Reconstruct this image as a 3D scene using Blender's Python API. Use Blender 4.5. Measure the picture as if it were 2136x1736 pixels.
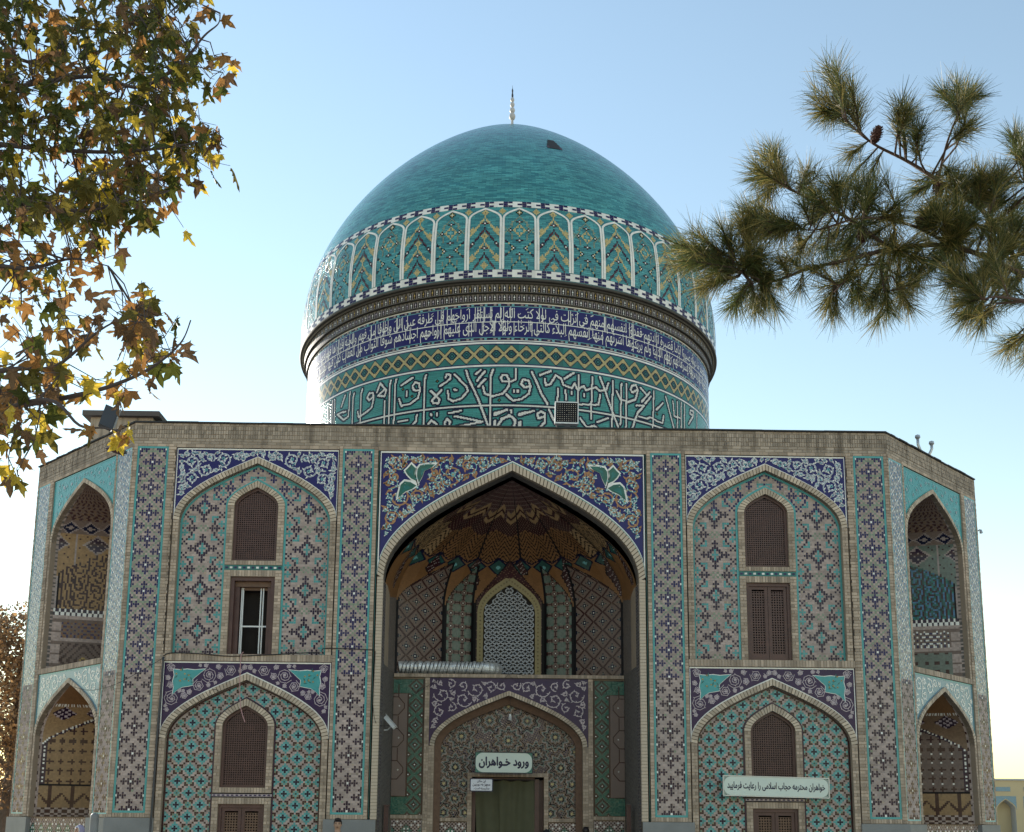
import bpy, math, random
import numpy as np
from mathutils import Vector, Matrix

random.seed(7)
scene = bpy.context.scene
for o in list(bpy.data.objects):
    bpy.data.objects.remove(o)

# ------------------------------------------------------------------ camera, sky, sun, exposure
CAM = Vector((-0.3813, -23.1966, 1.60))
YAW, PITCH, ROLL, FPX = 0.01712, 0.18386, 0.00847, 2375.96
PX0, PY0 = 1068.0, 1268.0                      # principal point in a 2136 x 1736 frame (the photo is an off-centre crop)
_R0 = Vector((math.cos(YAW), -math.sin(YAW), 0)); _F0 = Vector((math.sin(YAW), math.cos(YAW), 0)); _Z = Vector((0, 0, 1))
CF = _F0 * math.cos(PITCH) + _Z * math.sin(PITCH)
_U = _F0 * -math.sin(PITCH) + _Z * math.cos(PITCH)
CR = _R0 * math.cos(ROLL) + _U * math.sin(ROLL)
CU = _R0 * -math.sin(ROLL) + _U * math.cos(ROLL)
cd = bpy.data.cameras.new('camera')
cam = bpy.data.objects.new('camera', cd)
scene.collection.objects.link(cam)
cam.matrix_world = Matrix(((CR.x, CU.x, -CF.x, CAM.x), (CR.y, CU.y, -CF.y, CAM.y), (CR.z, CU.z, -CF.z, CAM.z), (0, 0, 0, 1)))
cd.sensor_width = 36.0
cd.lens = FPX / 2136 * 36
cd.shift_y = 400 / 2136
cd.clip_start = 0.1
cd.clip_end = 3000
scene.camera = cam

SUN_AZ, SUN_EL = math.radians(-39), math.radians(17)      # azimuth from +Y (towards the building), negative = left
SUNDIR = Vector((math.sin(SUN_AZ) * math.cos(SUN_EL), math.cos(SUN_AZ) * math.cos(SUN_EL), math.sin(SUN_EL)))
w = bpy.data.worlds.new('World'); scene.world = w; w.use_nodes = True
nt = w.node_tree; nt.nodes.clear()
sky = nt.nodes.new('ShaderNodeTexSky'); sky.sky_type = 'NISHITA'; sky.sun_disc = False
sky.sun_elevation = SUN_EL; sky.sun_rotation = SUN_AZ
sky.altitude = 950; sky.air_density = 1.55; sky.dust_density = 0.05; sky.ozone_density = 0.5
bg = nt.nodes.new('ShaderNodeBackground'); bg.inputs[1].default_value = 0.12
wo = nt.nodes.new('ShaderNodeOutputWorld')
nt.links.new(sky.outputs[0], bg.inputs[0]); nt.links.new(bg.outputs[0], wo.inputs[0])
sl = bpy.data.lights.new('sun', 'SUN'); sl.energy = 3.5; sl.angle = math.radians(0.5); sl.color = (1.0, 0.93, 0.82)
sun = bpy.data.objects.new('sun', sl); scene.collection.objects.link(sun)
sun.rotation_euler = (-SUNDIR).to_track_quat('-Z', 'Y').to_euler(); sun.location = (-30, 20, 30)
scene.view_settings.view_transform = 'Standard'; scene.view_settings.look = 'None'
scene.view_settings.exposure = 1.08; scene.view_settings.gamma = 1.0
scene.view_settings.use_curve_mapping = False

def ray(u, v):
    """direction through a point of the 2136 x 1736 frame"""
    return CF + CR * ((u - PX0) / FPX) - CU * ((v - PY0) / FPX)
def at(u, v, d):
    """world point at depth d metres in front of the lens"""
    return CAM + ray(u, v) * d
def atY(u, v, Y):
    r = ray(u, v); return CAM + r * ((Y - CAM.y) / r.y)

# ------------------------------------------------------------------ materials
MAT = {}
def mat(name, col, rough=0.7, var=0.15, nvar=0.15, nscale=3.0, spec=0.4, bump=0.0, bscale=60, metal=0.0,
        transl=0.0, dust=0.0, streak=0.0):
    m = bpy.data.materials.new(name); m.use_nodes = True
    t = m.node_tree; N = t.nodes; L = t.links
    b = N['Principled BSDF']; out = N['Material Output']
    b.inputs['Roughness'].default_value = rough
    b.inputs['Specular IOR Level'].default_value = spec
    b.inputs['Metallic'].default_value = metal
    geo = N.new('ShaderNodeNewGeometry')
    tc = N.new('ShaderNodeTexCoord')
    nz = N.new('ShaderNodeTexNoise'); nz.inputs['Scale'].default_value = nscale; nz.inputs['Detail'].default_value = 6
    L.new(tc.outputs['Object'], nz.inputs['Vector'])
    m1 = N.new('ShaderNodeMath'); m1.operation = 'MULTIPLY_ADD'
    L.new(geo.outputs['Random Per Island'], m1.inputs[0]); m1.inputs[1].default_value = 2 * var; m1.inputs[2].default_value = 1 - var
    m2 = N.new('ShaderNodeMath'); m2.operation = 'MULTIPLY_ADD'
    L.new(nz.outputs['Fac'], m2.inputs[0]); m2.inputs[1].default_value = 3 * nvar; m2.inputs[2].default_value = 1 - 1.5 * nvar
    m3 = N.new('ShaderNodeMath'); m3.operation = 'MULTIPLY'; L.new(m1.outputs[0], m3.inputs[0]); L.new(m2.outputs[0], m3.inputs[1])
    sc = N.new('ShaderNodeVectorMath'); sc.operation = 'SCALE'
    sc.inputs[0].default_value = col[:3]; L.new(m3.outputs[0], sc.inputs['Scale'])
    csock = sc.outputs[0]
    if dust > 0:
        n2 = N.new('ShaderNodeTexNoise'); n2.inputs['Scale'].default_value = 0.9; n2.inputs['Detail'].default_value = 8; n2.inputs['Roughness'].default_value = 0.7
        L.new(tc.outputs['Object'], n2.inputs['Vector'])
        rp = N.new('ShaderNodeMapRange'); rp.inputs[1].default_value = 0.42; rp.inputs[2].default_value = 0.75; rp.inputs[4].default_value = dust
        L.new(n2.outputs['Fac'], rp.inputs[0])
        mx = N.new('ShaderNodeMix'); mx.data_type = 'RGBA'
        L.new(rp.outputs[0], mx.inputs[0]); L.new(csock, mx.inputs[6]); mx.inputs[7].default_value = (0.30, 0.25, 0.20, 1)
        csock = mx.outputs[2]
    if streak > 0:                       # rain streaks running down
        mp = N.new('ShaderNodeMapping'); mp.inputs['Scale'].default_value = (5.5, 5.5, 0.5); L.new(tc.outputs['Object'], mp.inputs[0])
        n4 = N.new('ShaderNodeTexNoise'); n4.inputs['Scale'].default_value = 1.0; n4.inputs['Detail'].default_value = 5; L.new(mp.outputs[0], n4.inputs['Vector'])
        rs = N.new('ShaderNodeMapRange'); rs.inputs[1].default_value = 0.48; rs.inputs[2].default_value = 0.70; rs.inputs[3].default_value = 1.0; rs.inputs[4].default_value = 1 - streak; L.new(n4.outputs['Fac'], rs.inputs[0])
        s2 = N.new('ShaderNodeVectorMath'); s2.operation = 'SCALE'; L.new(csock, s2.inputs[0]); L.new(rs.outputs[0], s2.inputs['Scale']); csock = s2.outputs[0]
    L.new(csock, b.inputs['Base Color'])
    if bump > 0:
        n3 = N.new('ShaderNodeTexNoise'); n3.inputs['Scale'].default_value = bscale; n3.inputs['Detail'].default_value = 4
        L.new(tc.outputs['Object'], n3.inputs['Vector'])
        bp = N.new('ShaderNodeBump'); bp.inputs['Strength'].default_value = bump; bp.inputs['Distance'].default_value = 0.01
        L.new(n3.outputs['Fac'], bp.inputs['Height']); L.new(bp.outputs[0], b.inputs['Normal'])
    if transl > 0:
        tr = N.new('ShaderNodeBsdfTranslucent'); L.new(csock, tr.inputs['Color'])
        ms = N.new('ShaderNodeMixShader'); ms.inputs[0].default_value = transl
        L.new(b.outputs[0], ms.inputs[1]); L.new(tr.outputs[0], ms.inputs[2]); L.new(ms.outputs[0], out.inputs['Surface'])
    MAT[name] = m
    return m
G = dict(rough=0.22, spec=0.2, var=0.18, nvar=0.10, dust=0.18)
mat('brick', (0.43, 0.335, 0.26), 0.9, 0.26, 0.2, 2.0, 0.2, 0.5, 90, streak=0.3)
mat('brick_light', (0.50, 0.405, 0.315), 0.9, 0.25, 0.12, 2.0, 0.2, 0.5, 90)
mat('mortar_dark', (0.12, 0.088, 0.062), 0.95, 0, 0.12, 4, 0.1)
mat('navy', (0.007, 0.008, 0.030), rough=0.25, spec=0.2, var=0.2, nvar=0.08)
mat('brick_pink', (0.40, 0.315, 0.285), 0.85, 0.2, 0.2, 1.3, 0.25, 0.3, 90)
mat('brick_grey', (0.37, 0.30, 0.24), 0.9, 0.25, 0.25, 1.2, 0.2, 0.5, 60, streak=0.6)
mat('brick_dark', (0.10, 0.085, 0.08), 0.8, 0.3, 0.15, 3, 0.3)
mat('mortar', (0.30, 0.235, 0.18), 0.95, 0, 0.12, 4, 0.1, 0.4, 80)
mat('mortar_light', (0.50, 0.42, 0.40), 0.9, 0, 0.12, 4, 0.15)
mat('cobalt', (0.016, 0.012, 0.075), **G)
mat('cobalt_flat', (0.017, 0.014, 0.110), rough=0.22, spec=0.2, var=0.0, nvar=0.12, nscale=9, dust=0.06)
mat('plum', (0.022, 0.008, 0.030), **G)
mat('plum_flat', (0.030, 0.012, 0.060), rough=0.25, spec=0.2, var=0.0, nvar=0.15, nscale=9, dust=0.06)
mat('maroon', (0.035, 0.009, 0.012), **G)
mat('maroon_flat', (0.050, 0.014, 0.016), rough=0.4, spec=0.4, var=0.0, nvar=0.2, nscale=9)
mat('turquoise', (0.075, 0.30, 0.30), **G)
mat('turq_flat', (0.055, 0.30, 0.31), rough=0.24, spec=0.25, var=0.0, nvar=0.15, nscale=9, dust=0.06)
mat('turq_pale', (0.16, 0.40, 0.42), rough=0.24, spec=0.25, var=0.1, nvar=0.12, nscale=9)
mat('teal', (0.025, 0.15, 0.14), **G)
mat('teal_dark', (0.018, 0.075, 0.07), **G)
mat('green', (0.030, 0.125, 0.095), **G)
mat('green_grey', (0.22, 0.26, 0.19), **G)
mat('blue_mid', (0.07, 0.17, 0.30), **G)
mat('white', (0.76, 0.74, 0.70), rough=0.25, spec=0.2, var=0.1, nvar=0.06, dust=0.1)
mat('lilac', (0.42, 0.34, 0.38), rough=0.3, spec=0.5, var=0.12, nvar=0.08)
mat('ochre', (0.44, 0.30, 0.09), **G)
mat('yellow', (0.50, 0.40, 0.19), **G)
mat('orange', (0.20, 0.095, 0.035), rough=0.5, var=0.12, nvar=0.15, nscale=5)
mat('tan', (0.30, 0.19, 0.095), rough=0.6, var=0.15, nvar=0.15, nscale=5)
mat('orange_line', (0.34, 0.16, 0.06), rough=0.3, var=0.1, nvar=0.1)
mat('black', (0.010, 0.009, 0.011), rough=0.5, spec=0.12, var=0.1, nvar=0.1)
mat('maroon_red', (0.085, 0.020, 0.026), **G)
mat('tile_sheen', (0.27, 0.26, 0.25), rough=0.18, spec=0.6, var=0.2, nvar=0.1)  # silvery base colour stands in for the glancing sky sheen on the glaze
mat('stone', (0.20, 0.20, 0.20), rough=0.55, var=0.08, nvar=0.22, nscale=2.2, bump=0.2, bscale=30)
mat('wood', (0.085, 0.040, 0.034), rough=0.45, var=0.1, nvar=0.25, nscale=5, spec=0.4)
mat('wood_light', (0.15, 0.085, 0.055), rough=0.6, var=0.1, nvar=0.25, nscale=6)
mat('unlit_interior', (0.018, 0.014, 0.012), rough=0.9, var=0, nvar=0.2)  # near-black colour paints in the shade of unlit rooms
mat('plaster', (0.33, 0.34, 0.37), rough=0.6, var=0, nvar=0.1)
mat('gold_trim', (0.21, 0.16, 0.06), rough=0.4, var=0, nvar=0.2)
mat('metal', (0.45, 0.46, 0.47), rough=0.4, var=0, nvar=0.1, metal=0.6)
mat('metal_dark', (0.04, 0.042, 0.05), rough=0.45, var=0, nvar=0.15)
mat('foil', (0.62, 0.62, 0.62), rough=0.42, var=0.1, nvar=0.15, nscale=14, metal=0.6, bump=0.9, bscale=40)
mat('bitumen', (0.035, 0.034, 0.036), rough=0.8, var=0, nvar=0.2)
mat('pvc', (0.70, 0.70, 0.70), rough=0.35, var=0, nvar=0.05)
mat('cable', (0.02, 0.017, 0.017), rough=0.5, var=0, nvar=0.1)
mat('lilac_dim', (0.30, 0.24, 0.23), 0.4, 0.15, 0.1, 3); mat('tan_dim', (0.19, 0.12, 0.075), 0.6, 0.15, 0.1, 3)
mat('cable_pink', (0.45, 0.25, 0.25), rough=0.5, var=0, nvar=0.1)

# ------------------------------------------------------------------ object helpers
COL = scene.collection
def attach(o, p):
    if p is not None:
        o.parent = p
        o.matrix_parent_inverse = p.matrix_basis.inverted()
def empty(name, loc=(0, 0, 0), parent=None):
    o = bpy.data.objects.new(name, None); COL.objects.link(o)
    o.empty_display_size = 0.2
    o.matrix_basis = Matrix.Translation(Vector(loc)); attach(o, parent)
    return o
def tag(o, label=None, cat=None, group=None, kind=None):
    if label: o['label'] = label
    if cat: o['category'] = cat
    if group: o['group'] = group
    if kind: o['kind'] = kind
    return o
I4 = Matrix.Identity(4)

class MB:
    """collects faces, builds ONE mesh object"""
    def __init__(self): self.v = []; self.f = []; self.m = []; self.names = []
    def mi(self, mname):
        if mname not in self.names: self.names.append(mname)
        return self.names.index(mname)
    def face(self, pts, m):
        n = len(self.v); self.v.extend(tuple(p) for p in pts); self.f.append(tuple(range(n, n + len(pts)))); self.m.append(self.mi(m))
    def shared(self, pts, faces, m):
        n = len(self.v); self.v.extend(tuple(p) for p in pts); k = self.mi(m)
        for f in faces: self.f.append(tuple(i + n for i in f)); self.m.append(k)
    def box(self, x0, x1, y0, y1, z0, z1, m):
        P = [(x0, y0, z0), (x1, y0, z0), (x1, y1, z0), (x0, y1, z0), (x0, y0, z1), (x1, y0, z1), (x1, y1, z1), (x0, y1, z1)]
        self.shared(P, [(0, 1, 5, 4), (1, 2, 6, 5), (2, 3, 7, 6), (3, 0, 4, 7), (4, 5, 6, 7), (3, 2, 1, 0)], m)
    def hexa(self, P, m):
        """8 corners, bottom ring then top ring"""
        self.shared(P, [(0, 1, 5, 4), (1, 2, 6, 5), (2, 3, 7, 6), (3, 0, 4, 7), (4, 5, 6, 7), (3, 2, 1, 0)], m)
    def brickface(self, x0, x1, z0, z1, y, d, m):
        """front and four sides of a brick standing d proud of y"""
        P = [(x0, y - d, z0), (x1, y - d, z0), (x1, y - d, z1), (x0, y - d, z1), (x0, y + .004, z0), (x1, y + .004, z0), (x1, y + .004, z1), (x0, y + .004, z1)]
        self.shared(P, [(0, 1, 2, 3), (0, 4, 5, 1), (1, 5, 6, 2), (2, 6, 7, 3), (3, 7, 4, 0)], m)
    def prism(self, poly, y0, y1, m, back=False):
        """polygon in (x,z), front at y0, extruded to y1"""
        n = len(poly)
        P = [(x, y0, z) for x, z in poly] + [(x, y1, z) for x, z in poly]
        F = [tuple(range(n))] + [(i, (i + 1) % n, n + (i + 1) % n, n + i) for i in range(n)]
        if back: F.append(tuple(range(2 * n - 1, n - 1, -1)))
        self.shared(P, F, m)
    def ribbon(self, pts, w, y, m, closed=False):
        """flat ribbon along 2-D (x,z) points at depth y"""
        P = [Vector((p[0], p[1])) for p in pts]; n = len(P)
        Lp, Rp = [], []
        for i in range(n):
            a = P[(i - 1) % n] if (i > 0 or closed) else P[i]; b = P[(i + 1) % n] if (i < n - 1 or closed) else P[i]
            t = (b - a)
            if t.length < 1e-9: t = Vector((1, 0))
            t.normalize(); nn = Vector((-t.y, t.x)) * (w / 2)
            if 0 < i < n - 1 or closed:
                d1 = (P[i] - a); d2 = (b - P[i])
                if d1.length > 1e-9 and d2.length > 1e-9:
                    c = max(0.5, math.sqrt(max(0.0, (1 + d1.normalized().dot(d2.normalized())) / 2))); nn = nn / c
            Lp.append(P[i] + nn); Rp.append(P[i] - nn)
        V = [(p.x, y, p.y) for p in Lp] + [(p.x, y, p.y) for p in Rp]
        F = [(n + i, n + i + 1, i + 1, i) for i in range(n - 1)]
        if closed: F.append((2 * n - 1, n, 0, n - 1))
        self.shared(V, F, m)
    def tube(self, pts, r, m, seg=8, cap=True):
        P = [Vector(p) for p in pts]; n = len(P)
        R = r if isinstance(r, (list, tuple)) else [r] * n
        V = []; up = Vector((0, 0, 1)); prev = None
        for i in range(n):
            t = (P[min(i + 1, n - 1)] - P[max(i - 1, 0)])
            t = t.normalized() if t.length > 1e-9 else Vector((0, 0, 1))
            if prev is None:
                a = t.cross(up) if abs(t.dot(up)) < 0.95 else t.cross(Vector((1, 0, 0)))
            else:
                a = prev - t * prev.dot(t)
                if a.length < 1e-6: a = t.cross(up)
            a.normalize(); prev = a; b = t.cross(a)
            for k in range(seg):
                an = 2 * math.pi * k / seg
                V.append(P[i] + (a * math.cos(an) + b * math.sin(an)) * R[i])
        F = []
        for i in range(n - 1):
            for k in range(seg):
                k2 = (k + 1) % seg
                F.append((i * seg + k, i * seg + k2, (i + 1) * seg + k2, (i + 1) * seg + k))
        if cap: F += [tuple(range(seg))[::-1], tuple((n - 1) * seg + k for k in range(seg))]
        self.shared(V, F, m)
    def lathe(self, prof, m, seg=32, cx=0, cy=0):
        n = len(prof); V = []
        for r, z in prof:
            for k in range(seg):
                an = 2 * math.pi * k / seg; V.append((cx + r * math.cos(an), cy + r * math.sin(an), z))
        F = [(i * seg + k, i * seg + (k + 1) % seg, (i + 1) * seg + (k + 1) % seg, (i + 1) * seg + k) for i in range(n - 1) for k in range(seg)]
        self.shared(V, F, m)
    def mapped(self, fn):
        self.v = [tuple(fn(p)) for p in self.v]; return self
    def build(self, name, parent=None, F=None, smooth=False, kind=None):
        me = bpy.data.meshes.new(name)
        me.from_pydata(self.v, [], self.f)
        for n in self.names: me.materials.append(MAT[n])
        me.polygons.foreach_set('material_index', self.m)
        if smooth: me.polygons.foreach_set('use_smooth', [True] * len(self.f))
        me.update()
        o = bpy.data.objects.new(name, me); COL.objects.link(o)
        if F is not None: o.matrix_basis = F
        attach(o, parent)
        if kind: o['kind'] = kind
        return o

def quads_obj(name, quads, keys, parent=None, F=None, kind=None):
    """quads: list of 4 xyz corners; keys: material names"""
    q = np.asarray(quads, dtype=np.float32).reshape(-1, 3); n = len(keys)
    names = sorted(set(keys)); ix = {k: i for i, k in enumerate(names)}
    me = bpy.data.meshes.new(name)
    me.vertices.add(4 * n); me.vertices.foreach_set('co', q.ravel())
    me.loops.add(4 * n); me.loops.foreach_set('vertex_index', np.arange(4 * n, dtype=np.int32))
    me.polygons.add(n); me.polygons.foreach_set('loop_start', np.arange(0, 4 * n, 4, dtype=np.int32))
    for k in names: me.materials.append(MAT[k])
    me.polygons.foreach_set('material_index', np.array([ix[k] for k in keys], dtype=np.int32))
    me.update(calc_edges=True); me.validate()
    o = bpy.data.objects.new(name, me); COL.objects.link(o)
    if F is not None: o.matrix_basis = F
    attach(o, parent)
    if kind: o['kind'] = kind
    return o

# ------------------------------------------------------------------ four-centred arch
def arch(a, zs, za, n=20, cx=0.0):
    """points from the right spring over the apex to the left spring, evenly spaced along the curve"""
    r = za - zs; ts = np.linspace(0, 1, 200)
    P = [(a, 0), (a, .42 * r), (.545 * a, .69 * r), (0, r)]
    x = sum(c * p[0] for c, p in zip(((1 - ts) ** 3, 3 * ts * (1 - ts) ** 2, 3 * ts ** 2 * (1 - ts), ts ** 3), P))
    z = sum(c * p[1] for c, p in zip(((1 - ts) ** 3, 3 * ts * (1 - ts) ** 2, 3 * ts ** 2 * (1 - ts), ts ** 3), P))
    s = np.concatenate([[0], np.cumsum(np.hypot(np.diff(x), np.diff(z)))])
    q = np.linspace(0, s[-1], n + 1); xx = np.interp(q, s, x); zz = np.interp(q, s, z)
    right = [(cx + u, zs + v) for u, v in zip(xx, zz)]
    return right + [(cx - u, zs + v) for u, v in zip(xx[::-1][1:], zz[::-1][1:])]
def arch_top(a, zs, za):
    p = arch(a, zs, za, 60)[:61]; xs = np.array([q[0] for q in p])[::-1]; zs_ = np.array([q[1] for q in p])[::-1]
    return lambda x: float(np.interp(abs(x), xs, zs_)) if abs(x) <= a else -1e9
# ------------------------------------------------------------------ tile mosaics (every tile is its own small face over a mortar bed)
DARK = {'cobalt', 'plum', 'navy', 'maroon', 'white'}
def mosaic(name, parent, F, x0, x1, z0, z1, cw, ch, fn, y, org=(0, 0), clip=None, mortar='mortar_light', gap=0.10, bedrock=True, run=True, gx=None):
    qs, ks = [], []
    rnd = random.Random(hash((round(x0, 2), round(z0, 2))) & 0xffff)
    i0, i1 = math.ceil((x0 - org[0]) / cw - .4), math.floor((x1 - org[0]) / cw + .4)
    j0, j1 = math.ceil((z0 - org[1]) / ch - .4), math.floor((z1 - org[1]) / ch + .4)
    if bedrock:
        qs.append([(x0, y + .006, z0), (x1, y + .006, z0), (x1, y + .006, z1), (x0, y + .006, z1)]); ks.append(mortar)
    for j in range(j0, j1 + 1):
        cz = org[1] + j * ch
        i = i0
        while i <= i1:
            k = fn(i, j); wdt = 1
            if k and k.startswith('brick') and rnd.random() < .05: k = rnd.choice(('brick', 'brick_grey', 'green_grey', 'brick_light'))
            cx = org[0] + i * cw; tall = 1
            if gx and k in DARK:
                lo = j
                while lo > j0 and fn(i, lo - 1) == k: lo -= 1
                if (j - lo) % 2 == 1: i += 1; continue
                if j < j1 and fn(i, j + 1) == k and (clip is None or clip(cx, cz + ch)): tall = 2
            if k and run and k.startswith('brick') and (i + j) % 2 == 0 and i < i1 and fn(i + 1, j) == k: wdt = 2
            if k and (clip is None or clip(cx + (wdt - 1) * cw / 2, cz)):
                g_ = gx if (gx and k in DARK) else gap
                a = max(x0, cx - cw / 2 + g_ * cw / 2); b = min(x1, cx + (wdt - .5) * cw - g_ * cw / 2)
                c = max(z0, cz - ch / 2 + gap * ch / 2); d = min(z1, cz + (tall - .5) * ch - gap * ch / 2)
                if b - a > .15 * cw and d - c > .15 * ch:
                    e = [y + rnd.uniform(-.002, .002) for _ in range(2)]
                    qs.append([(a, e[0], c), (b, e[1], c), (b, e[1], d), (a, e[0], d)]); ks.append(k)
            i += wdt
    return quads_obj(name, qs, ks, parent, F, 'stuff')

# pilaster: cobalt bars and dots round white squares, repeated every 12 courses and shifted by half
def _motif(dx, dy):
    ax, ay = abs(dx), abs(dy)
    if ax == 0 and ay == 0: return 'white'
    if ax == 0 and ay <= 4: return 'cobalt'
    if ax in (1, 3) and ay <= 1: return 'cobalt'
    if ax in (2, 4) and ay == 0: return 'cobalt'
    if ax == 1 and ay == 3: return 'cobalt'
    return None
def pat_pilaster(green):
    def fn(i, j):
        for ci, cj in ((0, 0), (6, 6)):
            dx = (i - ci + 6) % 12 - 6; dy = (j - cj + 6) % 12 - 6
            for d in {dx, -dx if abs(dx) == 6 else dx}:
                m = _motif(d, dy)
                if m: return m if not (m == 'cobalt' and j < 60) else 'plum'
        dx = (i + 6) % 12 - 6; dy = (j + 6) % 12 - 6
        if green and abs(abs(dx) + abs(dy) - 6) == 0 and j > 60: return 'green_grey'
        if green and j > 90 and (i * 7 + j * 3) % 7 == 0: return 'green_grey'
        return 'brick_pink'
    return fn
# upper bays: stars of vertical bars with turquoise hearts and angle brackets
def pat_star(i, j, oi=0, oj=0):
    dx = (i - oi + 8) % 16 - 8; dy = (j - oj + 9) % 18 - 9; ax, ay = abs(dx), abs(dy)
    dk = 'cobalt' if j > 55 else 'plum'
    if ax + ay <= 1 or (ax == 0 and ay == 2): return 'turquoise'
    if (ax == 0 and 3 <= ay <= 6) or (ax == 1 and (ay in (2, 3) or ay == 5)) or (ax == 2 and ay in (1, 2)) or (ax in (3, 5) and ay <= 1) or (ax in (4, 6) and ay == 0): return dk
    if (ax == 4 and 4 <= ay <= 6) or (ay == 4 and 4 <= ax <= 6): return 'turquoise'
    sx = (i - oi) % 16 - 8; sy = (j - oj) % 18 - 9; bx, by = abs(sx), abs(sy)
    if (bx == 0 and 1 <= by <= 3) or (bx == 1 and by == 2): return 'turquoise'
    if (bx == 2 and by <= 1) or (bx in (1, 3) and by == 0) or (bx == 4 and by <= 1) or (bx == 5 and by == 0): return dk
    if (bx == 3 and by in (2, 3)) or (bx == 2 and by in (4, 5)) or (bx == 1 and by == 5) or (bx == 0 and by == 6) or (bx == 1 and by == 7): return dk
    if ax <= 2 and ay >= 8 and (i + j) % 2: return 'green_grey'
    return 'brick_pink'
# lower bays: turquoise lozenges with navy crosses between maroon brackets
def pat_cross(i, j):
    for ci, cj in ((6, 0), (0, 6)):
        dx = (i - ci + 6) % 12 - 6; dy = (j - cj + 6) % 12 - 6; ax, ay = abs(dx), abs(dy)
        if ax <= 2 and ay <= 2 and ax + ay >= 3: return 'maroon'
        if ax <= 1 and ay <= 1: return 'green' if ax + ay == 0 else ('turquoise' if ax + ay < 2 else 'green_grey')
    for ci, cj in ((0, 0), (6, 6)):
        dx = (i - ci + 6) % 12 - 6; dy = (j - cj + 6) % 12 - 6; ax, ay = abs(dx), abs(dy)
        if ax + ay <= 1: return 'navy'
        if ax <= 1 and ay <= 1: return 'turq_pale'
        if ax + ay <= 3: return 'turquoise'
        if ax == 3 and ay == 3: return 'maroon'
    for ci, cj in ((6, 0), (0, 6)):
        dx = (i - ci + 6) % 12 - 6; dy = (j - cj + 6) % 12 - 6; ax, ay = abs(dx), abs(dy)
        if ax <= 2 and ay <= 2 and ax + ay >= 3: return 'maroon'
        if ax <= 1 and ay <= 1: return 'green' if ax + ay < 2 else 'green_grey'
    return 'brick_pink'
def pat_diamond(i, j):
    dx = (i + 8) % 16 - 8; dy = (j + 7) % 14 - 7
    def met(dx, dy): return abs(dx) / 8 + abs(dy) / 7
    m1 = met(dx, dy)
    sx = i % 16 - 8; sy = j % 14 - 7; m2 = met(sx, sy)
    m = min(m1, m2); x, y = (dx, dy) if m1 < m2 else (sx, sy)
    if abs(m1 - m2) < .26: return 'maroon'
    if x == 0 and y == 0: return 'white'
    if abs(x) + abs(y) <= 1 or (abs(x) + abs(y) == 2 and 0 not in (x, y)) or (abs(x) + abs(y) == 3 and 0 in (x, y)): return 'navy'
    if m < .24: return 'teal_dark'
    return 'brick_mauve' if m > .34 else 'teal_grey'
def pat_plus(i, j):
    dx = (i + 5) % 10 - 5; dy = (j + 5) % 10 - 5; ax, ay = abs(dx), abs(dy)
    if ax == 0 and ay == 0: return 'white'
    if ax + ay <= 1: return 'maroon'
    if (ax <= 0 and ay <= 5) or (ay == 0 and ax <= 5): return 'maroon' if (ax + ay) not in (2,) else 'brick_mauve'
    if (ax == 1 and ay == 3) or (ax == 3 and ay == 1): return 'maroon'
    if ax >= 2 and ay >= 2: return 'teal_grey' if (ax + ay) > 5 else 'green_dim'
    return 'brick_mauve'
def pat_greenpanel(i, j):
    for ci, cj in ((0, 0), (5, 8), (-5, 8)):
        dx = i - ci; dy = (j - cj + 8) % 16 - 8; s = abs(dx) + abs(dy)
        if s == 0: return 'white'
        if s <= 2: return 'maroon'
    dx = i; dy = (j + 8) % 16 - 8
    s = abs(dx) + abs(dy)
    if 5 <= s <= 6: return 'maroon'
    if s == 4 or s == 7: return 'green_dim'
    return 'green' if s > 7 else 'teal_green'
def pat_dado(i, j):
    dx = (i + 5) % 10 - 5; dy = (j + 5) % 10 - 5; s = abs(dx) + abs(dy)
    if s == 0: return 'maroon'
    if abs(dx) == abs(dy): return 'white' if abs(dx) % 2 else 'maroon'
    if s <= 3: return 'green'
    return 'brick_pink' if s % 2 else 'maroon'
def pat_diag(i, j):
    d1 = (i + j) % 8; d2 = (i - j) % 8
    if (d1 == 0 and d2 == 0) or (d1 == 4 and d2 == 4): return 'white'
    if d1 == 0 or d2 == 0: return 'white' if (i % 2) else 'lilac'
    if (i + 2 * j) % 5 == 0: return 'blue_mid'
    return 'tile_sheen'
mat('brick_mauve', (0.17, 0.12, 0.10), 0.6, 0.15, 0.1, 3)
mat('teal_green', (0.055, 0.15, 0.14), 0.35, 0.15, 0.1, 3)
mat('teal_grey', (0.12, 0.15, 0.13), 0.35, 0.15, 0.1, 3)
mat('green_dim', (0.06, 0.12, 0.09), 0.35, 0.15, 0.1, 3)

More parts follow.
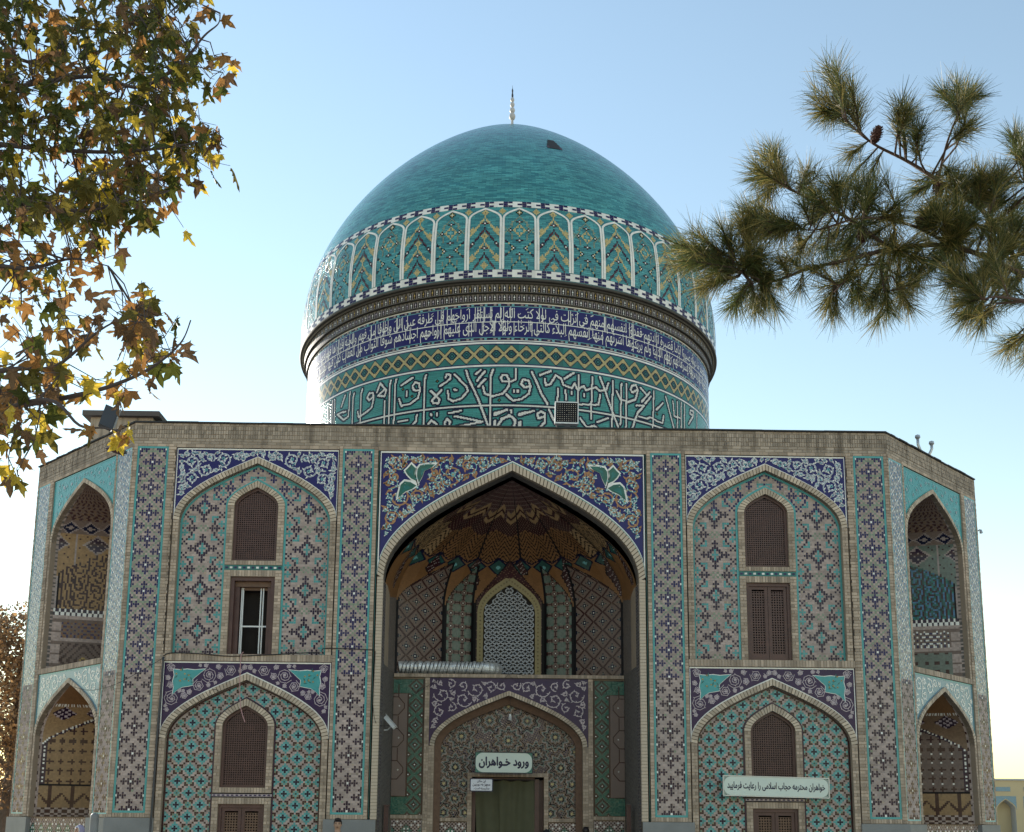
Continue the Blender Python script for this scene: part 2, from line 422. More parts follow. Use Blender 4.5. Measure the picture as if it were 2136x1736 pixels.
# ------------------------------------------------------------------ brick work
def brickfield(mb, x0, x1, z0, z1, y, course=.062, ln=.20, m='brick', d=.006, seed=1, bed=True, soldier=False):
    r = random.Random(seed)
    if bed: mb.face([(x0, y, z0), (x1, y, z0), (x1, y, z1), (x0, y, z1)], 'mortar')
    if soldier: course, ln = ln, course
    g = .005
    n = max(1, round((z1 - z0) / course)); h = (z1 - z0) / n
    for j in range(n):
        x = x0 - (ln / 2 if j % 2 and not soldier else 0)
        while x < x1 - 1e-6:
            a, b = max(x0, x) + g, min(x1, x + ln) - g
            if b - a > .012:
                mb.brickface(a, b, z0 + j * h + g, z0 + (j + 1) * h - g, y, d * r.uniform(.5, 1.4), m)
            x += ln
def ring_quads(outer, inner):
    return [(outer[i], outer[i + 1], inner[i + 1], inner[i]) for i in range(len(outer) - 1)]
def voussoirs(mb, outer_f, inner_f, n, y0, y1, m='brick_light', seed=0):
    """arch ring: n bricks per half, each a wedge box"""
    r = random.Random(seed)
    O = arch(*outer_f, n=n); Iq = arch(*inner_f, n=n)
    for i in range(len(O) - 1):
        f = .10
        def lp(a, b, t): return (a[0] + (b[0] - a[0]) * t, a[1] + (b[1] - a[1]) * t)
        o0, o1 = lp(O[i], O[i + 1], f), lp(O[i], O[i + 1], 1 - f); i0, i1 = lp(Iq[i], Iq[i + 1], f), lp(Iq[i], Iq[i + 1], 1 - f)
        yy = y0 - r.uniform(0, .006)
        mb.hexa([(i0[0], yy, i0[1]), (o0[0], yy, o0[1]), (o0[0], y1, o0[1]), (i0[0], y1, i0[1]),
                 (i1[0], yy, i1[1]), (o1[0], yy, o1[1]), (o1[0], y1, o1[1]), (i1[0], y1, i1[1])], m)
    # recessed mortar ring behind
    for a, b, c, d in ring_quads(O, Iq):
        mb.face([(a[0], y0 + .006, a[1]), (b[0], y0 + .006, b[1]), (c[0], y0 + .006, c[1]), (d[0], y0 + .006, d[1])], 'mortar_dark')
        mb.face([(d[0], y0 + .006, d[1]), (c[0], y0 + .006, c[1]), (c[0], y1, c[1]), (d[0], y1, d[1])], 'mortar')
def spandrel(mb, xl, xr, top, outer, y, m, cx=None):
    """wall between an arch and the rectangle above it, down to the springing"""
    for i in range(len(outer) - 1):
        a, b = outer[i], outer[i + 1]
        mb.face([(b[0], y, b[1]), (a[0], y, a[1]), (a[0], y, top), (b[0], y, top)], m)
    zs = outer[0][1]
    if xr - outer[0][0] > 1e-3: mb.face([(outer[0][0], y, zs), (xr, y, zs), (xr, y, top), (outer[0][0], y, top)], m)
    if outer[-1][0] - xl > 1e-3: mb.face([(xl, y, zs), (outer[-1][0], y, zs), (outer[-1][0], y, top), (xl, y, top)], m)

# ------------------------------------------------------------------ painted-tile scrollwork, cut tile by tile
def spiral_pts(cx, cz, R, turns, a0, sgn, n=26, r_in=.12):
    P = []
    for k in range(n + 1):
        t = k / n; r = R * (1 - (1 - r_in) * t); an = a0 + sgn * turns * 2 * math.pi * t
        P.append((cx + r * math.cos(an), cz + r * math.sin(an)))
    return P
def flower(mb, x, z, r, y, m1, m2, n=6, a0=0):
    pts = []
    for k in range(2 * n):
        q = r if k % 2 == 0 else r * .62; an = a0 + math.pi * k / n
        pts.append((x + q * math.cos(an), y, z + q * math.sin(an)))
    mb.face(pts, m1)
    mb.face([(x + r * .36 * math.cos(2 * math.pi * k / 6), y - .002, z + r * .36 * math.sin(2 * math.pi * k / 6)) for k in range(6)], m2)
def leaf2(mb, x, z, an, l, wd, y, m):
    c, s = math.cos(an), math.sin(an)
    pts = [(0, 0), (l * .35, wd / 2), (l, 0), (l * .35, -wd / 2)]
    mb.face([(x + px * c - pz * s, y, z + px * s + pz * c) for px, pz in pts], m)
def scrollwork(mb, inside, bbox, y, seed, rmax, rmin, vine, vine_w, leafm, leaf_l, core=None, flowers=None, cx=0.0, nflow=40, turns=1.9, avoid=()):
    """spirals packed into a region (right half generated, then mirrored about cx)"""
    r = random.Random(seed); placed = list(avoid)
    def clear(x, z, R):
        return all(inside(x + R * math.cos(a), z + R * math.sin(a)) for a in [k * math.pi / 5 for k in range(10)])
    x0, x1, z0, z1 = bbox
    def both(f):
        f(1); f(-1)
    R = rmax
    while R > rmin:
        for _ in range(700 if R < rmax * .7 else 300):
            x = r.uniform(cx, x1); z = r.uniform(z0, z1)
            if x - cx < R * .9: continue
            if not clear(x, z, R): continue
            if any(math.hypot(x - a, z - b) < (R + c) * .93 for a, b, c in placed): continue
            placed.append((x, z, R))
            a0 = r.uniform(0, 6.28); sg = r.choice((-1, 1))
            P = spiral_pts(x, z, R, turns, a0, sg, n=max(14, int(26 * R / rmax)))
            for s in (1, -1):
                Q = [(cx + s * (px - cx), pz) for px, pz in P]
                mb.ribbon(Q, vine_w, y - .002, vine)
                if core: mb.ribbon(Q, vine_w * .36, y - .004, core)
                step = max(2, int(.05 / (R * 6.28 * turns / len(P)) + 1))
                for k in range(1, len(Q) - 1, 2):
                    t = math.atan2(Q[k + 1][1] - Q[k - 1][1], Q[k + 1][0] - Q[k - 1][0])
                    sd = 1 if (k // 2) % 2 else -1
                    leaf2(mb, Q[k][0], Q[k][1], t + sd * 1.0, leaf_l * (.7 + .6 * ((k * 37) % 10) / 10), leaf_l * .5, y - .003, leafm)
                if flowers: flower(mb, Q[-1][0], Q[-1][1], R * .2 + .008, y - .006, flowers[0], flowers[1])
        R *= .78
    if flowers:
        for _ in range(nflow):
            x = r.uniform(cx, x1); z = r.uniform(z0, z1); q = r.uniform(.018, .034)
            if clear(x, z, q * 1.3):
                for s in (1, -1): flower(mb, cx + s * (x - cx), z, q, y - .008, flowers[(nflow + int(x * 100)) % 2 and 0], flowers[1], 5, r.uniform(0, 2))

# ------------------------------------------------------------------ windows
def lattice(mb, x0, x1, z0, z1, y, pitch, inside, m, th=.012):
    """pierced wooden screen: cells with chamfered holes, front and reveal"""
    n = round((x1 - x0) / pitch); p = (x1 - x0) / n; k = int((z1 - z0) / p) + 1
    for i in range(n):
        for j in range(k):
            cx, cz = x0 + (i + .5) * p, z0 + (j + .5) * p
            if not inside(cx, cz): continue
            h = p / 2
            ry = .34 * p if (i + j) % 2 else .26 * p; rx = .26 * p if (i + j) % 2 else .34 * p
            ang = [math.pi / 4 + math.pi / 2 * q for q in range(4)]
            hole = [(cx + rx, cz + ry * .45), (cx + rx * .45, cz + ry), (cx - rx * .45, cz + ry), (cx - rx, cz + ry * .45), (cx - rx, cz - ry * .45), (cx - rx * .45, cz - ry), (cx + rx * .45, cz - ry), (cx + rx, cz - ry * .45)]
            sq = [(cx + h, cz + h), (cx - h, cz + h), (cx - h, cz - h), (cx + h, cz - h)]
            V = [(a, y, b) for a, b in sq] + [(a, y, b) for a, b in hole] + [(a, y + th, b) for a, b in hole]
            Fs = []
            # hole index: 0,1 near corner0 ; 2,3 corner1 ; 4,5 corner2 ; 6,7 corner3
            for c in range(4):
                a0 = 4 + (2 * c) % 8; a1 = 4 + (2 * c + 1) % 8; n0 = 4 + (2 * c + 2) % 8
                Fs.append((c, a0, a1)); Fs.append((c, a1, n0, (c + 1) % 4))
            for q in range(8): Fs.append((4 + q, 4 + (q + 1) % 8, 12 + (q + 1) % 8, 12 + q))
            mb.shared(V, Fs, m)
def cavity(mb, x0, x1, z0, z1, y0, y1, m='unlit_interior'):  # shallow box, by default coloured near-black for an unlit room
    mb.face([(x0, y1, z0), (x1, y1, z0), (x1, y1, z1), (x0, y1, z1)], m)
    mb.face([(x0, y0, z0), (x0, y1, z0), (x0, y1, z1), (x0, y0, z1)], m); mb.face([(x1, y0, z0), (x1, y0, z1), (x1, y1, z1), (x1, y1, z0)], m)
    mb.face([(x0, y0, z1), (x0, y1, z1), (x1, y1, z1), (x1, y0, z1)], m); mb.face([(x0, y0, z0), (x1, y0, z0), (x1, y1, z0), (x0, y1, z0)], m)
def arched_frame(mb, a_o, za_o, a_i, za_i, zs, zb, y0, y1, m, cx):
    """frame following an arched opening with a sill rail"""
    O = [(cx + a_o, zb)] + arch(a_o, zs, za_o, 12, cx) + [(cx - a_o, zb)]
    Iq = [(cx + a_i, zb)] + arch(a_i, zs, za_i, 12, cx) + [(cx - a_i, zb)]
    for a, b, c, d in ring_quads(O, Iq):
        mb.face([(a[0], y0, a[1]), (b[0], y0, b[1]), (c[0], y0, c[1]), (d[0], y0, d[1])], m)
        mb.face([(d[0], y0, d[1]), (c[0], y0, c[1]), (c[0], y1, c[1]), (d[0], y1, d[1])], m)
    mb.box(cx - a_i, cx + a_i, y0 + .001, y1, zb, zb + .05, m)
def lattice_window(parent, F, cx, hw, zb, zs, za, y, label=None):
    wn = empty('window', parent=parent)
    fr = MB(); arched_frame(fr, hw, za, hw - .055, za - .065, zs, zb, y, y + .06, 'wood', cx); fr.build('frame', wn, F)
    top = arch_top(hw - .055, zs, za - .065)
    lt = MB(); lattice(lt, cx - hw + .056, cx + hw - .056, zb + .05, za, y + .022, .0445, lambda x, z: z < (zs if z < zs else top(x - cx)) and z - .01 < top(x - cx) or (z < zs and abs(x - cx) < hw), 'wood'); lt.build('lattice', wn, F, kind='stuff')
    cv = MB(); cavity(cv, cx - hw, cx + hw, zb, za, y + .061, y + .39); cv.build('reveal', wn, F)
    if label: wn['label'] = label
    return wn
def double_shutter(parent, F, cx, hw, z0, z1, y, light=False, label=None):
    wn = empty('shutter_window', parent=parent); m = 'wood'
    fr = MB()
    fr.box(cx - hw, cx - hw + .06, y, y + .10, z0, z1, m); fr.box(cx + hw - .06, cx + hw, y, y + .10, z0, z1, m)
    fr.box(cx - hw + .06, cx + hw - .06, y + .001, y + .10, z1 - .07, z1, m); fr.box(cx - hw + .06, cx + hw - .06, y + .001, y + .10, z0, z0 + .04, m)
    fr.build('frame', wn, F)
    for s in (-1, 1):
        a, b = (cx - hw + .062, cx - .004) if s < 0 else (cx + .004, cx + hw - .062)
        lf = MB(); st = .065
        lf.box(a, a + st, y + .03, y + .07, z0 + .04, z1 - .072, m); lf.box(b - st, b, y + .03, y + .07, z0 + .04, z1 - .072, m)
        lf.box(a + st, b - st, y + .031, y + .07, z1 - .072 - st, z1 - .072, m); lf.box(a + st, b - st, y + .031, y + .07, z0 + .04, z0 + .04 + st * 2, m)
        lf.box((a + b) / 2 - .2, (a + b) / 2 + .2, y + .033, y + .068, z0 + .55, z0 + .60, m) if z1 - z0 > 2.5 else None
        leaf = lf.build('shutter', wn, F)
        lt = MB(); lattice(lt, a + st, b - st, z0 + .04 + st * 2, z1 - .08 - st, y + .045, .05, lambda x, z: z < z1 - .09 - st, 'wood_light' if light else 'wood'); lt.build('shutter_lattice', wn, F, kind='stuff')
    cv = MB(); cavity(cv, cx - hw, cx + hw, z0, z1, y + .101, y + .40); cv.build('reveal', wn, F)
    if label: wn['label'] = label
    return wn
# ------------------------------------------------------------------ the mausoleum
MZ = tag(empty('mausoleum'), 'octagonal brick and tile mausoleum with a turquoise dome and a deep arched portal', 'mausoleum')
HT, PB = 9.82, 9.36                     # top and bottom of the parapet
K = 3.304                               # run of the chamfered corners
AXY = 11.35
OCT = [(-8, 0), (8, 0), (8 + K, K), (8 + K, 2 * AXY - K), (8, 2 * AXY), (-8, 2 * AXY), (-8 - K, 2 * AXY - K), (-8 - K, K)]
FR = I4
FD = {1: Matrix.Translation((8, 0, 0)) @ Matrix.Rotation(math.radians(45), 4, 'Z'),
      -1: Matrix.Translation((-8, 0, 0)) @ Matrix.Rotation(math.radians(-45), 4, 'Z')}

core = MB()
# core of the front wall, behind the bays, with the portal left open
for s in (-1, 1):
    core.box(min(s * 2.80, s * 7.9), max(s * 2.80, s * 7.9), .58, .9, 0, 9.7, 'brick')
core.box(-2.80, 2.80, .58, .9, 9.1, 9.7, 'brick')
# other walls
for a, b in ((2, 3), (3, 4), (4, 5), (5, 6), (6, 7)):
    p, q = OCT[a], OCT[b]
    core.face([(p[0], p[1], 0), (q[0], q[1], 0), (q[0], q[1], HT), (p[0], p[1], HT)], 'brick')
core.build('wall', MZ)
rf = MB(); cen = (0, AXY)
rf.face([(x * .985, (y - AXY) * .985 + AXY, 9.62) for x, y in OCT], 'bitumen')
rf.build('roof', MZ)

# parapet along front and chamfers
def parapet(F, x0, x1, seed):
    pz = empty('parapet', parent=MZ)
    mb = MB()
    mb.box(x0, x1, .012, .40, PB, HT, 'mortar')
    brickfield(mb, x0, x1, PB, PB + .125, .010, seed=seed, m='brick_grey', bed=False)
    brickfield(mb, x0, x1, PB + .125, HT - .055, .010, course=.052, ln=.1, soldier=True, seed=seed + 1, m='brick_grey', bed=False, d=.012)
    brickfield(mb, x0, x1, HT - .055, HT, .010, seed=seed + 2, m='brick_grey', bed=False, ln=.2)
    mb.build('brickwork', pz, F, kind='stuff')
    cp = MB()
    n = 24; r = random.Random(seed)
    for k in range(n):
        a, b = x0 + (x1 - x0) * k / n, x0 + (x1 - x0) * (k + 1) / n
        dz = r.uniform(-.006, .006)
        cp.box(a, b, -.035 + r.uniform(-.01, .01), .42, HT + dz, HT + .03 + dz, 'bitumen')
    cp.build('capping', pz, F)
parapet(FR, -8.01, 8.01, 11)
parapet(FD[1], 0.01, 4.67, 21)
parapet(FD[-1], -4.67, -0.01, 31)

# ---- pilasters
CW = .0463
def pilaster(F, x0, x1, z0, z1, fn, cw=CW, ch=.0463, frame='turquoise', dia=False, y=.0):
    p = empty('pilaster', parent=MZ)
    b = MB(); b.box(x0 - .012, x1 + .012, y + .018, y + .5, z0 - .05, z1 + .06, 'mortar'); b.build('pier', p, F)
    fw = .042 if not dia else .03
    mosaic('tile_mosaic', p, F, x0 + fw, x1 - fw, z0 + fw, z1 - fw, cw, ch, fn, y + .006, org=((x0 + x1) / 2, z0 + fw + ch / 2), gx=.17)
    fr = MB()
    fr.box(x0, x0 + fw, y + .002, y + .02, z0, z1, frame); fr.box(x1 - fw, x1, y + .002, y + .02, z0, z1, frame)
    fr.box(x0 + fw, x1 - fw, y + .0025, y + .02, z1 - fw, z1, frame); fr.box(x0 + fw, x1 - fw, y + .0025, y + .02, z0, z0 + fw, frame)
    fr.build('tile_border', p, F)
    return p
for s in (-1, 1):
    for a, b in ((2.93, 3.59), (7.27, 7.92)):
        x0, x1 = sorted((s * a, s * b))
        pilaster(FR, x0, x1, 1.67, 9.30, pat_pilaster(True))
# brick strips beside the pilasters and above / below them
st = empty('brick_strips', parent=MZ)
bs = MB(); sd = 100
for s in (-1, 1):
    for a, b in ((2.845, 2.93), (3.59, 3.665), (7.106, 7.27), (7.92, 8.0)):
        x0, x1 = sorted((s * a, s * b)); sd += 1
        bs.box(x0, x1, .006, .5, 1.58, PB, 'mortar')
        brickfield(bs, x0, x1, 1.58, PB, .004, course=.066, ln=.24, seed=sd, bed=False, d=.010)
    for a, b in ((2.93, 3.59), (7.27, 7.92)):
        x0, x1 = sorted((s * a, s * b)); sd += 1
        brickfield(bs, x0, x1, 9.30, PB, .004, course=.06, ln=.2, seed=sd)
        brickfield(bs, x0, x1, 1.58, 1.67, .004, course=.055, ln=.09, soldier=True, seed=sd)
    # strip over the bays
    x0, x1 = sorted((s * 3.665, s * 7.106)); brickfield(bs, x0, x1, 9.285, PB, .004, course=.06, ln=.2, seed=sd + 40)
brickfield(bs, -2.845, 2.845, 9.275, PB, .004, course=.06, ln=.2, seed=77)
bs.build('brickwork', st, kind='stuff')
for s in (-1, 1):                            # dark tile lines running down the brick strips
    for x in (2.822, 3.672, 7.118):
        ch_ = MB(); ch_.box(s * x - .007, s * x + .007, -.004, .03, 1.6 if x < 3 else 4.9, 9.27, 'teal_dark' if x < 3 else 'black'); ch_.build('tile_line', st)
# stone dado under the piers
for s in (-1, 1):
    for a, b in ((2.67, 3.72), (7.08, 8.06)):
        x0, x1 = sorted((s * a, s * b)); dp = empty('stone_dado', parent=MZ)
        dd = MB(); dd.box(x0, x1, -.05, .5, 0, 1.02, 'stone'); dd.build('stone_slab', dp)
        dd = MB(); dd.box(x0 + .002, x1 - .002, -.048, .5, 1.026, 1.575, 'stone'); dd.build('stone_slab', dp)

# ---- side bays
def bay_bed(B, cx, z0, z1, win):
    a, zs, za = win; m = MB(); y = .136
    spandrel(m, cx - 1.57, cx + 1.57, z1, arch(a, zs, za, 10, cx), y, 'mortar_light')
    for e in (-1, 1):
        xa, xb = sorted((cx + e * a, cx + e * 1.57)); m.face([(xa, y, z0), (xb, y, z0), (xb, y, zs), (xa, y, zs)], 'mortar_light')
    m.build('mortar_bed', B)
def bay(s):
    cx = s * 5.385
    B = empty('tiled_bay', parent=MZ)
    tag(B, 'tiled bay with a half-open window above a trailing pink cable' if s < 0 else 'tiled bay with closed lattice shutters above a long sign')
    bk = MB()
    # upper storey
    O, Iq = (1.70, 7.72, 9.09, 40, cx), (1.565, 7.66, 8.955, 40, cx)
    oc = arch(1.70, 7.72, 9.09, 40, cx)
    sp = MB(); spandrel(sp, cx - 1.72, cx + 1.72, 9.285, oc, .03, 'cobalt_flat')
    for w_, yy, m_ in ((.022, .026, 'white'),):
        sp.ribbon([(cx + 1.695, 7.72), (cx + 1.695, 9.262), (cx - 1.695, 9.262), (cx - 1.695, 7.72)], w_, yy, m_)
        sp.ribbon([(x, z + .012) for x, z in oc], .022, yy - .001, m_)
    sp.build('spandrel', B)
    top = arch_top(1.75, 7.74, 9.15)
    av = MB()
    scrollwork(av, lambda x, z: abs(x - cx) < 1.66 and z < 9.235 and z > top(x - cx) + .01, (cx - 1.68, cx + 1.68, 7.8, 9.25), .028, 5 + s, .17, .028, 'white', .026, 'white', .065, core='blue_mid', flowers=('turq_pale', 'cobalt'), cx=cx, nflow=10, turns=1.5)
    av.build('scrollwork', B, kind='stuff')
    vb = MB(); voussoirs(vb, (1.70, 7.72, 9.09), (1.575, 7.70, 8.96), 30, .0, .15, seed=3)
    vb.v = [(x + cx, y, z) for x, y, z in vb.v]
    for e in (-1, 1):
        x0, x1 = sorted((cx + e * 1.575, cx + e * 1.70)); vb.box(x0, x1, .006, .15, 4.88, 7.71, 'mortar')
        brickfield(vb, x0, x1, 4.88, 7.71, .004, course=.066, ln=.13, bed=False, d=.008, seed=9)
    vb.build('arch_bricks', B, kind='stuff')
    tp = arch_top(1.565, 7.66, 8.955); wt = arch_top(.645, 8.05, 8.66)
    def clip(x, z):
        dx = x - cx
        if z > tp(dx) - .03: return False
        if abs(dx) < .645 and z < wt(dx) + .0: return False
        return True
    c0 = .0475
    def fn(i, j):
        x = i * c0
        d = round((abs(x) - 1.085) / c0)
        return pat_star(d, j)
    mosaic('tile_mosaic', B, FR, cx - 1.56, cx + 1.56, 4.88, 8.97, c0, .0485, fn, .13, org=(cx, 5.38), clip=clip, bedrock=False, gx=.15)
    bay_bed(B, cx, 4.88, 8.97, (.61, 8.05, 8.60))
    tr = MB()
    tr.ribbon([(cx + 1.55, 4.9)] + arch(1.55, 7.66, 8.93, 24, cx) + [(cx - 1.55, 4.9)], .045, .118, 'turquoise')
    tr.ribbon([(cx + .622, 4.9), (cx + .622, 8.05)] + arch(.622, 8.05, 8.63, 16, cx) + [(cx - .622, 8.05), (cx - .622, 4.9)], .045, .117, 'turquoise')
    tr.box(cx - .60, cx + .60, .10, .14, 6.665, 6.775, 'teal')
    for k in range(13): tr.box(cx - .58 + k * .0915, cx - .58 + k * .0915 + .055, .095, .13, 6.70, 6.74, 'cobalt' if k % 2 == 0 else 'white')
    tr.build('tile_border', B)
    wr = MB()
    voussoirs(wr, (.60, 8.05, 8.60), (.462, 8.05, 8.462), 12, .085, .34, seed=5); wr.v = [(x + cx, y, z) for x, y, z in wr.v]
    for e in (-1, 1):
        x0, x1 = sorted((cx + e * .462, cx + e * .60))
        for za, zb in ((4.88, 6.665), (6.775, 8.05)):
            wr.box(x0, x1, .091, .34, za, zb, 'mortar'); brickfield(wr, x0, x1, za, zb, .09, course=.066, ln=.14, bed=False, d=.008, seed=12)
    for za, zb in ((6.53, 6.665), (6.775, 6.87)):
        wr.box(cx - .462, cx + .462, .092, .34, za, zb, 'mortar'); brickfield(wr, cx - .462, cx + .462, za, zb, .091, course=.058, ln=zb - za, soldier=True, bed=False, d=.008, seed=14)
    wr.build('window_bricks', B, kind='stuff')
    lattice_window(MZ, FR, cx, .462, 6.87, 8.05, 8.462, .16)
    if s > 0: double_shutter(MZ, FR, cx, .462, 4.86, 6.53, .14, label='closed dark wooden double shutter with lattice panels')
    else:
        wn = tag(empty('open_window', parent=MZ), 'brown window frame with a white casement standing open')
        f = MB(); hw, z0, z1, y = .462, 4.88, 6.53, .14
        f.box(cx - hw, cx - hw + .08, y, y + .3, z0, z1, 'wood'); f.box(cx + hw - .08, cx + hw, y, y + .3, z0, z1, 'wood'); f.box(cx - hw + .08, cx + hw - .08, y + .001, y + .3, z1 - .08, z1, 'wood'); f.box(cx - hw + .08, cx + hw - .08, y + .001, y + .3, z0, z0 + .03, 'wood')
        f.box(cx - hw + .08, cx + hw - .08, y + .10, y + .3, z1 - .19, z1 - .081, 'wood_light'); f.box(cx - hw + .08, cx - hw + .17, y + .12, y + .3, z0 + .03, z1 - .19, 'wood'); f.box(cx + hw - .17, cx + hw - .08, y + .12, y + .3, z0 + .03, z1 - .19, 'wood')
        f.build('frame', wn)
        c = MB(); x0, x1 = cx - .27, cx + .23; yy = y + .19
        for a in (x0, x0 + .03, x1 - .10, x1 - .05): c.box(a, a + .022, yy, yy + .04, z0 + .03, z1 - .20, 'pvc')
        c.box(x0, x1, yy + .001, yy + .04, z1 - .25, z1 - .19, 'wood_light'); c.box(x0 + .02, x1 + .05, yy - .002, yy + .03, z0 + .62, z0 + .65, 'pvc'); c.box(x1 - .02, x1 + .12, yy + .002, yy + .04, z1 - .25, z1 - .20, 'wood_light')
        c.build('casement', wn)
        cv = MB(); cavity(cv, cx - hw, cx + hw, z0, z1, y + .301, y + .43); cv.build('reveal', wn)
    # ledge between the storeys
    lg = MB(); lg.box(cx - 1.72, cx + 1.72, -.006, .30, 4.735, 4.88, 'mortar')
    brickfield(lg, cx - 1.72, cx + 1.72, 4.735, 4.88, -.008, course=.062, ln=.14, soldier=True, bed=False, d=.008, seed=33); lg.build('ledge', B, kind='stuff')
    # lower storey
    oc = arch(1.70, 3.17, 4.49, 40, cx)
    sp = MB(); spandrel(sp, cx - 1.72, cx + 1.72, 4.735, oc, .03, 'plum_flat')
    sp.ribbon([(cx + 1.695, 3.17), (cx + 1.695, 4.712), (cx - 1.695, 4.712), (cx - 1.695, 3.17)], .022, .026, 'white')
    sp.ribbon([(x, z + .012) for x, z in oc], .022, .025, 'white')
    # turquoise corner shields
    for e in (-1, 1):
        P = [(1.50, 4.56), (1.36, 4.55), (1.22, 4.565), (1.08, 4.55), (.86, 4.57), (.98, 4.47), (1.10, 4.36), (1.09, 4.24), (1.18, 4.22), (1.30, 4.20), (1.40, 4.14), (1.49, 4.05), (1.475, 4.2), (1.50, 4.32), (1.475, 4.44)]
        c0x = sum(p[0] for p in P) / len(P); c0z = sum(p[1] for p in P) / len(P)
        big = [(c0x + (x - c0x) * 1.07, c0z + (z - c0z) * 1.07) for x, z in P]
        for pl, yy, m_ in ((big, .0265, 'white'), (P, .024, 'turq_flat')):
            ctr = (cx + e * c0x, yy, c0z)
            for k in range(len(pl)):
                a, b = pl[k], pl[(k + 1) % len(pl)]
                sp.face([ctr, (cx + e * a[0], yy, a[1]), (cx + e * b[0], yy, b[1])], m_)
        for q in range(7):
            x, z = 1.18 + .085 * (q % 4) - .03, 4.30 + .11 * (q // 3) + .03 * (q % 2)
            leaf2(sp, cx + e * x, z, q * 1.3, .10, .03, .0225, 'teal'); flower(sp, cx + e * (x + .03), z + .03, .022, .021, 'ochre', 'maroon')
    sp.build('spandrel', B)
    top2 = arch_top(1.75, 3.19, 4.55)
    av = MB()
    scrollwork(av, lambda x, z: abs(x - cx) < 1.67 and z < 4.69 and z > top2(x - cx) + .0, (cx - 1.68, cx + 1.68, 3.2, 4.7), .027, 15, .21, .030, 'lilac', .012, 'lilac', .032, flowers=('lilac', 'lilac'), cx=cx, nflow=0, turns=2.6, avoid=[(cx + 1.28, 4.40, .24), (cx + 1.05, 4.5, .13)])
    av.build('scrollwork', B, kind='stuff')
    vb = MB(); voussoirs(vb, (1.70, 3.17, 4.49), (1.575, 3.15, 4.36), 30, .0, .15, seed=8); vb.v = [(x + cx, y, z) for x, y, z in vb.v]
    for e in (-1, 1):
        x0, x1 = sorted((cx + e * 1.575, cx + e * 1.70)); vb.box(x0, x1, .006, .15, 0, 3.16, 'mortar')
        brickfield(vb, x0, x1, 1.0, 3.16, .004, course=.066, ln=.13, bed=False, d=.008, seed=19)
    vb.build('arch_bricks', B, kind='stuff')
    tp2 = arch_top(1.565, 3.14, 4.35); wt2 = arch_top(.63, 3.42, 4.03)
    def clip2(x, z):
        dx = x - cx
        return z < tp2(dx) - .03 and not (abs(dx) < .63 and z < wt2(dx))
    mosaic('tile_mosaic', B, FR, cx - 1.56, cx + 1.56, .2, 4.36, .0398, .0392, pat_cross, .13, gap=.05, org=(cx + .0398 * 3, 3.72), clip=clip2, bedrock=False)
    bay_bed(B, cx, .2, 4.36, (.60, 3.42, 3.985))
    tr = MB()
    tr.ribbon([(cx + 1.553, .2)] + arch(1.553, 3.14, 4.33, 24, cx) + [(cx - 1.553, .2)], .035, .118, 'maroon')
    tr.ribbon([(cx + .61, .2), (cx + .61, 3.42)] + arch(.61, 3.42, 4.005, 16, cx) + [(cx - .61, 3.42), (cx - .61, .2)], .035, .117, 'plum')
    for zz in (2.0, 2.07): tr.box(cx - .60, cx + .60, .10, .14, zz - .012, zz + .012, 'black')
    tr.box(cx - .60, cx + .60, .102, .14, 2.012, 2.058, 'lilac')
    for k in range(13): tr.box(cx - .58 + k * .0915, cx - .58 + k * .0915 + .05, .097, .13, 2.022, 2.048, 'cobalt')
    tr.build('tile_border', B)
    wr = MB(); voussoirs(wr, (.59, 3.42, 3.985), (.462, 3.42, 3.845), 12, .085, .34, seed=25); wr.v = [(x + cx, y, z) for x, y, z in wr.v]
    for e in (-1, 1):
        x0, x1 = sorted((cx + e * .462, cx + e * .59))
        for za, zb in ((0, 1.988), (2.082, 3.42)):
            wr.box(x0, x1, .091, .34, za, zb, 'mortar'); brickfield(wr, x0, x1, max(za, 1), zb, .09, course=.066, ln=.13, bed=False, d=.008, seed=32)
    for za, zb in ((1.86, 1.988), (2.082, 2.19)):
        wr.box(cx - .462, cx + .462, .092, .34, za, zb, 'mortar'); brickfield(wr, cx - .462, cx + .462, za, zb, .091, course=.058, ln=zb - za, soldier=True, bed=False, d=.008, seed=44)
    wr.build('window_bricks', B, kind='stuff')
    lattice_window(MZ, FR, cx, .462, 2.19, 3.42, 3.845, .16)
    double_shutter(MZ, FR, cx, .462, .35, 1.86, .14, light=True)
bay(-1); bay(1)
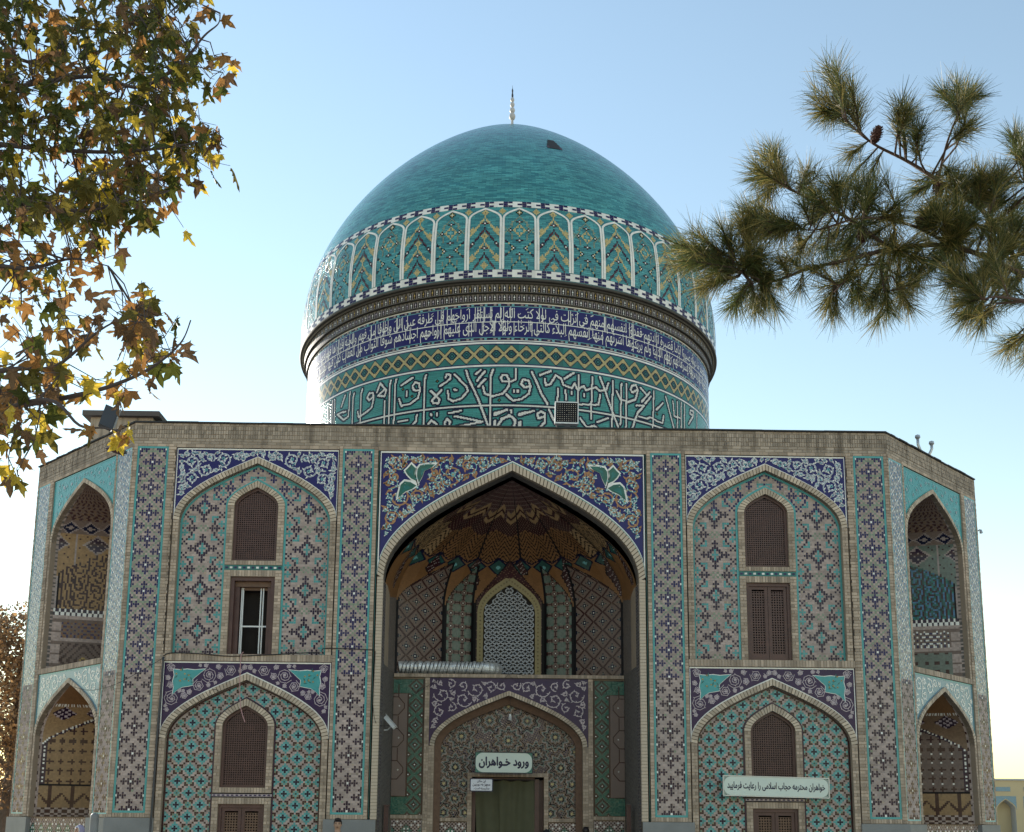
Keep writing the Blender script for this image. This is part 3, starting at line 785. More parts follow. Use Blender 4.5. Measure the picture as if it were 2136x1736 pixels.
# ------------------------------------------------------------------ niches: walls on a many-sided plan closed by a half vault
def niche(name, parent, F, cx, plan, z0, zs, za, ay, colour, ds=.034, dz=.034, fold=None, scaled=True):
    """plan runs from the right front corner round the back to the left front corner"""
    P = [Vector(p) for p in plan]
    S = []; acc = 0; pts = []
    for k in range(len(P) - 1):
        d = (P[k + 1] - P[k]).length; n = max(2, round(d / ds))
        for i in range(n):
            pts.append((P[k].lerp(P[k + 1], i / n), acc + d * i / n, k, d * i / n, d))
        acc += d
    pts.append((P[-1], acc, len(P) - 2, (P[-1] - P[-2]).length, (P[-1] - P[-2]).length))
    tot = acc
    # profile: rows of (keep fraction towards the centre, z)
    rows = []; n = max(2, round((zs - z0) / dz))
    for j in range(n): rows.append((1.0, z0 + (zs - z0) * j / n))
    cv = arch(1.0, zs, za, 44)[:45]
    a0 = max(abs(p[0]) for p in plan)
    # resample the curve with true width
    cv = arch(a0, zs, za, max(20, round(1.15 * (za - zs + a0 * .6) / dz)))
    cv = cv[:len(cv) // 2 + 1]
    for x, z in cv: rows.append((x / a0, z))
    A = Vector((0, ay)); qs, ks = [], []
    def pt(i, j):
        p, s, k, u, L = pts[i]; f, z = rows[j]
        q = A + (p - A) * f
        if fold:
            e = fold(s / tot, z, f); q = A + (q - A) * (1 + e)
        return (cx + q.x, q.y, z)
    V = [[pt(i, j) for j in range(len(rows))] for i in range(len(pts))]
    for i in range(len(pts) - 1):
        p, s, k, u, L = pts[i]; us = pts[i + 1][1] - s
        for j in range(len(rows) - 1):
            z = (rows[j][1] + rows[j + 1][1]) / 2
            c = colour((s + us / 2) / tot, k, u + us / 2, L, z, rows[j][0], round(u / us), j)
            if not c: continue
            qs.append([V[i][j], V[i + 1][j], V[i + 1][j + 1], V[i][j + 1]]); ks.append(c)
    return quads_obj(name, qs, ks, parent, F, 'stuff')
def tri(x): x = x % 1.0; return 1 - abs(2 * x - 1)

IW = tag(empty('portal_niche', parent=MZ), 'deep shadowed portal niche under a faceted half vault')
# ---- portal frame: spandrel with scrollwork, ring of individual bricks
oc = arch(2.79, 6.58, 9.04, 60)
PF = empty('portal_frame', parent=MZ)
sp = MB(); spandrel(sp, -2.80, 2.80, 9.27, oc, .02, 'cobalt_flat')
sp.ribbon([(2.785, 6.6), (2.785, 9.25), (-2.785, 9.25), (-2.785, 6.6)], .028, .016, 'white'); sp.ribbon([(2.757, 6.7), (2.757, 9.222), (-2.757, 9.222), (-2.757, 6.7)], .014, .015, 'cobalt')
sp.ribbon([(x * 1.0, z + .03) for x, z in oc], .030, .0155, 'white'); sp.ribbon([(x, z + .012) for x, z in oc], .018, .0145, 'turquoise')
sp.build('spandrel', PF)
ptop = arch_top(2.86, 6.62, 9.12)
ins = lambda x, z: abs(x) < 2.72 and z < 9.20 and z > ptop(x) + .015
sc = MB()
scrollwork(sc, ins, (-2.74, 2.74, 6.7, 9.22), .017, 21, .27, .045, 'orange_line', .034, 'orange_line', .085, flowers=('turq_pale', 'ochre'), nflow=60, turns=1.6, avoid=[(2.08, 8.72, .30)])
scrollwork(sc, ins, (-2.74, 2.74, 6.7, 9.22), .012, 29, .20, .035, 'turq_pale', .013, 'white', .045, flowers=('turq_pale', 'white'), nflow=70, turns=1.3, avoid=[(2.08, 8.72, .30)])
# three-lobed green leaf emblems outlined in white
for e in (-1, 1):
    lobes = [[(1.98, 8.55), (1.90, 8.72), (1.86, 8.84), (1.70, 8.92), (1.62, 9.00), (1.80, 9.00), (1.96, 8.97), (2.02, 8.88), (2.03, 8.72)],
             [(2.02, 8.60), (2.06, 8.78), (2.04, 8.90), (2.14, 9.00), (2.22, 8.90), (2.28, 8.84), (2.22, 8.74), (2.14, 8.66)],
             [(2.00, 8.52), (2.14, 8.60), (2.28, 8.62), (2.36, 8.54), (2.40, 8.36), (2.42, 8.22), (2.34, 8.30), (2.24, 8.38), (2.10, 8.44)]]
    for L in lobes:
        mx, mz = sum(p[0] for p in L) / len(L), sum(p[1] for p in L) / len(L)
        for f, y, m_ in ((1.18, .006, 'white'), (.92, .003, 'green'), (.42, .000, 'teal')):
            Q = [(mx + (x - mx) * f, mz + (z - mz) * f) for x, z in L]
            for k in range(len(Q)):
                a, b = Q[k], Q[(k + 1) % len(Q)]; sc.face([(e * mx, y, mz), (e * a[0], y, a[1]), (e * b[0], y, b[1])], m_)
sc.build('scrollwork', PF, kind='stuff')
# bricks of the portal arch, one object each
ring = empty('portal_arch', parent=MZ)
mt = MB()
O, Iq = arch(2.79, 6.58, 9.04, 46), arch(2.665, 6.50, 8.875, 46)
r = random.Random(5)
def one_brick(P):
    b = MB(); b.hexa(P, 'brick_light'); b.build('brick', ring)
for i in range(len(O) - 1):
    f = .11
    lp = lambda a, b, t: (a[0] + (b[0] - a[0]) * t, a[1] + (b[1] - a[1]) * t)
    o0, o1, i0, i1 = lp(O[i], O[i + 1], f), lp(O[i], O[i + 1], 1 - f), lp(Iq[i], Iq[i + 1], f), lp(Iq[i], Iq[i + 1], 1 - f)
    y0 = -.004 - r.uniform(0, .008); y1 = .12
    one_brick([(i0[0], y0, i0[1]), (o0[0], y0, o0[1]), (o0[0], y1, o0[1]), (i0[0], y1, i0[1]), (i1[0], y0, i1[1]), (o1[0], y0, o1[1]), (o1[0], y1, o1[1]), (i1[0], y1, i1[1])])
for a, b, c, d in ring_quads(O, Iq):
    mt.face([(a[0], .004, a[1]), (b[0], .004, b[1]), (c[0], .004, c[1]), (d[0], .004, d[1])], 'mortar_dark'); mt.face([(d[0], .004, d[1]), (c[0], .004, c[1]), (c[0], .12, c[1]), (d[0], .12, d[1])], 'mortar')
jb = MB(); jb.hexa([(-.0625, 0, -.030), (.0625, 0, -.030), (.0625, .12, -.030), (-.0625, .12, -.030), (-.0625, 0, .030), (.0625, 0, .030), (.0625, .12, .030), (-.0625, .12, .030)], 'brick_light')
proto = jb.build('brick', ring); first = True
nj = 74; hz = (6.54 - 1.58) / nj
for s in (-1, 1):
    mt.box(min(s * 2.667, s * 2.79), max(s * 2.667, s * 2.79), .004, .12, 0, 6.54, 'mortar_dark')
    for k in range(nj):
        o = proto if first else proto.copy()
        if not first: COL.objects.link(o)
        first = False
        o.matrix_basis = Matrix.Translation((s * 2.7275, -.004 - r.uniform(0, .008), 1.58 + (k + .5) * hz))
mt.build('mortar_bed', ring)
# soffit and jambs behind the ring
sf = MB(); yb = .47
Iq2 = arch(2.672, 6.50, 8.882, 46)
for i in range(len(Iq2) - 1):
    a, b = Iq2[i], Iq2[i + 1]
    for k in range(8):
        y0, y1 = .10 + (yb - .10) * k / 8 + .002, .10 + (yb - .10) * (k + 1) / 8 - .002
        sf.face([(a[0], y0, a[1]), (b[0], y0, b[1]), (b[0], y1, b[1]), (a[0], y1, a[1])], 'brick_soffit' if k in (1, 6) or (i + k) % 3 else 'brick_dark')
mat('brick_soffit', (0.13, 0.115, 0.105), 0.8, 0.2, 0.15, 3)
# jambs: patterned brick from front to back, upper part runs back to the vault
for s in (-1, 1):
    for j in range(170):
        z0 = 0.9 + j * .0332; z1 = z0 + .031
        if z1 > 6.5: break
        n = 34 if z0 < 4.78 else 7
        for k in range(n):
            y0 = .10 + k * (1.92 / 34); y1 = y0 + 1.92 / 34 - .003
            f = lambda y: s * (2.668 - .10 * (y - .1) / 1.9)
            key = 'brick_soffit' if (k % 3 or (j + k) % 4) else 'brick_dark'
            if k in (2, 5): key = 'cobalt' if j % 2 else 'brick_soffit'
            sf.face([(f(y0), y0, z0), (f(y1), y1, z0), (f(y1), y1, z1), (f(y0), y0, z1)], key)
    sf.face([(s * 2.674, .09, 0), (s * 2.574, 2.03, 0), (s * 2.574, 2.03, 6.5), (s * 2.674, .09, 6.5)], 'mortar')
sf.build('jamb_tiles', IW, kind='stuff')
# ---- upper niche
ZL = 4.775
plan = [(2.668, .47), (2.555, 2.03), (1.5, 2.75), (.83, 3.08), (-.83, 3.08), (-1.5, 2.75), (-2.555, 2.03), (-2.668, .47)]
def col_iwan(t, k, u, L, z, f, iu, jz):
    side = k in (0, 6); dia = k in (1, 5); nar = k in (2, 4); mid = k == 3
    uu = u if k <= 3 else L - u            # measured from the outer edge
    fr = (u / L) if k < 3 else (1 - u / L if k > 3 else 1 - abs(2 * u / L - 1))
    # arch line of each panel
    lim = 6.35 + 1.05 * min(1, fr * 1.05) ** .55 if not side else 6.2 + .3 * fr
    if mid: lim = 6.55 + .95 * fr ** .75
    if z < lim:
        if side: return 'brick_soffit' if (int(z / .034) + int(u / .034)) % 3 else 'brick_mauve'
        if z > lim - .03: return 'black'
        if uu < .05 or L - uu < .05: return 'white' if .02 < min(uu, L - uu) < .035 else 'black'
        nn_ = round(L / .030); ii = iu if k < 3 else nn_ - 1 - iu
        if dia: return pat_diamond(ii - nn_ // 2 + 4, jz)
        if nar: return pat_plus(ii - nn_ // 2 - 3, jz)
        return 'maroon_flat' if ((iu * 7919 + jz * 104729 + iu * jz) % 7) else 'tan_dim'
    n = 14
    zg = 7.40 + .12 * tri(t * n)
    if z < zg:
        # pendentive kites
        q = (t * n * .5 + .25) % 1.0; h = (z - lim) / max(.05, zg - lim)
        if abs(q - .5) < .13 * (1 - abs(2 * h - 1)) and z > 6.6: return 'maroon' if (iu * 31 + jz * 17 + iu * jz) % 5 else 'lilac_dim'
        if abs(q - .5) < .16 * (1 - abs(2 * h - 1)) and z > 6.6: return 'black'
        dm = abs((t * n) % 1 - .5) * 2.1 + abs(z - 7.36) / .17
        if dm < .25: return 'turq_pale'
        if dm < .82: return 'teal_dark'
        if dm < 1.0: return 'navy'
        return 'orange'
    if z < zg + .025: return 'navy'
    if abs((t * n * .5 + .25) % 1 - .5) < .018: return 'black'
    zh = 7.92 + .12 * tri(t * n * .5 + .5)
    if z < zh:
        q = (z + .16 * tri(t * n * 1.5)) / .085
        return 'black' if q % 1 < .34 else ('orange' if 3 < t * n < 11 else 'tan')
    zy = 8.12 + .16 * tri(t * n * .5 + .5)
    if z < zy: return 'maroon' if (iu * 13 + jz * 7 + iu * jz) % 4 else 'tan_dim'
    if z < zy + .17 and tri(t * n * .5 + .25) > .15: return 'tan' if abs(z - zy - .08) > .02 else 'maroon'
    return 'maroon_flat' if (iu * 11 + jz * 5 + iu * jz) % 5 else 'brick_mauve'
def fold(t, z, f):
    if f >= .999: return 0
    return .030 * (tri(t * 14) - .5) * min(1, (1 - f) * 6)
niche('vault_tiles', IW, FR, 0, plan, ZL, 6.35, 8.80, .47, col_iwan, .030, .030, fold)
gr = tag(empty('grille_window', parent=MZ), 'arched pale plaster grille of interlaced scrolls in the portal niche')
g = MB(); yg = 2.84
O = [(.60, ZL)] + arch(.60, 6.30, 6.98, 14) + [(-.60, ZL)]; O2 = [(.74, ZL)] + arch(.74, 6.32, 7.20, 14) + [(-.74, ZL)]
for a, b, c, d in ring_quads(O2, O):
    g.face([(a[0], yg - .03, a[1]), (b[0], yg - .03, b[1]), (c[0], yg - .03, c[1]), (d[0], yg - .03, d[1])], 'gold_trim'); g.face([(d[0], yg - .03, d[1]), (c[0], yg - .03, c[1]), (c[0], yg + .05, c[1]), (d[0], yg + .05, d[1])], 'gold_trim'); g.face([(a[0], yg - .03, a[1]), (b[0], yg - .03, b[1]), (b[0], yg + .26, b[1]), (a[0], yg + .26, a[1])], 'gold_trim')
mid = [((a[0] + b[0]) / 2, (a[1] + b[1]) / 2) for a, b in zip(O2, O)]
for a, b in zip(mid[:-1], mid[1:]):
    n = max(1, int(math.hypot(a[0] - b[0], a[1] - b[1]) / .09))
    for k in range(n): flower(g, a[0] + (b[0] - a[0]) * k / n, a[1] + (b[1] - a[1]) * k / n, .022, yg - .034, 'black', 'ochre', 4)
g.build('frame', gr)
gb = MB(); tg = arch_top(.60, 6.30, 6.98)
gb.face([(-.61, yg + .034, ZL), (.61, yg + .034, ZL), (.61, yg + .034, 6.4)] + [(x, yg + .034, z) for x, z in arch(.60, 6.3, 6.98, 10)] + [(-.61, yg + .034, 6.4)], 'unlit_interior'); gb.build('opening', gr)  # flat dark sheet painted as the shade behind the grille
gs = MB()
row = 0; z = ZL + .05
while z < 6.95:
    for c in range(-3, 4):
        x = c * .19 + (0.095 if row % 2 else 0)
        for e in (-1, 1):
            P = spiral_pts(x + e * .042, z, .062, 1.1, math.pi / 2 if e > 0 else math.pi / 2, -e, 10, .3)
            if all(abs(px) < .58 and pz < tg(px) - .02 for px, pz in P):
                gs.ribbon(P, .026, yg + .01, 'plaster')
                gs.ribbon([(P[0][0], P[0][1]), (x, z + .11), (x + e * .01, z + .17)], .022, yg + .012, 'plaster')
    for e in (-1, 1):
        x = e * .0
    row += 1; z += .135
gs.build('tracery', gr, kind='stuff')
# ledge floor and brick course
lf = MB(); lf.face([(-2.56, 2.0, ZL), (2.56, 2.0, ZL), (1.6, 3.08, ZL), (-1.6, 3.08, ZL)], 'brick_grey')
lf.box(-2.56, 2.56, 1.985, 2.1, 4.695, ZL, 'mortar'); brickfield(lf, -2.56, 2.56, 4.695, ZL, 1.983, course=.065, ln=.08, soldier=True, bed=False, d=.006, seed=4); lf.build('ledge', IW, kind='stuff')

# ---- lower wall of the portal with the doorway
YW = 2.0
DW = tag(empty('door_wall', parent=MZ), 'arched doorway surround with star-pattern tympanum at the back of the portal')
oc = arch(1.735, 3.19, 4.41, 36)
sp = MB(); spandrel(sp, -1.76, 1.76, 4.69, oc, YW + .02, 'plum_flat'); sp.build('spandrel', DW)
t3 = arch_top(1.76, 3.2, 4.44)
sv = MB(); scrollwork(sv, lambda x, z: abs(x) < 1.72 and z < 4.66 and z > t3(x), (-1.74, 1.74, 3.2, 4.67), YW + .016, 41, .19, .04, 'lilac', .018, 'lilac', .05, core=None, flowers=None, turns=1.2); sv.build('scrollwork', DW, kind='stuff')
vb = MB(); voussoirs(vb, (1.735, 3.19, 4.41), (1.635, 3.17, 4.31), 34, YW, YW + .20, seed=61)
so_, si_ = arch(1.66, 3.17, 4.335, 30), arch(1.50, 3.15, 4.135, 30)
for a, b, c, d in ring_quads([(1.66, .3)] + so_ + [(-1.66, .3)], [(1.50, .3)] + si_ + [(-1.50, .3)]):
    vb.face([(a[0], YW + .19, a[1]), (b[0], YW + .19, b[1]), (c[0], YW + .30, c[1]), (d[0], YW + .30, d[1])], 'brick_brown')
    vb.face([(d[0], YW + .30, d[1]), (c[0], YW + .30, c[1]), (c[0], YW + .42, c[1]), (d[0], YW + .42, d[1])], 'brick_brown')
mat('brick_brown', (0.16, 0.095, 0.065), 0.85, 0, 0.25, 14)
for s in (-1, 1):
    x0, x1 = sorted((s * 1.635, s * 1.76)); vb.box(x0, x1, YW + .006, YW + .42, 0, 3.18, 'mortar'); brickfield(vb, x0, x1, .9, 3.18, YW + .004, course=.066, ln=.125, bed=False, d=.006, seed=62)
    x0, x1 = sorted((s * 1.76, s * 1.865)); vb.box(x0, x1, YW + .007, YW + .3, 0, 4.69, 'mortar'); brickfield(vb, x0, x1, .9, 4.69, YW + .005, course=.066, ln=.11, bed=False, d=.006, seed=63)
vb.build('arch_bricks', DW, kind='stuff')
# tympanum of nested stars
YT = YW + .40
t4 = arch_top(1.62, 3.17, 4.29)
stars = [(0, 3.34, .36, 10)] + [(e * .62, 3.02, .30, 10) for e in (-1, 1)] + [(e * 1.18, 2.74, .34, 10) for e in (-1, 1)] + [(e * 1.05, 3.42, .34, 10) for e in (-1, 1)] + [(e * .42, 3.78, .26, 8) for e in (-1, 1)] + [(0, 4.1, .2, 8)] + [(e * 1.18, 2.05, .30, 8) for e in (-1, 1)] + [(e * 1.5, 3.1, .2, 6) for e in (-1, 1)] + [(e * .98, 2.38, .2, 6) for e in (-1, 1)] + [(e * 1.42, 2.38, .2, 6) for e in (-1, 1)] + [(e * .95, 1.74, .22, 6) for e in (-1, 1)] + [(e * 1.42, 1.74, .22, 6) for e in (-1, 1)]
def pat_girih(i, j):
    x, z = i * .021, j * .021
    best = None
    for sx, sz, R, n in stars:
        d = math.hypot(x - sx, z - sz) / R
        if best is None or d < best[0]: best = (d, sx, sz, R, n)
    d, sx, sz, R, n = best
    an = math.atan2(z - sz, x - sx); rr = math.hypot(x - sx, z - sz) * (1 + .16 * math.cos(n * an))
    q = rr / .052
    if rr > R * 1.05: return 'cobalt' if (i + 2 * j) % 5 == 0 else 'brick_mauve'
    if q < .6: return 'yellow'
    fr = q % 1
    if fr < .34: return 'lilac_dim' if int(q) % 3 == 2 else 'black'
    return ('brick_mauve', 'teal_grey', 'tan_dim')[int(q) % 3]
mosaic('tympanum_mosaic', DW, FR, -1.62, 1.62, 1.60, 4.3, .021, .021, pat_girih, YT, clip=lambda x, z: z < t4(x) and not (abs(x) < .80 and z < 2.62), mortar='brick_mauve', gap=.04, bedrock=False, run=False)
bd = MB()
for s in (-1, 1):
    bd.face([(s * .80, YT + .008, 1.6), (s * 1.62, YT + .008, 1.6), (s * 1.62, YT + .008, 3.2), (s * .80, YT + .008, 3.2)], 'brick_mauve')
bd.face([(-1.6, YT + .008, 3.2), (1.6, YT + .008, 3.2)] + [(x, YT + .008, z) for x, z in arch(1.6, 3.2, 4.28, 12)][1:-1], 'brick_mauve')
bd.face([(-.80, YT + .008, 2.6), (.80, YT + .008, 2.6), (.80, YT + .008, 3.2), (-.80, YT + .008, 3.2)], 'brick_mauve')
bd.ribbon([(1.60, 1.62)] + arch(1.60, 3.17, 4.27, 24) + [(-1.60, 1.62)], .03, YT - .006, 'black')
bd.build('tympanum_bed', DW)
# door jambs, lintel, dado inside the arch
dj = MB()
for s in (-1, 1):
    x0, x1 = sorted((s * .80, s * .90)); dj.box(x0, x1, YT - .02, YT + .3, 0, 2.62, 'mortar'); brickfield(dj, x0, x1, .9, 2.62, YT - .022, course=.066, ln=.10, bed=False, d=.006, seed=71)
dj.box(-.80, .80, YT - .02, YT + .3, 2.53, 2.62, 'mortar'); brickfield(dj, -.80, .80, 2.53, 2.62, YT - .022, course=.06, ln=.09, soldier=True, bed=False, d=.006, seed=72)
for s in (-1, 1):
    x0, x1 = sorted((s * .90, s * 1.62)); dj.box(x0, x1, YT - .03, YT + .1, 1.55, 1.63, 'mortar'); brickfield(dj, x0, x1, 1.55, 1.63, YT - .032, course=.06, ln=.08, soldier=True, bed=False, d=.006, seed=73)
    x0, x1 = sorted((s * 1.865, s * 2.56)); dj.box(x0, x1, YW + .008, YW + .1, 1.60, 1.68, 'mortar'); brickfield(dj, x0, x1, 1.60, 1.68, YW + .006, course=.06, ln=.08, soldier=True, bed=False, d=.006, seed=74)
dj.build('door_bricks', DW, kind='stuff')
for s in (-1, 1):
    x0, x1 = sorted((s * .92, s * 1.60)); mosaic('dado_mosaic', DW, FR, x0, x1, .6, 1.53, .038, .038, pat_dado, YT - .02, org=((x0 + x1) / 2, 1.3))
    x0, x1 = sorted((s * 1.88, s * 2.54)); mosaic('dado_mosaic', DW, FR, x0, x1, .6, 1.58, .038, .038, pat_dado, YW + .01, org=((x0 + x1) / 2, 1.35))
    # green side panels wrapping a brown field
    xo, xi = s * 2.56, s * 1.88
    xc = s * 2.06
    def gclip(x, z): return abs(x) < 2.235 or z > 4.33 or z < 2.08
    x0, x1 = sorted((xi, xo)); mosaic('side_mosaic', DW, FR, x0, x1, 1.69, 4.66, .027, .027, pat_greenpanel, YW + .012, org=(xc, 3.2), clip=gclip, mortar='green_dim')
    bp = MB(); x0, x1 = sorted((s * 2.235, s * 2.555)); bp.box(x0, x1, YW - .004, YW + .02, 2.08, 4.33, 'brick_mauve')
    for zz in (2.35, 3.05, 3.75):
        X = lambda d: s * (2.56 - d)
        bp.ribbon([(X(0), zz + .5), (X(.12), zz + .5), (X(.25), zz + .35), (X(.25), zz + .25), (X(.12), zz + .1), (X(0), zz + .1)], .022, YW - .006, 'maroon')
        bp.ribbon([(X(.12), zz + .5), (X(.12), zz + .78)], .022, YW - .0065, 'maroon')
        flower(bp, X(.14), zz + .3, .02, YW - .008, 'white', 'maroon', 4)
    edge = [(s * 1.89, 1.70), (s * 1.89, 4.65), (s * 2.55, 4.65)]
    bp.ribbon(edge, .022, YW + .006, 'maroon'); bp.ribbon([(s * 2.55, 4.33), (s * 2.228, 4.33), (s * 2.228, 2.08), (s * 2.55, 2.08)], .022, YW - .007, 'maroon')
    bp.build('side_panel', DW)
wl = MB()
for s in (-1, 1):
    wl = MB(); x0, x1 = sorted((s * 1.865, s * 2.57)); wl.face([(x0, YW + .05, 0), (x1, YW + .05, 0), (x1, YW + .05, 4.7), (x0, YW + .05, 4.7)], 'mortar'); wl.build('back_wall', DW)
    wl = MB(); x0, x1 = sorted((s * .9, s * 1.62)); wl.face([(x0, YT + .05, 0), (x1, YT + .05, 0), (x1, YT + .05, 1.6), (x0, YT + .05, 1.6)], 'mortar'); wl.build('back_wall', DW)
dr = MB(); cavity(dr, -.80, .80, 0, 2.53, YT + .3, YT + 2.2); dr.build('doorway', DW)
dl = MB(); dl.box(.60, .70, YT + .12, YT + .26, 0, 2.49, 'wood'); dl.box(.70, .797, YT + .20, YT + .29, 0, 2.47, 'wood'); dl.box(-.797, -.72, YT + .12, YT + .26, 0, 2.49, 'wood'); dl.box(-.72, .60, YT + .15, YT + .26, 2.46, 2.52, 'wood'); dl.build('door_frame', DW)
# ------------------------------------------------------------------ chamfered corner faces with two storeys of open niches
def corner_face(s):
    F = FD[s]; X = lambda a, b: tuple(sorted((s * a, s * b))); cx = s * 2.235; hw = 1.43
    B = tag(empty('corner_face', parent=MZ), 'sunlit-side chamfered corner with two stacked arched niches' if s < 0 else 'shaded chamfered corner with two stacked arched niches')
    for a, b in ((.07, .69), (3.99, 4.60)):
        x0, x1 = X(a, b)
        def fn(i, j):
            if j < 62: 
                k = pat_pilaster(False)(i, j)
                return k if k != 'brick_pink' or (i + j) % 3 else 'brick_pink'
            return pat_diag(i, j)
        pilaster(F, x0, x1, 1.64, 9.29, fn, cw=.047, ch=.0463, frame='turq_pale', dia=True)
    bk = MB(); q = 200
    for a, b in ((0.0, .07), (.69, .775), (3.80, 3.99), (4.60, 4.67)):
        x0, x1 = X(a, b); q += 1; bk.box(x0, x1, .006, .4, 1.58, PB, 'mortar'); brickfield(bk, x0, x1, 1.58, PB, .004, course=.066, ln=.24, bed=False, d=.010, seed=q)
    for a, b in ((.07, .69), (3.99, 4.60)):
        x0, x1 = X(a, b); brickfield(bk, x0, x1, 9.29, PB, .004, seed=q + 9); brickfield(bk, x0, x1, 1.575, 1.64, .004, course=.06, ln=.07, soldier=True, seed=q + 8)
    x0, x1 = X(.775, 3.80); brickfield(bk, x0, x1, 9.285, PB, .004, seed=q + 7)
    lx0, lx1 = X(.775, 3.80)
    bk.box(lx0, lx1, -.004, .25, 4.74, 4.86, 'mortar'); brickfield(bk, lx0, lx1, 4.74, 4.86, -.006, course=.06, ln=.12, soldier=True, bed=False, d=.006, seed=q + 6)
    bk.build('brickwork', B, F, kind='stuff')
    for a, b in ((-.02, .84), (3.66, 4.70)):
        x0, x1 = X(a, b); dd = MB(); dd.box(x0, x1, -.05, .4, 0, 1.57, 'stone'); dd.build('stone_slab', B, F)
    for lv, (zb, zs, za, tp) in enumerate(((4.86, 7.82, 9.06, 9.285), (1.58, 3.36, 4.55, 4.74))):
        oc = arch(hw + .09, zs, za, 30, cx)
        sp = MB(); base = 'turq_flat' if lv == 0 else 'blue_mid_flat'
        spandrel(sp, lx0, lx1, tp, oc, .03, base)
        # wall strip between spandrel foot and jamb
        for e in (-1, 1):
            xa, xb = sorted((cx + e * (hw + .085), lx1 if e > 0 else lx0))
            if xb > xa: sp.face([(xa, .031, zb), (xb, .031, zb), (xb, .031, zs), (xa, .031, zs)], 'brick')
        sp.ribbon([(lx1 - .02, zs), (lx1 - .02, tp - .02), (lx0 + .02, tp - .02), (lx0 + .02, zs)], .022, .026, 'turq_pale')
        sp.build('spandrel', B, F)
        t = arch_top(hw + .14, zs, za + .06); av = MB()
        scrollwork(av, lambda x, z: lx0 + .05 < x < lx1 - .05 and z < tp - .05 and z > t(x - cx), (cx - 1.5, cx + 1.5, zs, tp), .028, 50 + lv, .19, .05, 'turq_pale' if lv == 0 else 'white', .016 if lv == 0 else .024, 'turq_pale' if lv == 0 else 'white', .05 if lv == 0 else .06, core=None, flowers=('lilac', 'turquoise') if lv == 0 else None, cx=cx, nflow=6, turns=1.4)
        av.build('scrollwork', B, F, kind='stuff')
        vb = MB(); voussoirs(vb, (hw + .09, zs, za), (hw, zs - .02, za - .10), 28, -.004, .11, seed=90 + lv); vb.v = [(x + cx, y, z) for x, y, z in vb.v]
        for e in (-1, 1):
            xa, xb = sorted((cx + e * hw, cx + e * (hw + .09))); vb.box(xa, xb, .003, .11, zb, zs - .01, 'mortar'); brickfield(vb, xa, xb, zb, zs - .01, .001, course=.066, ln=.09, bed=False, d=.006, seed=95)
        vb.build('arch_bricks', B, F, kind='stuff')
        plan = [(hw + .005, .10), (hw - .01, .17), (.78, 1.45), (-.78, 1.45), (-hw + .01, .17), (-hw - .005, .10)]
        warm = s < 0
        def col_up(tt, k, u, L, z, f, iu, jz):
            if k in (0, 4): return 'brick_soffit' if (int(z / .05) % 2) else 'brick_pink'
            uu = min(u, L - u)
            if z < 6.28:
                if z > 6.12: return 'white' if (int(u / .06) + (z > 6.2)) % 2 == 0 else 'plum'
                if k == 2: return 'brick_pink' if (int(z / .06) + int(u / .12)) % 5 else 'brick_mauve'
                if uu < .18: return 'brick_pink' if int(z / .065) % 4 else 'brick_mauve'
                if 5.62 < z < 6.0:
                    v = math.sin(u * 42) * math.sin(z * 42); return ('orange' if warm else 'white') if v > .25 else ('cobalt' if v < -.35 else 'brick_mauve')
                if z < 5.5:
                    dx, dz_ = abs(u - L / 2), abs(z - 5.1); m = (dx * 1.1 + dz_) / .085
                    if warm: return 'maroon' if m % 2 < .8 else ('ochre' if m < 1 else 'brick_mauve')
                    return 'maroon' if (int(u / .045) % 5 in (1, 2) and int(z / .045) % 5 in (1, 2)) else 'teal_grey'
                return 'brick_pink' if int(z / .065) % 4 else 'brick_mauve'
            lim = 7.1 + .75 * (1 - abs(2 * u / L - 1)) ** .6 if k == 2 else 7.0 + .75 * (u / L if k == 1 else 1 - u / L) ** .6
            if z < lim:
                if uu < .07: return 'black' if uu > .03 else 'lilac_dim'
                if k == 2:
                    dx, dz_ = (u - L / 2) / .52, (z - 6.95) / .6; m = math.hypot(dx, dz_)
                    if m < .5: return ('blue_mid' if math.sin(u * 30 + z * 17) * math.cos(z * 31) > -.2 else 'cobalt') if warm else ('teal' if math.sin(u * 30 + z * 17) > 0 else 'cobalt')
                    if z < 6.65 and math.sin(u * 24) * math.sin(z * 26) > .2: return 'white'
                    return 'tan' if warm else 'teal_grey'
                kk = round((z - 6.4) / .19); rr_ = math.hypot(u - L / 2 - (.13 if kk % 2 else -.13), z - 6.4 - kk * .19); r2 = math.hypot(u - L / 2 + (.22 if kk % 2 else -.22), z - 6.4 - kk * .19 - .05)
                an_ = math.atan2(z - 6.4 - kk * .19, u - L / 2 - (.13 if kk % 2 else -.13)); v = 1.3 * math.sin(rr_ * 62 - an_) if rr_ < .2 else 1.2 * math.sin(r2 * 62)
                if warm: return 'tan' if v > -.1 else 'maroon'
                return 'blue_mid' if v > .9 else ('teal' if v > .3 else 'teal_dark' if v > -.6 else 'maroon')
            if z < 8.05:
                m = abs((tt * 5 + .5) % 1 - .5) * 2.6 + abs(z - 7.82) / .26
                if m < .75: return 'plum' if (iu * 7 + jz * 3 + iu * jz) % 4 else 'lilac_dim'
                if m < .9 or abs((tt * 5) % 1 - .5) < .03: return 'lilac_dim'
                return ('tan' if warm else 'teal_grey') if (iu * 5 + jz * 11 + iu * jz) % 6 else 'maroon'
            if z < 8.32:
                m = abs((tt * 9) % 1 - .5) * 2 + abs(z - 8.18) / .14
                return 'lilac_dim' if .8 < m < 1.0 else ('navy' if m < .8 and m > .35 else ('lilac_dim' if m < .35 else 'brick_mauve'))
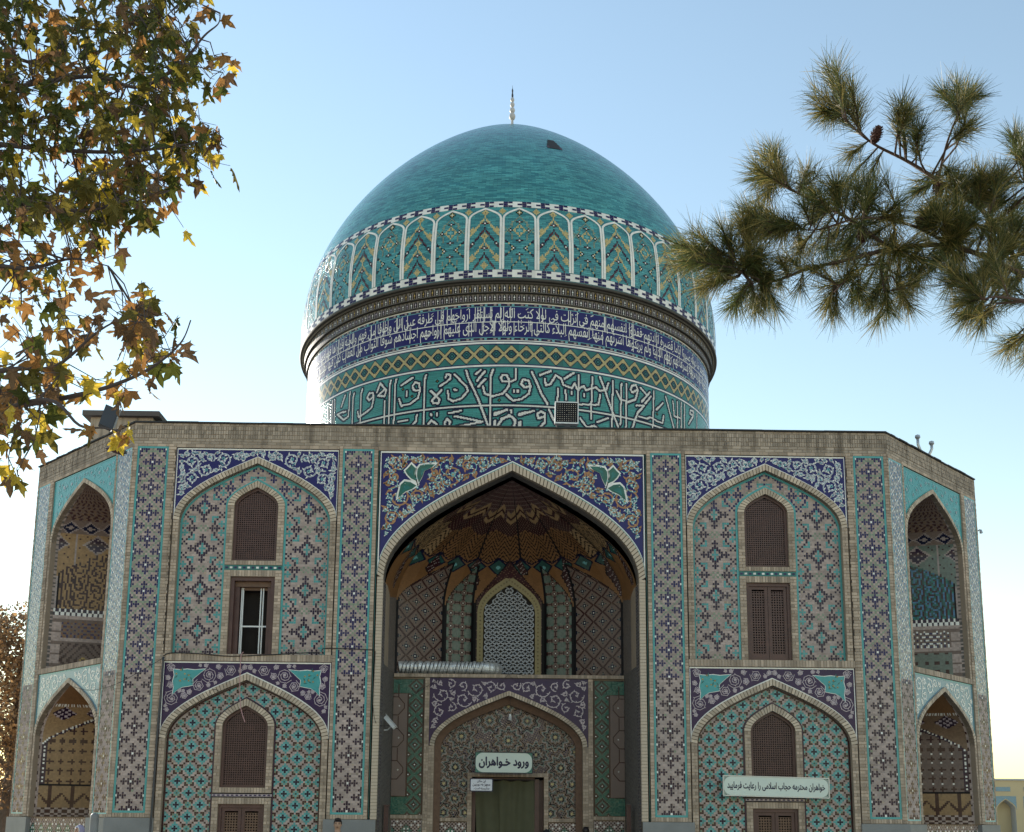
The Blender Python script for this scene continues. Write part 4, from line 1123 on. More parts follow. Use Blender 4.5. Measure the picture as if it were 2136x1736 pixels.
            v = math.sin(tt * 130 + 2 * math.sin(z * 30)) * math.sin(z * 60); return 'tan_dim' if v > .35 else ('maroon_flat' if v < -.2 else 'brick_mauve')
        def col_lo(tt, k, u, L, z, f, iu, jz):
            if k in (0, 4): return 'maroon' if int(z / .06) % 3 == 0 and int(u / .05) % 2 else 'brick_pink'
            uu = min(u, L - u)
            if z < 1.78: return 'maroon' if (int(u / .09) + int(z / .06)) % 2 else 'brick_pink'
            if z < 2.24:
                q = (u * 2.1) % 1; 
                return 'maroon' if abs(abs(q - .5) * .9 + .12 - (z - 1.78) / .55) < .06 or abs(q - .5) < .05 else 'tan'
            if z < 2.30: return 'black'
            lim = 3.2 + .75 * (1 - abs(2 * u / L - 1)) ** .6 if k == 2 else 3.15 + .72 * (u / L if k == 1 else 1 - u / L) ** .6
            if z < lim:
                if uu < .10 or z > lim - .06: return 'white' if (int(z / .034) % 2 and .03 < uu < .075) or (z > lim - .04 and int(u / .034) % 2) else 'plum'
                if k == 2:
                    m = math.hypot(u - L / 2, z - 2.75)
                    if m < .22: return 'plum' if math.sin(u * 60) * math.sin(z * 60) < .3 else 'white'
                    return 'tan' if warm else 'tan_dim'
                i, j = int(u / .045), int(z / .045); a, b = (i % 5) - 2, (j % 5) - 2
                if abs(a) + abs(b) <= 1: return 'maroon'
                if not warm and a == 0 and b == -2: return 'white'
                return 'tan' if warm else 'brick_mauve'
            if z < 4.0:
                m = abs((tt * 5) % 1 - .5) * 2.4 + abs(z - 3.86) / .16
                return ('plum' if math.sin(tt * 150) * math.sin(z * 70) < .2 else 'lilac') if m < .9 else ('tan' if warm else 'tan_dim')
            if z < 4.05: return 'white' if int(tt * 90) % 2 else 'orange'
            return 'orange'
        niche('niche_tiles', B, F, cx, plan, zb, zs - .02, za - .10, .10, col_up if lv == 0 else col_lo, .04, .04)
        # floor of the niche, and what stands in it
        fl = MB(); fl.face([(cx - hw, .0, zb), (cx + hw, .0, zb), (cx + .78, 1.45, zb), (cx - .78, 1.45, zb)], 'brick_grey'); fl.build('niche_floor', B, F)
        if lv == 0:
            dr = empty('niche_door', parent=MZ); y = 1.36
            m = MB(); m.box(cx - .52, cx - .44, y, y + .08, 4.87, 5.98, 'wood'); m.box(cx + .44, cx + .52, y, y + .08, 4.87, 5.98, 'wood'); m.box(cx - .44, cx + .44, y + .001, y + .08, 5.90, 5.98, 'wood'); m.build('frame', dr, F)
            if s < 0:
                lt = MB(); lattice(lt, cx - .44, cx + .44, 4.9, 5.90, y + .03, .045, lambda x, z: z < 5.89, 'wood'); lt.build('lattice', dr, F, kind='stuff')
            dk = MB(); dk.face([(cx - .44, y + .06, 4.87), (cx + .44, y + .06, 4.87), (cx + .44, y + .06, 5.9), (cx - .44, y + .06, 5.9)], 'unlit_interior'); dk.build('opening', dr, F)  # dark sheet stands for the shade behind the door frame
    x0, x1 = X(.84, 3.66); mosaic('dado_mosaic', B, F, x0, x1, .5, 1.56, .042, .042, pat_dado, .05, org=((x0 + x1) / 2, 1.3))
    wl = MB(); wl.face([(lx0, .06, 0), (lx1, .06, 0), (lx1, .06, 1.58), (lx0, .06, 1.58)], 'mortar'); wl.build('base_wall', B, F)
mat('blue_mid_flat', (0.10, 0.22, 0.30), rough=0.24, spec=0.5, var=0.0, nvar=0.15, nscale=9, dust=0.06)
corner_face(-1); corner_face(1)
# ------------------------------------------------------------------ drum and dome
AX = 0.03
def cyl(th, z, R): return (AX + R * math.sin(th), AXY - R * math.cos(th), z)
RD = 6.30
R0, ZB0, ZT, K1, K2, SL = 6.559, 16.326, 24.30, .456, .445, .45
def dome_profile(n=90):
    P = [(6.55, 15.64), (6.556, 15.95)]
    for k in range(n + 1):
        t = k / n; c = ((1 - t) ** 3, 3 * t * (1 - t) ** 2, 3 * t * t * (1 - t), t ** 3)
        q = ((R0, ZB0), (R0, ZB0 + K1 * (ZT - ZB0)), (K2 * R0, ZT - K2 * R0 * SL), (0, ZT))
        P.append((sum(a * b[0] for a, b in zip(c, q)), sum(a * b[1] for a, b in zip(c, q))))
    return P
DP = dome_profile()
_s = np.concatenate([[0], np.cumsum([math.hypot(DP[i + 1][0] - DP[i][0], DP[i + 1][1] - DP[i][1]) for i in range(len(DP) - 1)])])
_r = np.array([p[0] for p in DP]); _z = np.array([p[1] for p in DP])
def dome_pt(th, s, off=0.0):
    R = float(np.interp(s, _s, _r)) + off; z = float(np.interp(s, _s, _z)); return cyl(th, z, R)
def s_of_z(z): return float(np.interp(z, _z, _s))
# glazed brick shell material: horizontal turquoise bricks in arc-length coordinates
def tile_shell(name, c1, c2, cm, bw, bh, rough=.24):
    m = bpy.data.materials.new(name); m.use_nodes = True; t = m.node_tree; N = t.nodes; L = t.links; b = N['Principled BSDF']
    uv = N.new('ShaderNodeUVMap'); uv.uv_map = 'arc'
    br = N.new('ShaderNodeTexBrick'); br.inputs['Color1'].default_value = (*c1, 1); br.inputs['Color2'].default_value = (*c2, 1); br.inputs['Mortar'].default_value = (*cm, 1)
    br.inputs['Scale'].default_value = 1; br.inputs['Brick Width'].default_value = bw; br.inputs['Row Height'].default_value = bh; br.inputs['Mortar Size'].default_value = .004; br.inputs['Bias'].default_value = 0.0
    L.new(uv.outputs[0], br.inputs['Vector'])
    nz = N.new('ShaderNodeTexNoise'); nz.inputs['Scale'].default_value = .7; nz.inputs['Detail'].default_value = 8; nz.inputs['Roughness'].default_value = .65
    mp = N.new('ShaderNodeMapping'); mp.inputs['Scale'].default_value = (1, 2.5, 1); L.new(uv.outputs[0], mp.inputs[0]); L.new(mp.outputs[0], nz.inputs['Vector'])
    n2 = N.new('ShaderNodeTexNoise'); n2.inputs['Scale'].default_value = 6; n2.inputs['Detail'].default_value = 3
    mp2 = N.new('ShaderNodeMapping'); mp2.inputs['Scale'].default_value = (.35, 2.6, 1); L.new(uv.outputs[0], mp2.inputs[0]); L.new(mp2.outputs[0], n2.inputs['Vector'])
    mr = N.new('ShaderNodeMapRange'); mr.inputs[1].default_value = .3; mr.inputs[2].default_value = .7; mr.inputs[3].default_value = .80; mr.inputs[4].default_value = 1.18; L.new(nz.outputs['Fac'], mr.inputs[0])
    mr2 = N.new('ShaderNodeMapRange'); mr2.inputs[1].default_value = .35; mr2.inputs[2].default_value = .72; mr2.inputs[3].default_value = .86; mr2.inputs[4].default_value = 1.18; L.new(n2.outputs['Fac'], mr2.inputs[0])
    mu = N.new('ShaderNodeMath'); mu.operation = 'MULTIPLY'; L.new(mr.outputs[0], mu.inputs[0]); L.new(mr2.outputs[0], mu.inputs[1])
    sc = N.new('ShaderNodeVectorMath'); sc.operation = 'SCALE'; L.new(br.outputs['Color'], sc.inputs[0]); L.new(mu.outputs[0], sc.inputs['Scale'])
    L.new(sc.outputs[0], b.inputs['Base Color']); b.inputs['Roughness'].default_value = rough
    bp = N.new('ShaderNodeBump'); bp.inputs['Strength'].default_value = .5; bp.inputs['Distance'].default_value = .006; bp.invert = True; L.new(br.outputs['Fac'], bp.inputs['Height']); L.new(bp.outputs[0], b.inputs['Normal'])
    MAT[name] = m
tile_shell('dome_tile', (.026, .165, .195), (.085, .345, .345), (.020, .10, .115), .22, .055)
tile_shell('drum_tile', (.028, .215, .195), (.040, .265, .24), (.02, .14, .13), .20, .05)
def shell(name, fn, ss, mname, parent, seg=160):
    n = len(ss); V = []; UV = []
    for s in ss:
        for k in range(seg + 1):
            th = -math.pi + 2 * math.pi * k / seg; V.append(fn(th, s)); UV.append((th * RD, s))
    F = [(i * (seg + 1) + k, i * (seg + 1) + k + 1, (i + 1) * (seg + 1) + k + 1, (i + 1) * (seg + 1) + k) for i in range(n - 1) for k in range(seg)]
    me = bpy.data.meshes.new(name); me.from_pydata(V, [], F); me.materials.append(MAT[mname])
    ul = me.uv_layers.new(name='arc')
    li = np.empty(len(me.loops), dtype=np.int32); me.loops.foreach_get('vertex_index', li)
    ul.data.foreach_set('uv', np.array(UV, dtype=np.float32)[li].ravel())
    me.polygons.foreach_set('use_smooth', [True] * len(F)); me.update()
    o = bpy.data.objects.new(name, me); COL.objects.link(o); attach(o, parent); return o
DM = shell('dome', lambda th, s: dome_pt(th, s), list(np.linspace(0, _s[-1] - .02, 70)), 'dome_tile', MZ)
DR = shell('drum', lambda th, s: cyl(th, s, RD), list(np.linspace(9.5, 15.15, 8)), 'drum_tile', MZ)

class Curved:
    """cells on the drum (arc metres, height) or the dome (arc metres at mid radius, profile metres)"""
    def __init__(self, fn): self.fn = fn; self.q = []; self.k = []
    def cell(self, u0, u1, v0, v1, key, off):
        self.q.append([self.fn(u0, v0, off), self.fn(u1, v0, off), self.fn(u1, v1, off), self.fn(u0, v1, off)]); self.k.append(key)
    def band(self, v0, v1, key, off, seg=200, R=RD):
        for k in range(seg):
            self.cell((-math.pi + 2 * math.pi * k / seg) * R, (-math.pi + 2 * math.pi * (k + 1) / seg) * R, v0, v1, key, off)
    def build(self, name, parent, kind='stuff'): return quads_obj(name, self.q, self.k, parent, None, kind)
fdrum = lambda u, v, off: cyl(u / RD, v, RD + off)

# ---- kufic band traced letter by letter, set in square tiles
KA = [[(1215, 1050), (1200, 1100), (1190, 1545)], [(1395, 1070), (1410, 1040), (1440, 1045), (1440, 1080), (1400, 1115), (1345, 1150)],
 [(1260, 1195), (1340, 1275), (1330, 1310), (1285, 1310), (1270, 1285), (1360, 1185)], [(1418, 1195), (1425, 1270), (1470, 1290), (1545, 1265), (1605, 1195), (1590, 1150), (1480, 1045)], [(1480, 1185), (1500, 1185)],
 [(1588, 1005), (1610, 1080), (1700, 1270), (1795, 1530)], [(1690, 1100), (1765, 1010)], [(1700, 1155), (1765, 1085)], [(1680, 1040), (1720, 1000)], [(1840, 995), (1815, 1060), (1808, 1545)],
 [(1985, 1110), (1925, 1105), (1910, 1075), (1930, 1045), (1965, 1050), (1985, 1090), (1985, 1150), (1930, 1220), (1830, 1245), (1760, 1220), (1745, 1150)], [(2050, 990), (2050, 1085), (2005, 1110)],
 [(2030, 1190), (2032, 1205)], [(2066, 1190), (2068, 1205)], [(1160, 1190), (1105, 1190), (1088, 1155), (1115, 1115), (1150, 1125), (1160, 1190), (1140, 1260), (1060, 1320), (985, 1335), (965, 1270)], [(985, 1145), (1095, 1070)], [(1035, 1200), (1035, 1240)],
 [(890, 1095), (880, 1140), (868, 1570)], [(940, 1085), (930, 1130), (912, 1560)], [(760, 1205), (790, 1125), (845, 1190), (830, 1245), (770, 1240), (830, 1180)], [(725, 1250), (690, 1280), (668, 1260), (690, 1215), (722, 1215), (730, 1260), (710, 1350), (650, 1400), (590, 1440), (580, 1385)],
 [(625, 1175), (615, 1215), (598, 1570)], [(548, 1215), (540, 1250), (528, 1570)], [(510, 1205), (495, 1430), (450, 1465), (390, 1412), (470, 1385)], [(430, 1340), (465, 1235)], [(370, 1285), (358, 1570)], [(345, 1290), (335, 1570)], [(318, 1310), (308, 1570)], [(830, 1290), (820, 1570)],
 [(1205, 1545), (1265, 1470), (1310, 1500), (1335, 1570)], [(1430, 1560), (1385, 1500), (1410, 1455), (1440, 1480), (1425, 1535), (1300, 1570)], [(1480, 1430), (1740, 1482), (1500, 1530)], [(1430, 1402), (1545, 1378)], [(1262, 1408), (1264, 1425)], [(1318, 1405), (1320, 1422)],
 [(1850, 1480), (1850, 1560), (1920, 1460), (1990, 1418), (2045, 1462), (2030, 1540), (1860, 1560)], [(1850, 1402), (1965, 1372)], [(2003, 1378), (2006, 1396)], [(1130, 1420), (1120, 1480), (1040, 1560)], [(955, 1480), (1040, 1470)], [(2080, 1412), (2140, 1395)], [(2090, 1480), (2090, 1560)]]
KB = [[(350, 1150), (300, 1165), (268, 1130), (285, 1090), (335, 1095), (355, 1150), (340, 1220), (270, 1272), (190, 1285), (128, 1225)], [(200, 1190), (202, 1205)], [(240, 1188), (242, 1203)],
 [(365, 1015), (410, 1110), (450, 1210), (515, 1320)], [(525, 1370), (590, 1500)], [(490, 1080), (495, 1145), (540, 1130), (590, 1050), (640, 1080), (660, 1140), (740, 1170), (765, 1125), (790, 1180), (850, 1150), (870, 1190), (960, 1160), (1000, 1195), (1060, 1185), (1078, 1120)],
 [(440, 1048), (545, 1010)], [(668, 1082), (762, 1025)], [(610, 1175), (605, 1290)], [(680, 1190), (685, 1280)], [(805, 1050), (795, 1290)], [(930, 1065), (915, 1450)], [(1120, 1100), (1110, 1570)], [(1200, 1125), (1190, 1510)], [(1248, 1130), (1240, 1570)], [(1500, 1195), (1490, 1570)],
 [(1000, 1065), (1050, 1200), (1120, 1400), (1185, 1570)], [(1350, 1185), (1300, 1212), (1285, 1180), (1300, 1145), (1335, 1140), (1352, 1190), (1330, 1275), (1260, 1298), (1190, 1272), (1152, 1195)], [(1378, 1165), (1435, 1235)], [(1388, 1295), (1465, 1205)], [(1418, 1315), (1475, 1245)],
 [(1335, 1330), (1410, 1332), (1350, 1400), (1290, 1570)], [(1360, 1430), (1430, 1455), (1470, 1440), (1530, 1475), (1580, 1495), (1592, 1425)], [(1525, 1370), (1585, 1305)], [(1610, 1245), (1650, 1400), (1695, 1570)], [(1678, 1290), (1690, 1430), (1745, 1445)], [(1720, 1295), (1720, 1570)], [(1755, 1305), (1755, 1570)], [(1785, 1305), (1785, 1570)],
 [(1865, 1420), (1835, 1410), (1840, 1375), (1870, 1385), (1865, 1430), (1825, 1500)], [(1900, 1400), (1900, 1570)], [(20, 1422), (135, 1368)], [(173, 1378), (176, 1396)], [(25, 1470), (28, 1555), (90, 1452), (170, 1428), (218, 1480), (190, 1545), (40, 1560)], [(250, 1422), (385, 1378)], [(490, 1430), (430, 1450), (415, 1410), (450, 1385), (488, 1405), (485, 1490), (420, 1560)], [(250, 1490), (250, 1560), (340, 1545)],
 [(815, 1450), (880, 1535), (950, 1520), (1000, 1570)], [(975, 1485), (1075, 1448)], [(810, 1320), (985, 1325), (1003, 1235)], [(735, 1205), (737, 1225)], [(850, 1225), (852, 1243)]]
def on_drum(x, y, ox):
    """photo-measured stroke point -> (angle, height) on the drum"""
    u, v = (ox + x * 700 / 2136) / 1.46067, (800 + y * 700 / 2136) / 1.46067
    d = ray(u, v); o = CAM - Vector((AX, AXY, 0))
    a = d.x ** 2 + d.y ** 2; b = 2 * (o.x * d.x + o.y * d.y); c = o.x ** 2 + o.y ** 2 - RD ** 2; di = b * b - 4 * a * c
    if di < 0: return None
    t = (-b - math.sqrt(di)) / (2 * a); p = CAM + d * t
    return math.atan2(p.x - AX, AXY - p.y), p.z
KC = .022; white = set()
def raster(P, w=1):
    for (u0, v0), (u1, v1) in zip(P[:-1], P[1:]):
        n = max(1, int(max(abs(u1 - u0), abs(v1 - v0)) / KC * 2))
        for k in range(n + 1):
            cu, cv = (u0 + (u1 - u0) * k / n) / KC, (v0 + (v1 - v0) * k / n - 11) / KC
            for a in (0, 1):
                for b in (0, 1): white.add((math.floor(cu) + a, math.floor(cv) + b))
for strokes, ox in ((KA, 900), (KB, 1500)):
    for stt in strokes:
        P = [on_drum(x, y, ox) for x, y in stt]; P = [(p[0] * RD, p[1]) for p in P if p]
        if len(P) > 1: raster(P)
# further letters round the sides of the drum
rr = random.Random(3)
for sgn in (-1, 1):
    u = 7.5
    while u < 14:
        raster([(sgn * u, 13.1), (sgn * u, 10.8)]); raster([(sgn * (u + .3), 12.9), (sgn * (u + .5), 12.6), (sgn * (u + .2), 12.4)]); u += rr.uniform(.5, .9)
mid = round((12.21 - 11) / KC); span = int(14.5 / KC)
for i in range(-span, span):
    white.add((i, mid)); white.add((i, mid + 1))
kf = Curved(fdrum); navy = set()
for (i, j) in white:
    for di, dj in ((1, 0), (-1, 0), (0, 1), (0, -1), (1, 1), (-1, -1), (1, -1), (-1, 1)):
        q = (i + di, j + dj)
        if q not in white: navy.add(q)
for (i, j) in list(navy):
    for di, dj in ((1, 0), (-1, 0), (0, 1), (0, -1)):
        if (i + di, j + dj) not in white: navy.add((i + di, j + dj))
zcap = 13.27
for S, key, off in ((navy, 'navy', .004), (white, 'white', .006)):
    for (i, j) in S:
        z = 11 + j * KC
        if z + KC / 2 > zcap: continue
        kf.cell((i - .47) * KC, (i + .47) * KC, z - .47 * KC, z + .47 * KC, key, off)
# small flower fills
for k in range(70):
    i = rr.randint(-400, 400); j = rr.randint(20, 94)
    P = [(0, 1), (0, -1), (1, 0), (-1, 0), (0, 2), (0, -2), (2, 0), (-2, 0), (1, 1), (-1, -1), (1, -1), (-1, 1)]
    if any((i + a, j + b) in white or (i + a, j + b) in navy for a in range(-2, 3) for b in range(-2, 3)): continue
    for a, b in P: kf.cell((i + a - .47) * KC, (i + a + .47) * KC, 11 + (j + b - .47) * KC, 11 + (j + b + .47) * KC, 'black', .005)
    kf.cell((i - .47) * KC, (i + .47) * KC, 11 + (j - .47) * KC, 11 + (j + .47) * KC, 'ochre', .005)
kf.build('kufic_inscription', DR)

# ---- zigzag band between white lines
zb = Curved(fdrum)
for v0, v1, key in ((13.275, 13.30, 'cobalt'), (13.30, 13.345, 'white'), (13.345, 13.375, 'cobalt'), (13.375, 13.905, 'teal'), (13.905, 13.935, 'cobalt'), (13.935, 13.985, 'white'), (13.985, 14.01, 'cobalt')):
    zb.band(v0, v1, key, .004)
zc = .0285; ncol = int(round(2 * math.pi * RD / (28 * zc))) * 28; zc = 2 * math.pi * RD / ncol
for i in range(ncol):
    for j in range(18):
        a = (i % 28) - 13.5; c = abs(a)
        up = 8.5 + (7 - c) * .95; dn = 8.5 - (7 - c) * .95
        d = min(abs(j - up), abs(j - dn))
        key = None
        if d <= 1.7: key = 'yellow'
        elif d <= 2.9: key = 'navy'
        else:
            ex = min(abs(a), abs(14 - abs(a))); ey = abs(j - 8.5)
            if ex + ey < 1.3: key = 'teal'
            elif ex + ey < 2.6: key = 'navy'
        if key: zb.cell((i - ncol / 2 + .03) * zc, (i - ncol / 2 + .97) * zc, 13.378 + (j + .03) * .0292, 13.378 + (j + .97) * .0292, key, .006)
zb.build('zigzag_band', DR)

# ---- inscription band: two rows of cursive lettering on cobalt
ib = Curved(fdrum)
for v0, v1, key in ((14.01, 14.035, 'white'), (14.035, 14.105, 'plum'), (14.105, 14.12, 'turq_pale'), (14.12, 14.975, 'cobalt_flat'), (14.975, 14.99, 'turq_pale'), (14.99, 15.06, 'plum'), (15.06, 15.10, 'white')):
    ib.band(v0, v1, key, .004)
nb = 330
for k in range(nb):
    u = (-math.pi + 2 * math.pi * k / nb) * RD
    for z in (14.07, 15.025):
        key = ('turq_pale', 'cobalt', 'lilac_dim')[k % 3]; ib.cell(u, u + .07, z - .022, z + .022, key, .007)
ib.band(14.535, 14.556, 'white', .009)
ib.build('inscription_field', DR)
# Arabic letter shaping with presentation forms: isolated, final, initial, medial
AR = {'ا': (0xFE8D, 0xFE8E), 'آ': (0xFE81, 0xFE82), 'ب': (0xFE8F, 0xFE90, 0xFE91, 0xFE92), 'ة': (0xFE93, 0xFE94), 'ت': (0xFE95, 0xFE96, 0xFE97, 0xFE98), 'ث': (0xFE99, 0xFE9A, 0xFE9B, 0xFE9C),
 'ج': (0xFE9D, 0xFE9E, 0xFE9F, 0xFEA0), 'ح': (0xFEA1, 0xFEA2, 0xFEA3, 0xFEA4), 'خ': (0xFEA5, 0xFEA6, 0xFEA7, 0xFEA8), 'د': (0xFEA9, 0xFEAA), 'ذ': (0xFEAB, 0xFEAC), 'ر': (0xFEAD, 0xFEAE), 'ز': (0xFEAF, 0xFEB0),
 'س': (0xFEB1, 0xFEB2, 0xFEB3, 0xFEB4), 'ش': (0xFEB5, 0xFEB6, 0xFEB7, 0xFEB8), 'ص': (0xFEB9, 0xFEBA, 0xFEBB, 0xFEBC), 'ض': (0xFEBD, 0xFEBE, 0xFEBF, 0xFEC0), 'ط': (0xFEC1, 0xFEC2, 0xFEC3, 0xFEC4), 'ظ': (0xFEC5, 0xFEC6, 0xFEC7, 0xFEC8),
 'ع': (0xFEC9, 0xFECA, 0xFECB, 0xFECC), 'غ': (0xFECD, 0xFECE, 0xFECF, 0xFED0), 'ف': (0xFED1, 0xFED2, 0xFED3, 0xFED4), 'ق': (0xFED5, 0xFED6, 0xFED7, 0xFED8), 'ک': (0xFB8E, 0xFB8F, 0xFB90, 0xFB91), 'ل': (0xFEDD, 0xFEDE, 0xFEDF, 0xFEE0),
 'م': (0xFEE1, 0xFEE2, 0xFEE3, 0xFEE4), 'ن': (0xFEE5, 0xFEE6, 0xFEE7, 0xFEE8), 'ه': (0xFEE9, 0xFEEA, 0xFEEB, 0xFEEC), 'و': (0xFEED, 0xFEEE), 'ی': (0xFBFC, 0xFBFD, 0xFBFE, 0xFBFF), 'ء': (0xFE80,), 'ـ': (0x640, 0x640, 0x640, 0x640)}
LAM = {'ا': (0xFEFB, 0xFEFC), 'آ': (0xFEF5, 0xFEF6)}
def shape(txt):
    out = []
    joins = lambda c: c in AR and len(AR[c]) >= 4          # joins to the letter after it
    i = 0; prev = False
    while i < len(txt):
        c = txt[i]
        if c == 'ل' and i + 1 < len(txt) and txt[i + 1] in LAM:
            out.append(chr(LAM[txt[i + 1]][1 if prev else 0])); prev = False; i += 2; continue
        if c in AR:
            nxt = i + 1 < len(txt) and txt[i + 1] in AR and txt[i + 1] != 'ء' and joins(c)
            f = AR[c]
            if len(f) == 1: out.append(chr(f[0]))
            elif len(f) == 2: out.append(chr(f[1 if prev else 0]))
            else: out.append(chr(f[(3 if prev else 2) if nxt else (1 if prev else 0)]))
            prev = bool(nxt)
        else: out.append(c); prev = False
        i += 1
    return ''.join(out[::-1])
def text_mesh(txt, bold=0.0, res=60):
    """a line of lettering cut into thin strips (outlines filled by winding number): vertices (N,2), faces"""
    cu = bpy.data.curves.new('lettering', 'FONT'); cu.body = shape(txt); cu.resolution_u = 4; cu.fill_mode = 'NONE'
    o = bpy.data.objects.new('lettering', cu); COL.objects.link(o)
    dg = bpy.context.evaluated_depsgraph_get(); ev = o.evaluated_get(dg); me = ev.to_mesh()
    P = np.array([(v.co.x, v.co.y) for v in me.vertices]); E = np.array([tuple(e.vertices) for e in me.edges])
    # contours keep their direction: follow each closed chain in index order
    ev.to_mesh_clear(); bpy.data.objects.remove(o); bpy.data.curves.remove(cu)
    nb = {}
    for x, y in E: nb.setdefault(int(x), []).append(int(y)); nb.setdefault(int(y), []).append(int(x))
    seen = set(); A, B = [], []
    for st in sorted(nb):
        if st in seen: continue
        ch = [st]; seen.add(st); cur = st
        while True:
            nx = [q for q in nb[cur] if q not in seen]
            if not nx: break
            cur = min(nx) if len(ch) == 1 else nx[0]; seen.add(cur); ch.append(cur)
        for i in range(len(ch)): A.append(P[ch[i]]); B.append(P[ch[(i + 1) % len(ch)]])
    A, B = np.array(A) * res, np.array(B) * res
    pad = 4; lo = np.minimum(A.min(0), B.min(0)); hi = np.maximum(A.max(0), B.max(0))
    W, H = int(hi[0] - lo[0]) + 2 * pad + 2, int(hi[1] - lo[1]) + 2 * pad + 2
    bm = np.zeros((H, W), bool)
    A = A - lo + pad; B = B - lo + pad
    for r in range(H):
        y = r + .5
        up = (A[:, 1] <= y) & (B[:, 1] > y); dn = (A[:, 1] > y) & (B[:, 1] <= y); m = up | dn
        if not m.any(): continue
        xs = A[m, 0] + (y - A[m, 1]) / (B[m, 1] - A[m, 1]) * (B[m, 0] - A[m, 0]); w_ = np.where(up[m], 1, -1)
        o_ = np.argsort(xs); xs, w_ = xs[o_], np.cumsum(w_[o_])
        for i in range(len(xs) - 1):
            if w_[i] != 0: bm[r, int(round(xs[i])):int(round(xs[i + 1]))] = True
    k = int(round(bold * res))
    for _ in range(k):
        c = bm.copy(); c[1:] |= bm[:-1]; c[:-1] |= bm[1:]; c[:, 1:] |= bm[:, :-1]; c[:, :-1] |= bm[:, 1:]; bm = c
    V, F = [], []
    for r in range(H):
        d = np.diff(np.concatenate([[0], bm[r].astype(np.int8), [0]])); s0 = np.where(d == 1)[0]; s1 = np.where(d == -1)[0]
        for x0, x1 in zip(s0, s1):
            n = len(V); V += [(x0 / res, r / res), (x1 / res, r / res), (x1 / res, (r + 1) / res), (x0 / res, (r + 1) / res)]; F.append((n, n + 1, n + 2, n + 3))
    return np.array(V), F
rows = (('عظم الخالق فی انفسهم فصغر ما دونه صبروا ایاما قصیرة ارادتهم ففدوا انفسهم منهم فی نزلت فی لولا کتب الله لم تستقر ارواحهم فی طرفة عین الی وخوفا من فهم والجنة قد رآها فهم فیها منعمون وهم والنار کمن قد رآها', 14.50, 14.985, 1.0),
        ('فی اعینهم اعقبتهم راحة طویلة تجارة مربحة یسرها لهم ربهم الدنیا ولم یریدوها اسرتهم منها انفسهم البلاء کالتی الرخاء ولولا الاجل الذی علیهم ارواحهم اجسادهم شوقا الثواب من العقاب کمن فیها معذبون قلوبهم محزونة وشرورهم مامونة', 14.11, 14.60, 1.0))
for txt, z0, z1, _ in rows:
    V, F = text_mesh(txt, .0, 46)
    lo, hi = V.min(0), V.max(0)
    W = 19.0
    mbt = MB()
    P = []
    for x, y in V:
        u = (x - lo[0]) / (hi[0] - lo[0]) * W - W / 2; z = z0 + (y - lo[1]) / (hi[1] - lo[1]) * (z1 - z0); P.append(fdrum(u, z, .012))
    mbt.shared(P, F, 'white'); mbt.build('lettering', DR, kind='stuff')
tall = Curved(fdrum)                    # tall shafts and vowel strokes woven through both rows
for k in range(260):
    u = rr.uniform(-8.8, 8.8); lowr = rr.random() < .5
    if rr.random() < .45: tall.cell(u, u + .016, 14.16 if lowr else 14.56, 14.57 if lowr else 14.97, 'white', .0105)
    else:
        z = rr.uniform(14.2, 14.9); tall.q.append([fdrum(u, z, .0105), fdrum(u + .07, z + .05, .0105), fdrum(u + .07, z + .066, .0105), fdrum(u, z + .016, .0105)]); tall.k.append('white')
tall.build('letter_shaft', DR)

# ---- cornice of two tiers of small arched cells
cn = tag(empty('cornice', parent=MZ), 'ring of small dark arched cells under the dome')
base = MB(); base.lathe([(6.305, 15.095), (6.36, 15.10), (6.36, 15.32), (6.43, 15.325), (6.43, 15.55), (6.48, 15.555), (6.50, 15.59), (6.57, 15.60), (6.585, 15.63), (6.58, 15.665), (6.54, 15.67)], 'cornice_stone', 180, AX, AXY)
mat('cornice_stone', (0.06, 0.054, 0.046), 0.6, 0.0, 0.2, 3)
base.build('moulding', cn)
nn = 308
for tier, (zl, zh, R) in enumerate(((15.11, 15.31, 6.36), (15.335, 15.55, 6.43))):
    cc = Curved(lambda u, v, off, R=R: cyl(u / RD, v, R + off)); wd = 2 * math.pi * RD / nn
    for k in range(nn):
        u0 = -math.pi * RD + k * wd; um = u0 + wd / 2
        lt = 'white' if k % 2 == 0 else ('ochre' if tier else 'lilac')
        cc.cell(u0 + wd * .08, u0 + wd * .92, zl, zh, 'cornice_trim', .003)
        for (a, b, z0, z1) in ((.16, .84, .06, .70), (.24, .76, .70, .84), (.36, .64, .84, .93)):
            cc.cell(u0 + wd * a, u0 + wd * b, zl + (zh - zl) * z0, zl + (zh - zl) * z1, 'black', .006)
        f = lambda a, b: cc.fn(um + a * wd, zl + (zh - zl) * b, .009)
        cc.q.append([f(0, .30), f(.17, .50), f(0, .70), f(-.17, .50)]); cc.k.append(lt)
        cc.q.append([f(-.12, .12), f(.12, .12), f(.05, .28), f(-.05, .28)]); cc.k.append(lt)
        cc.q.append([f(-.05, .72), f(.05, .72), f(.05, .82), f(-.05, .82)]); cc.k.append(lt)
        for e in (-1, 1): cc.cell(um + e * wd * .44 - wd * .035, um + e * wd * .44 + wd * .035, zl, zh, 'lilac_dim', .010)
    mat('cornice_trim', (0.13, 0.115, 0.085), 0.5, 0.1, 0.1, 3) if tier == 0 else None
    cc.build('arched_cells', cn)

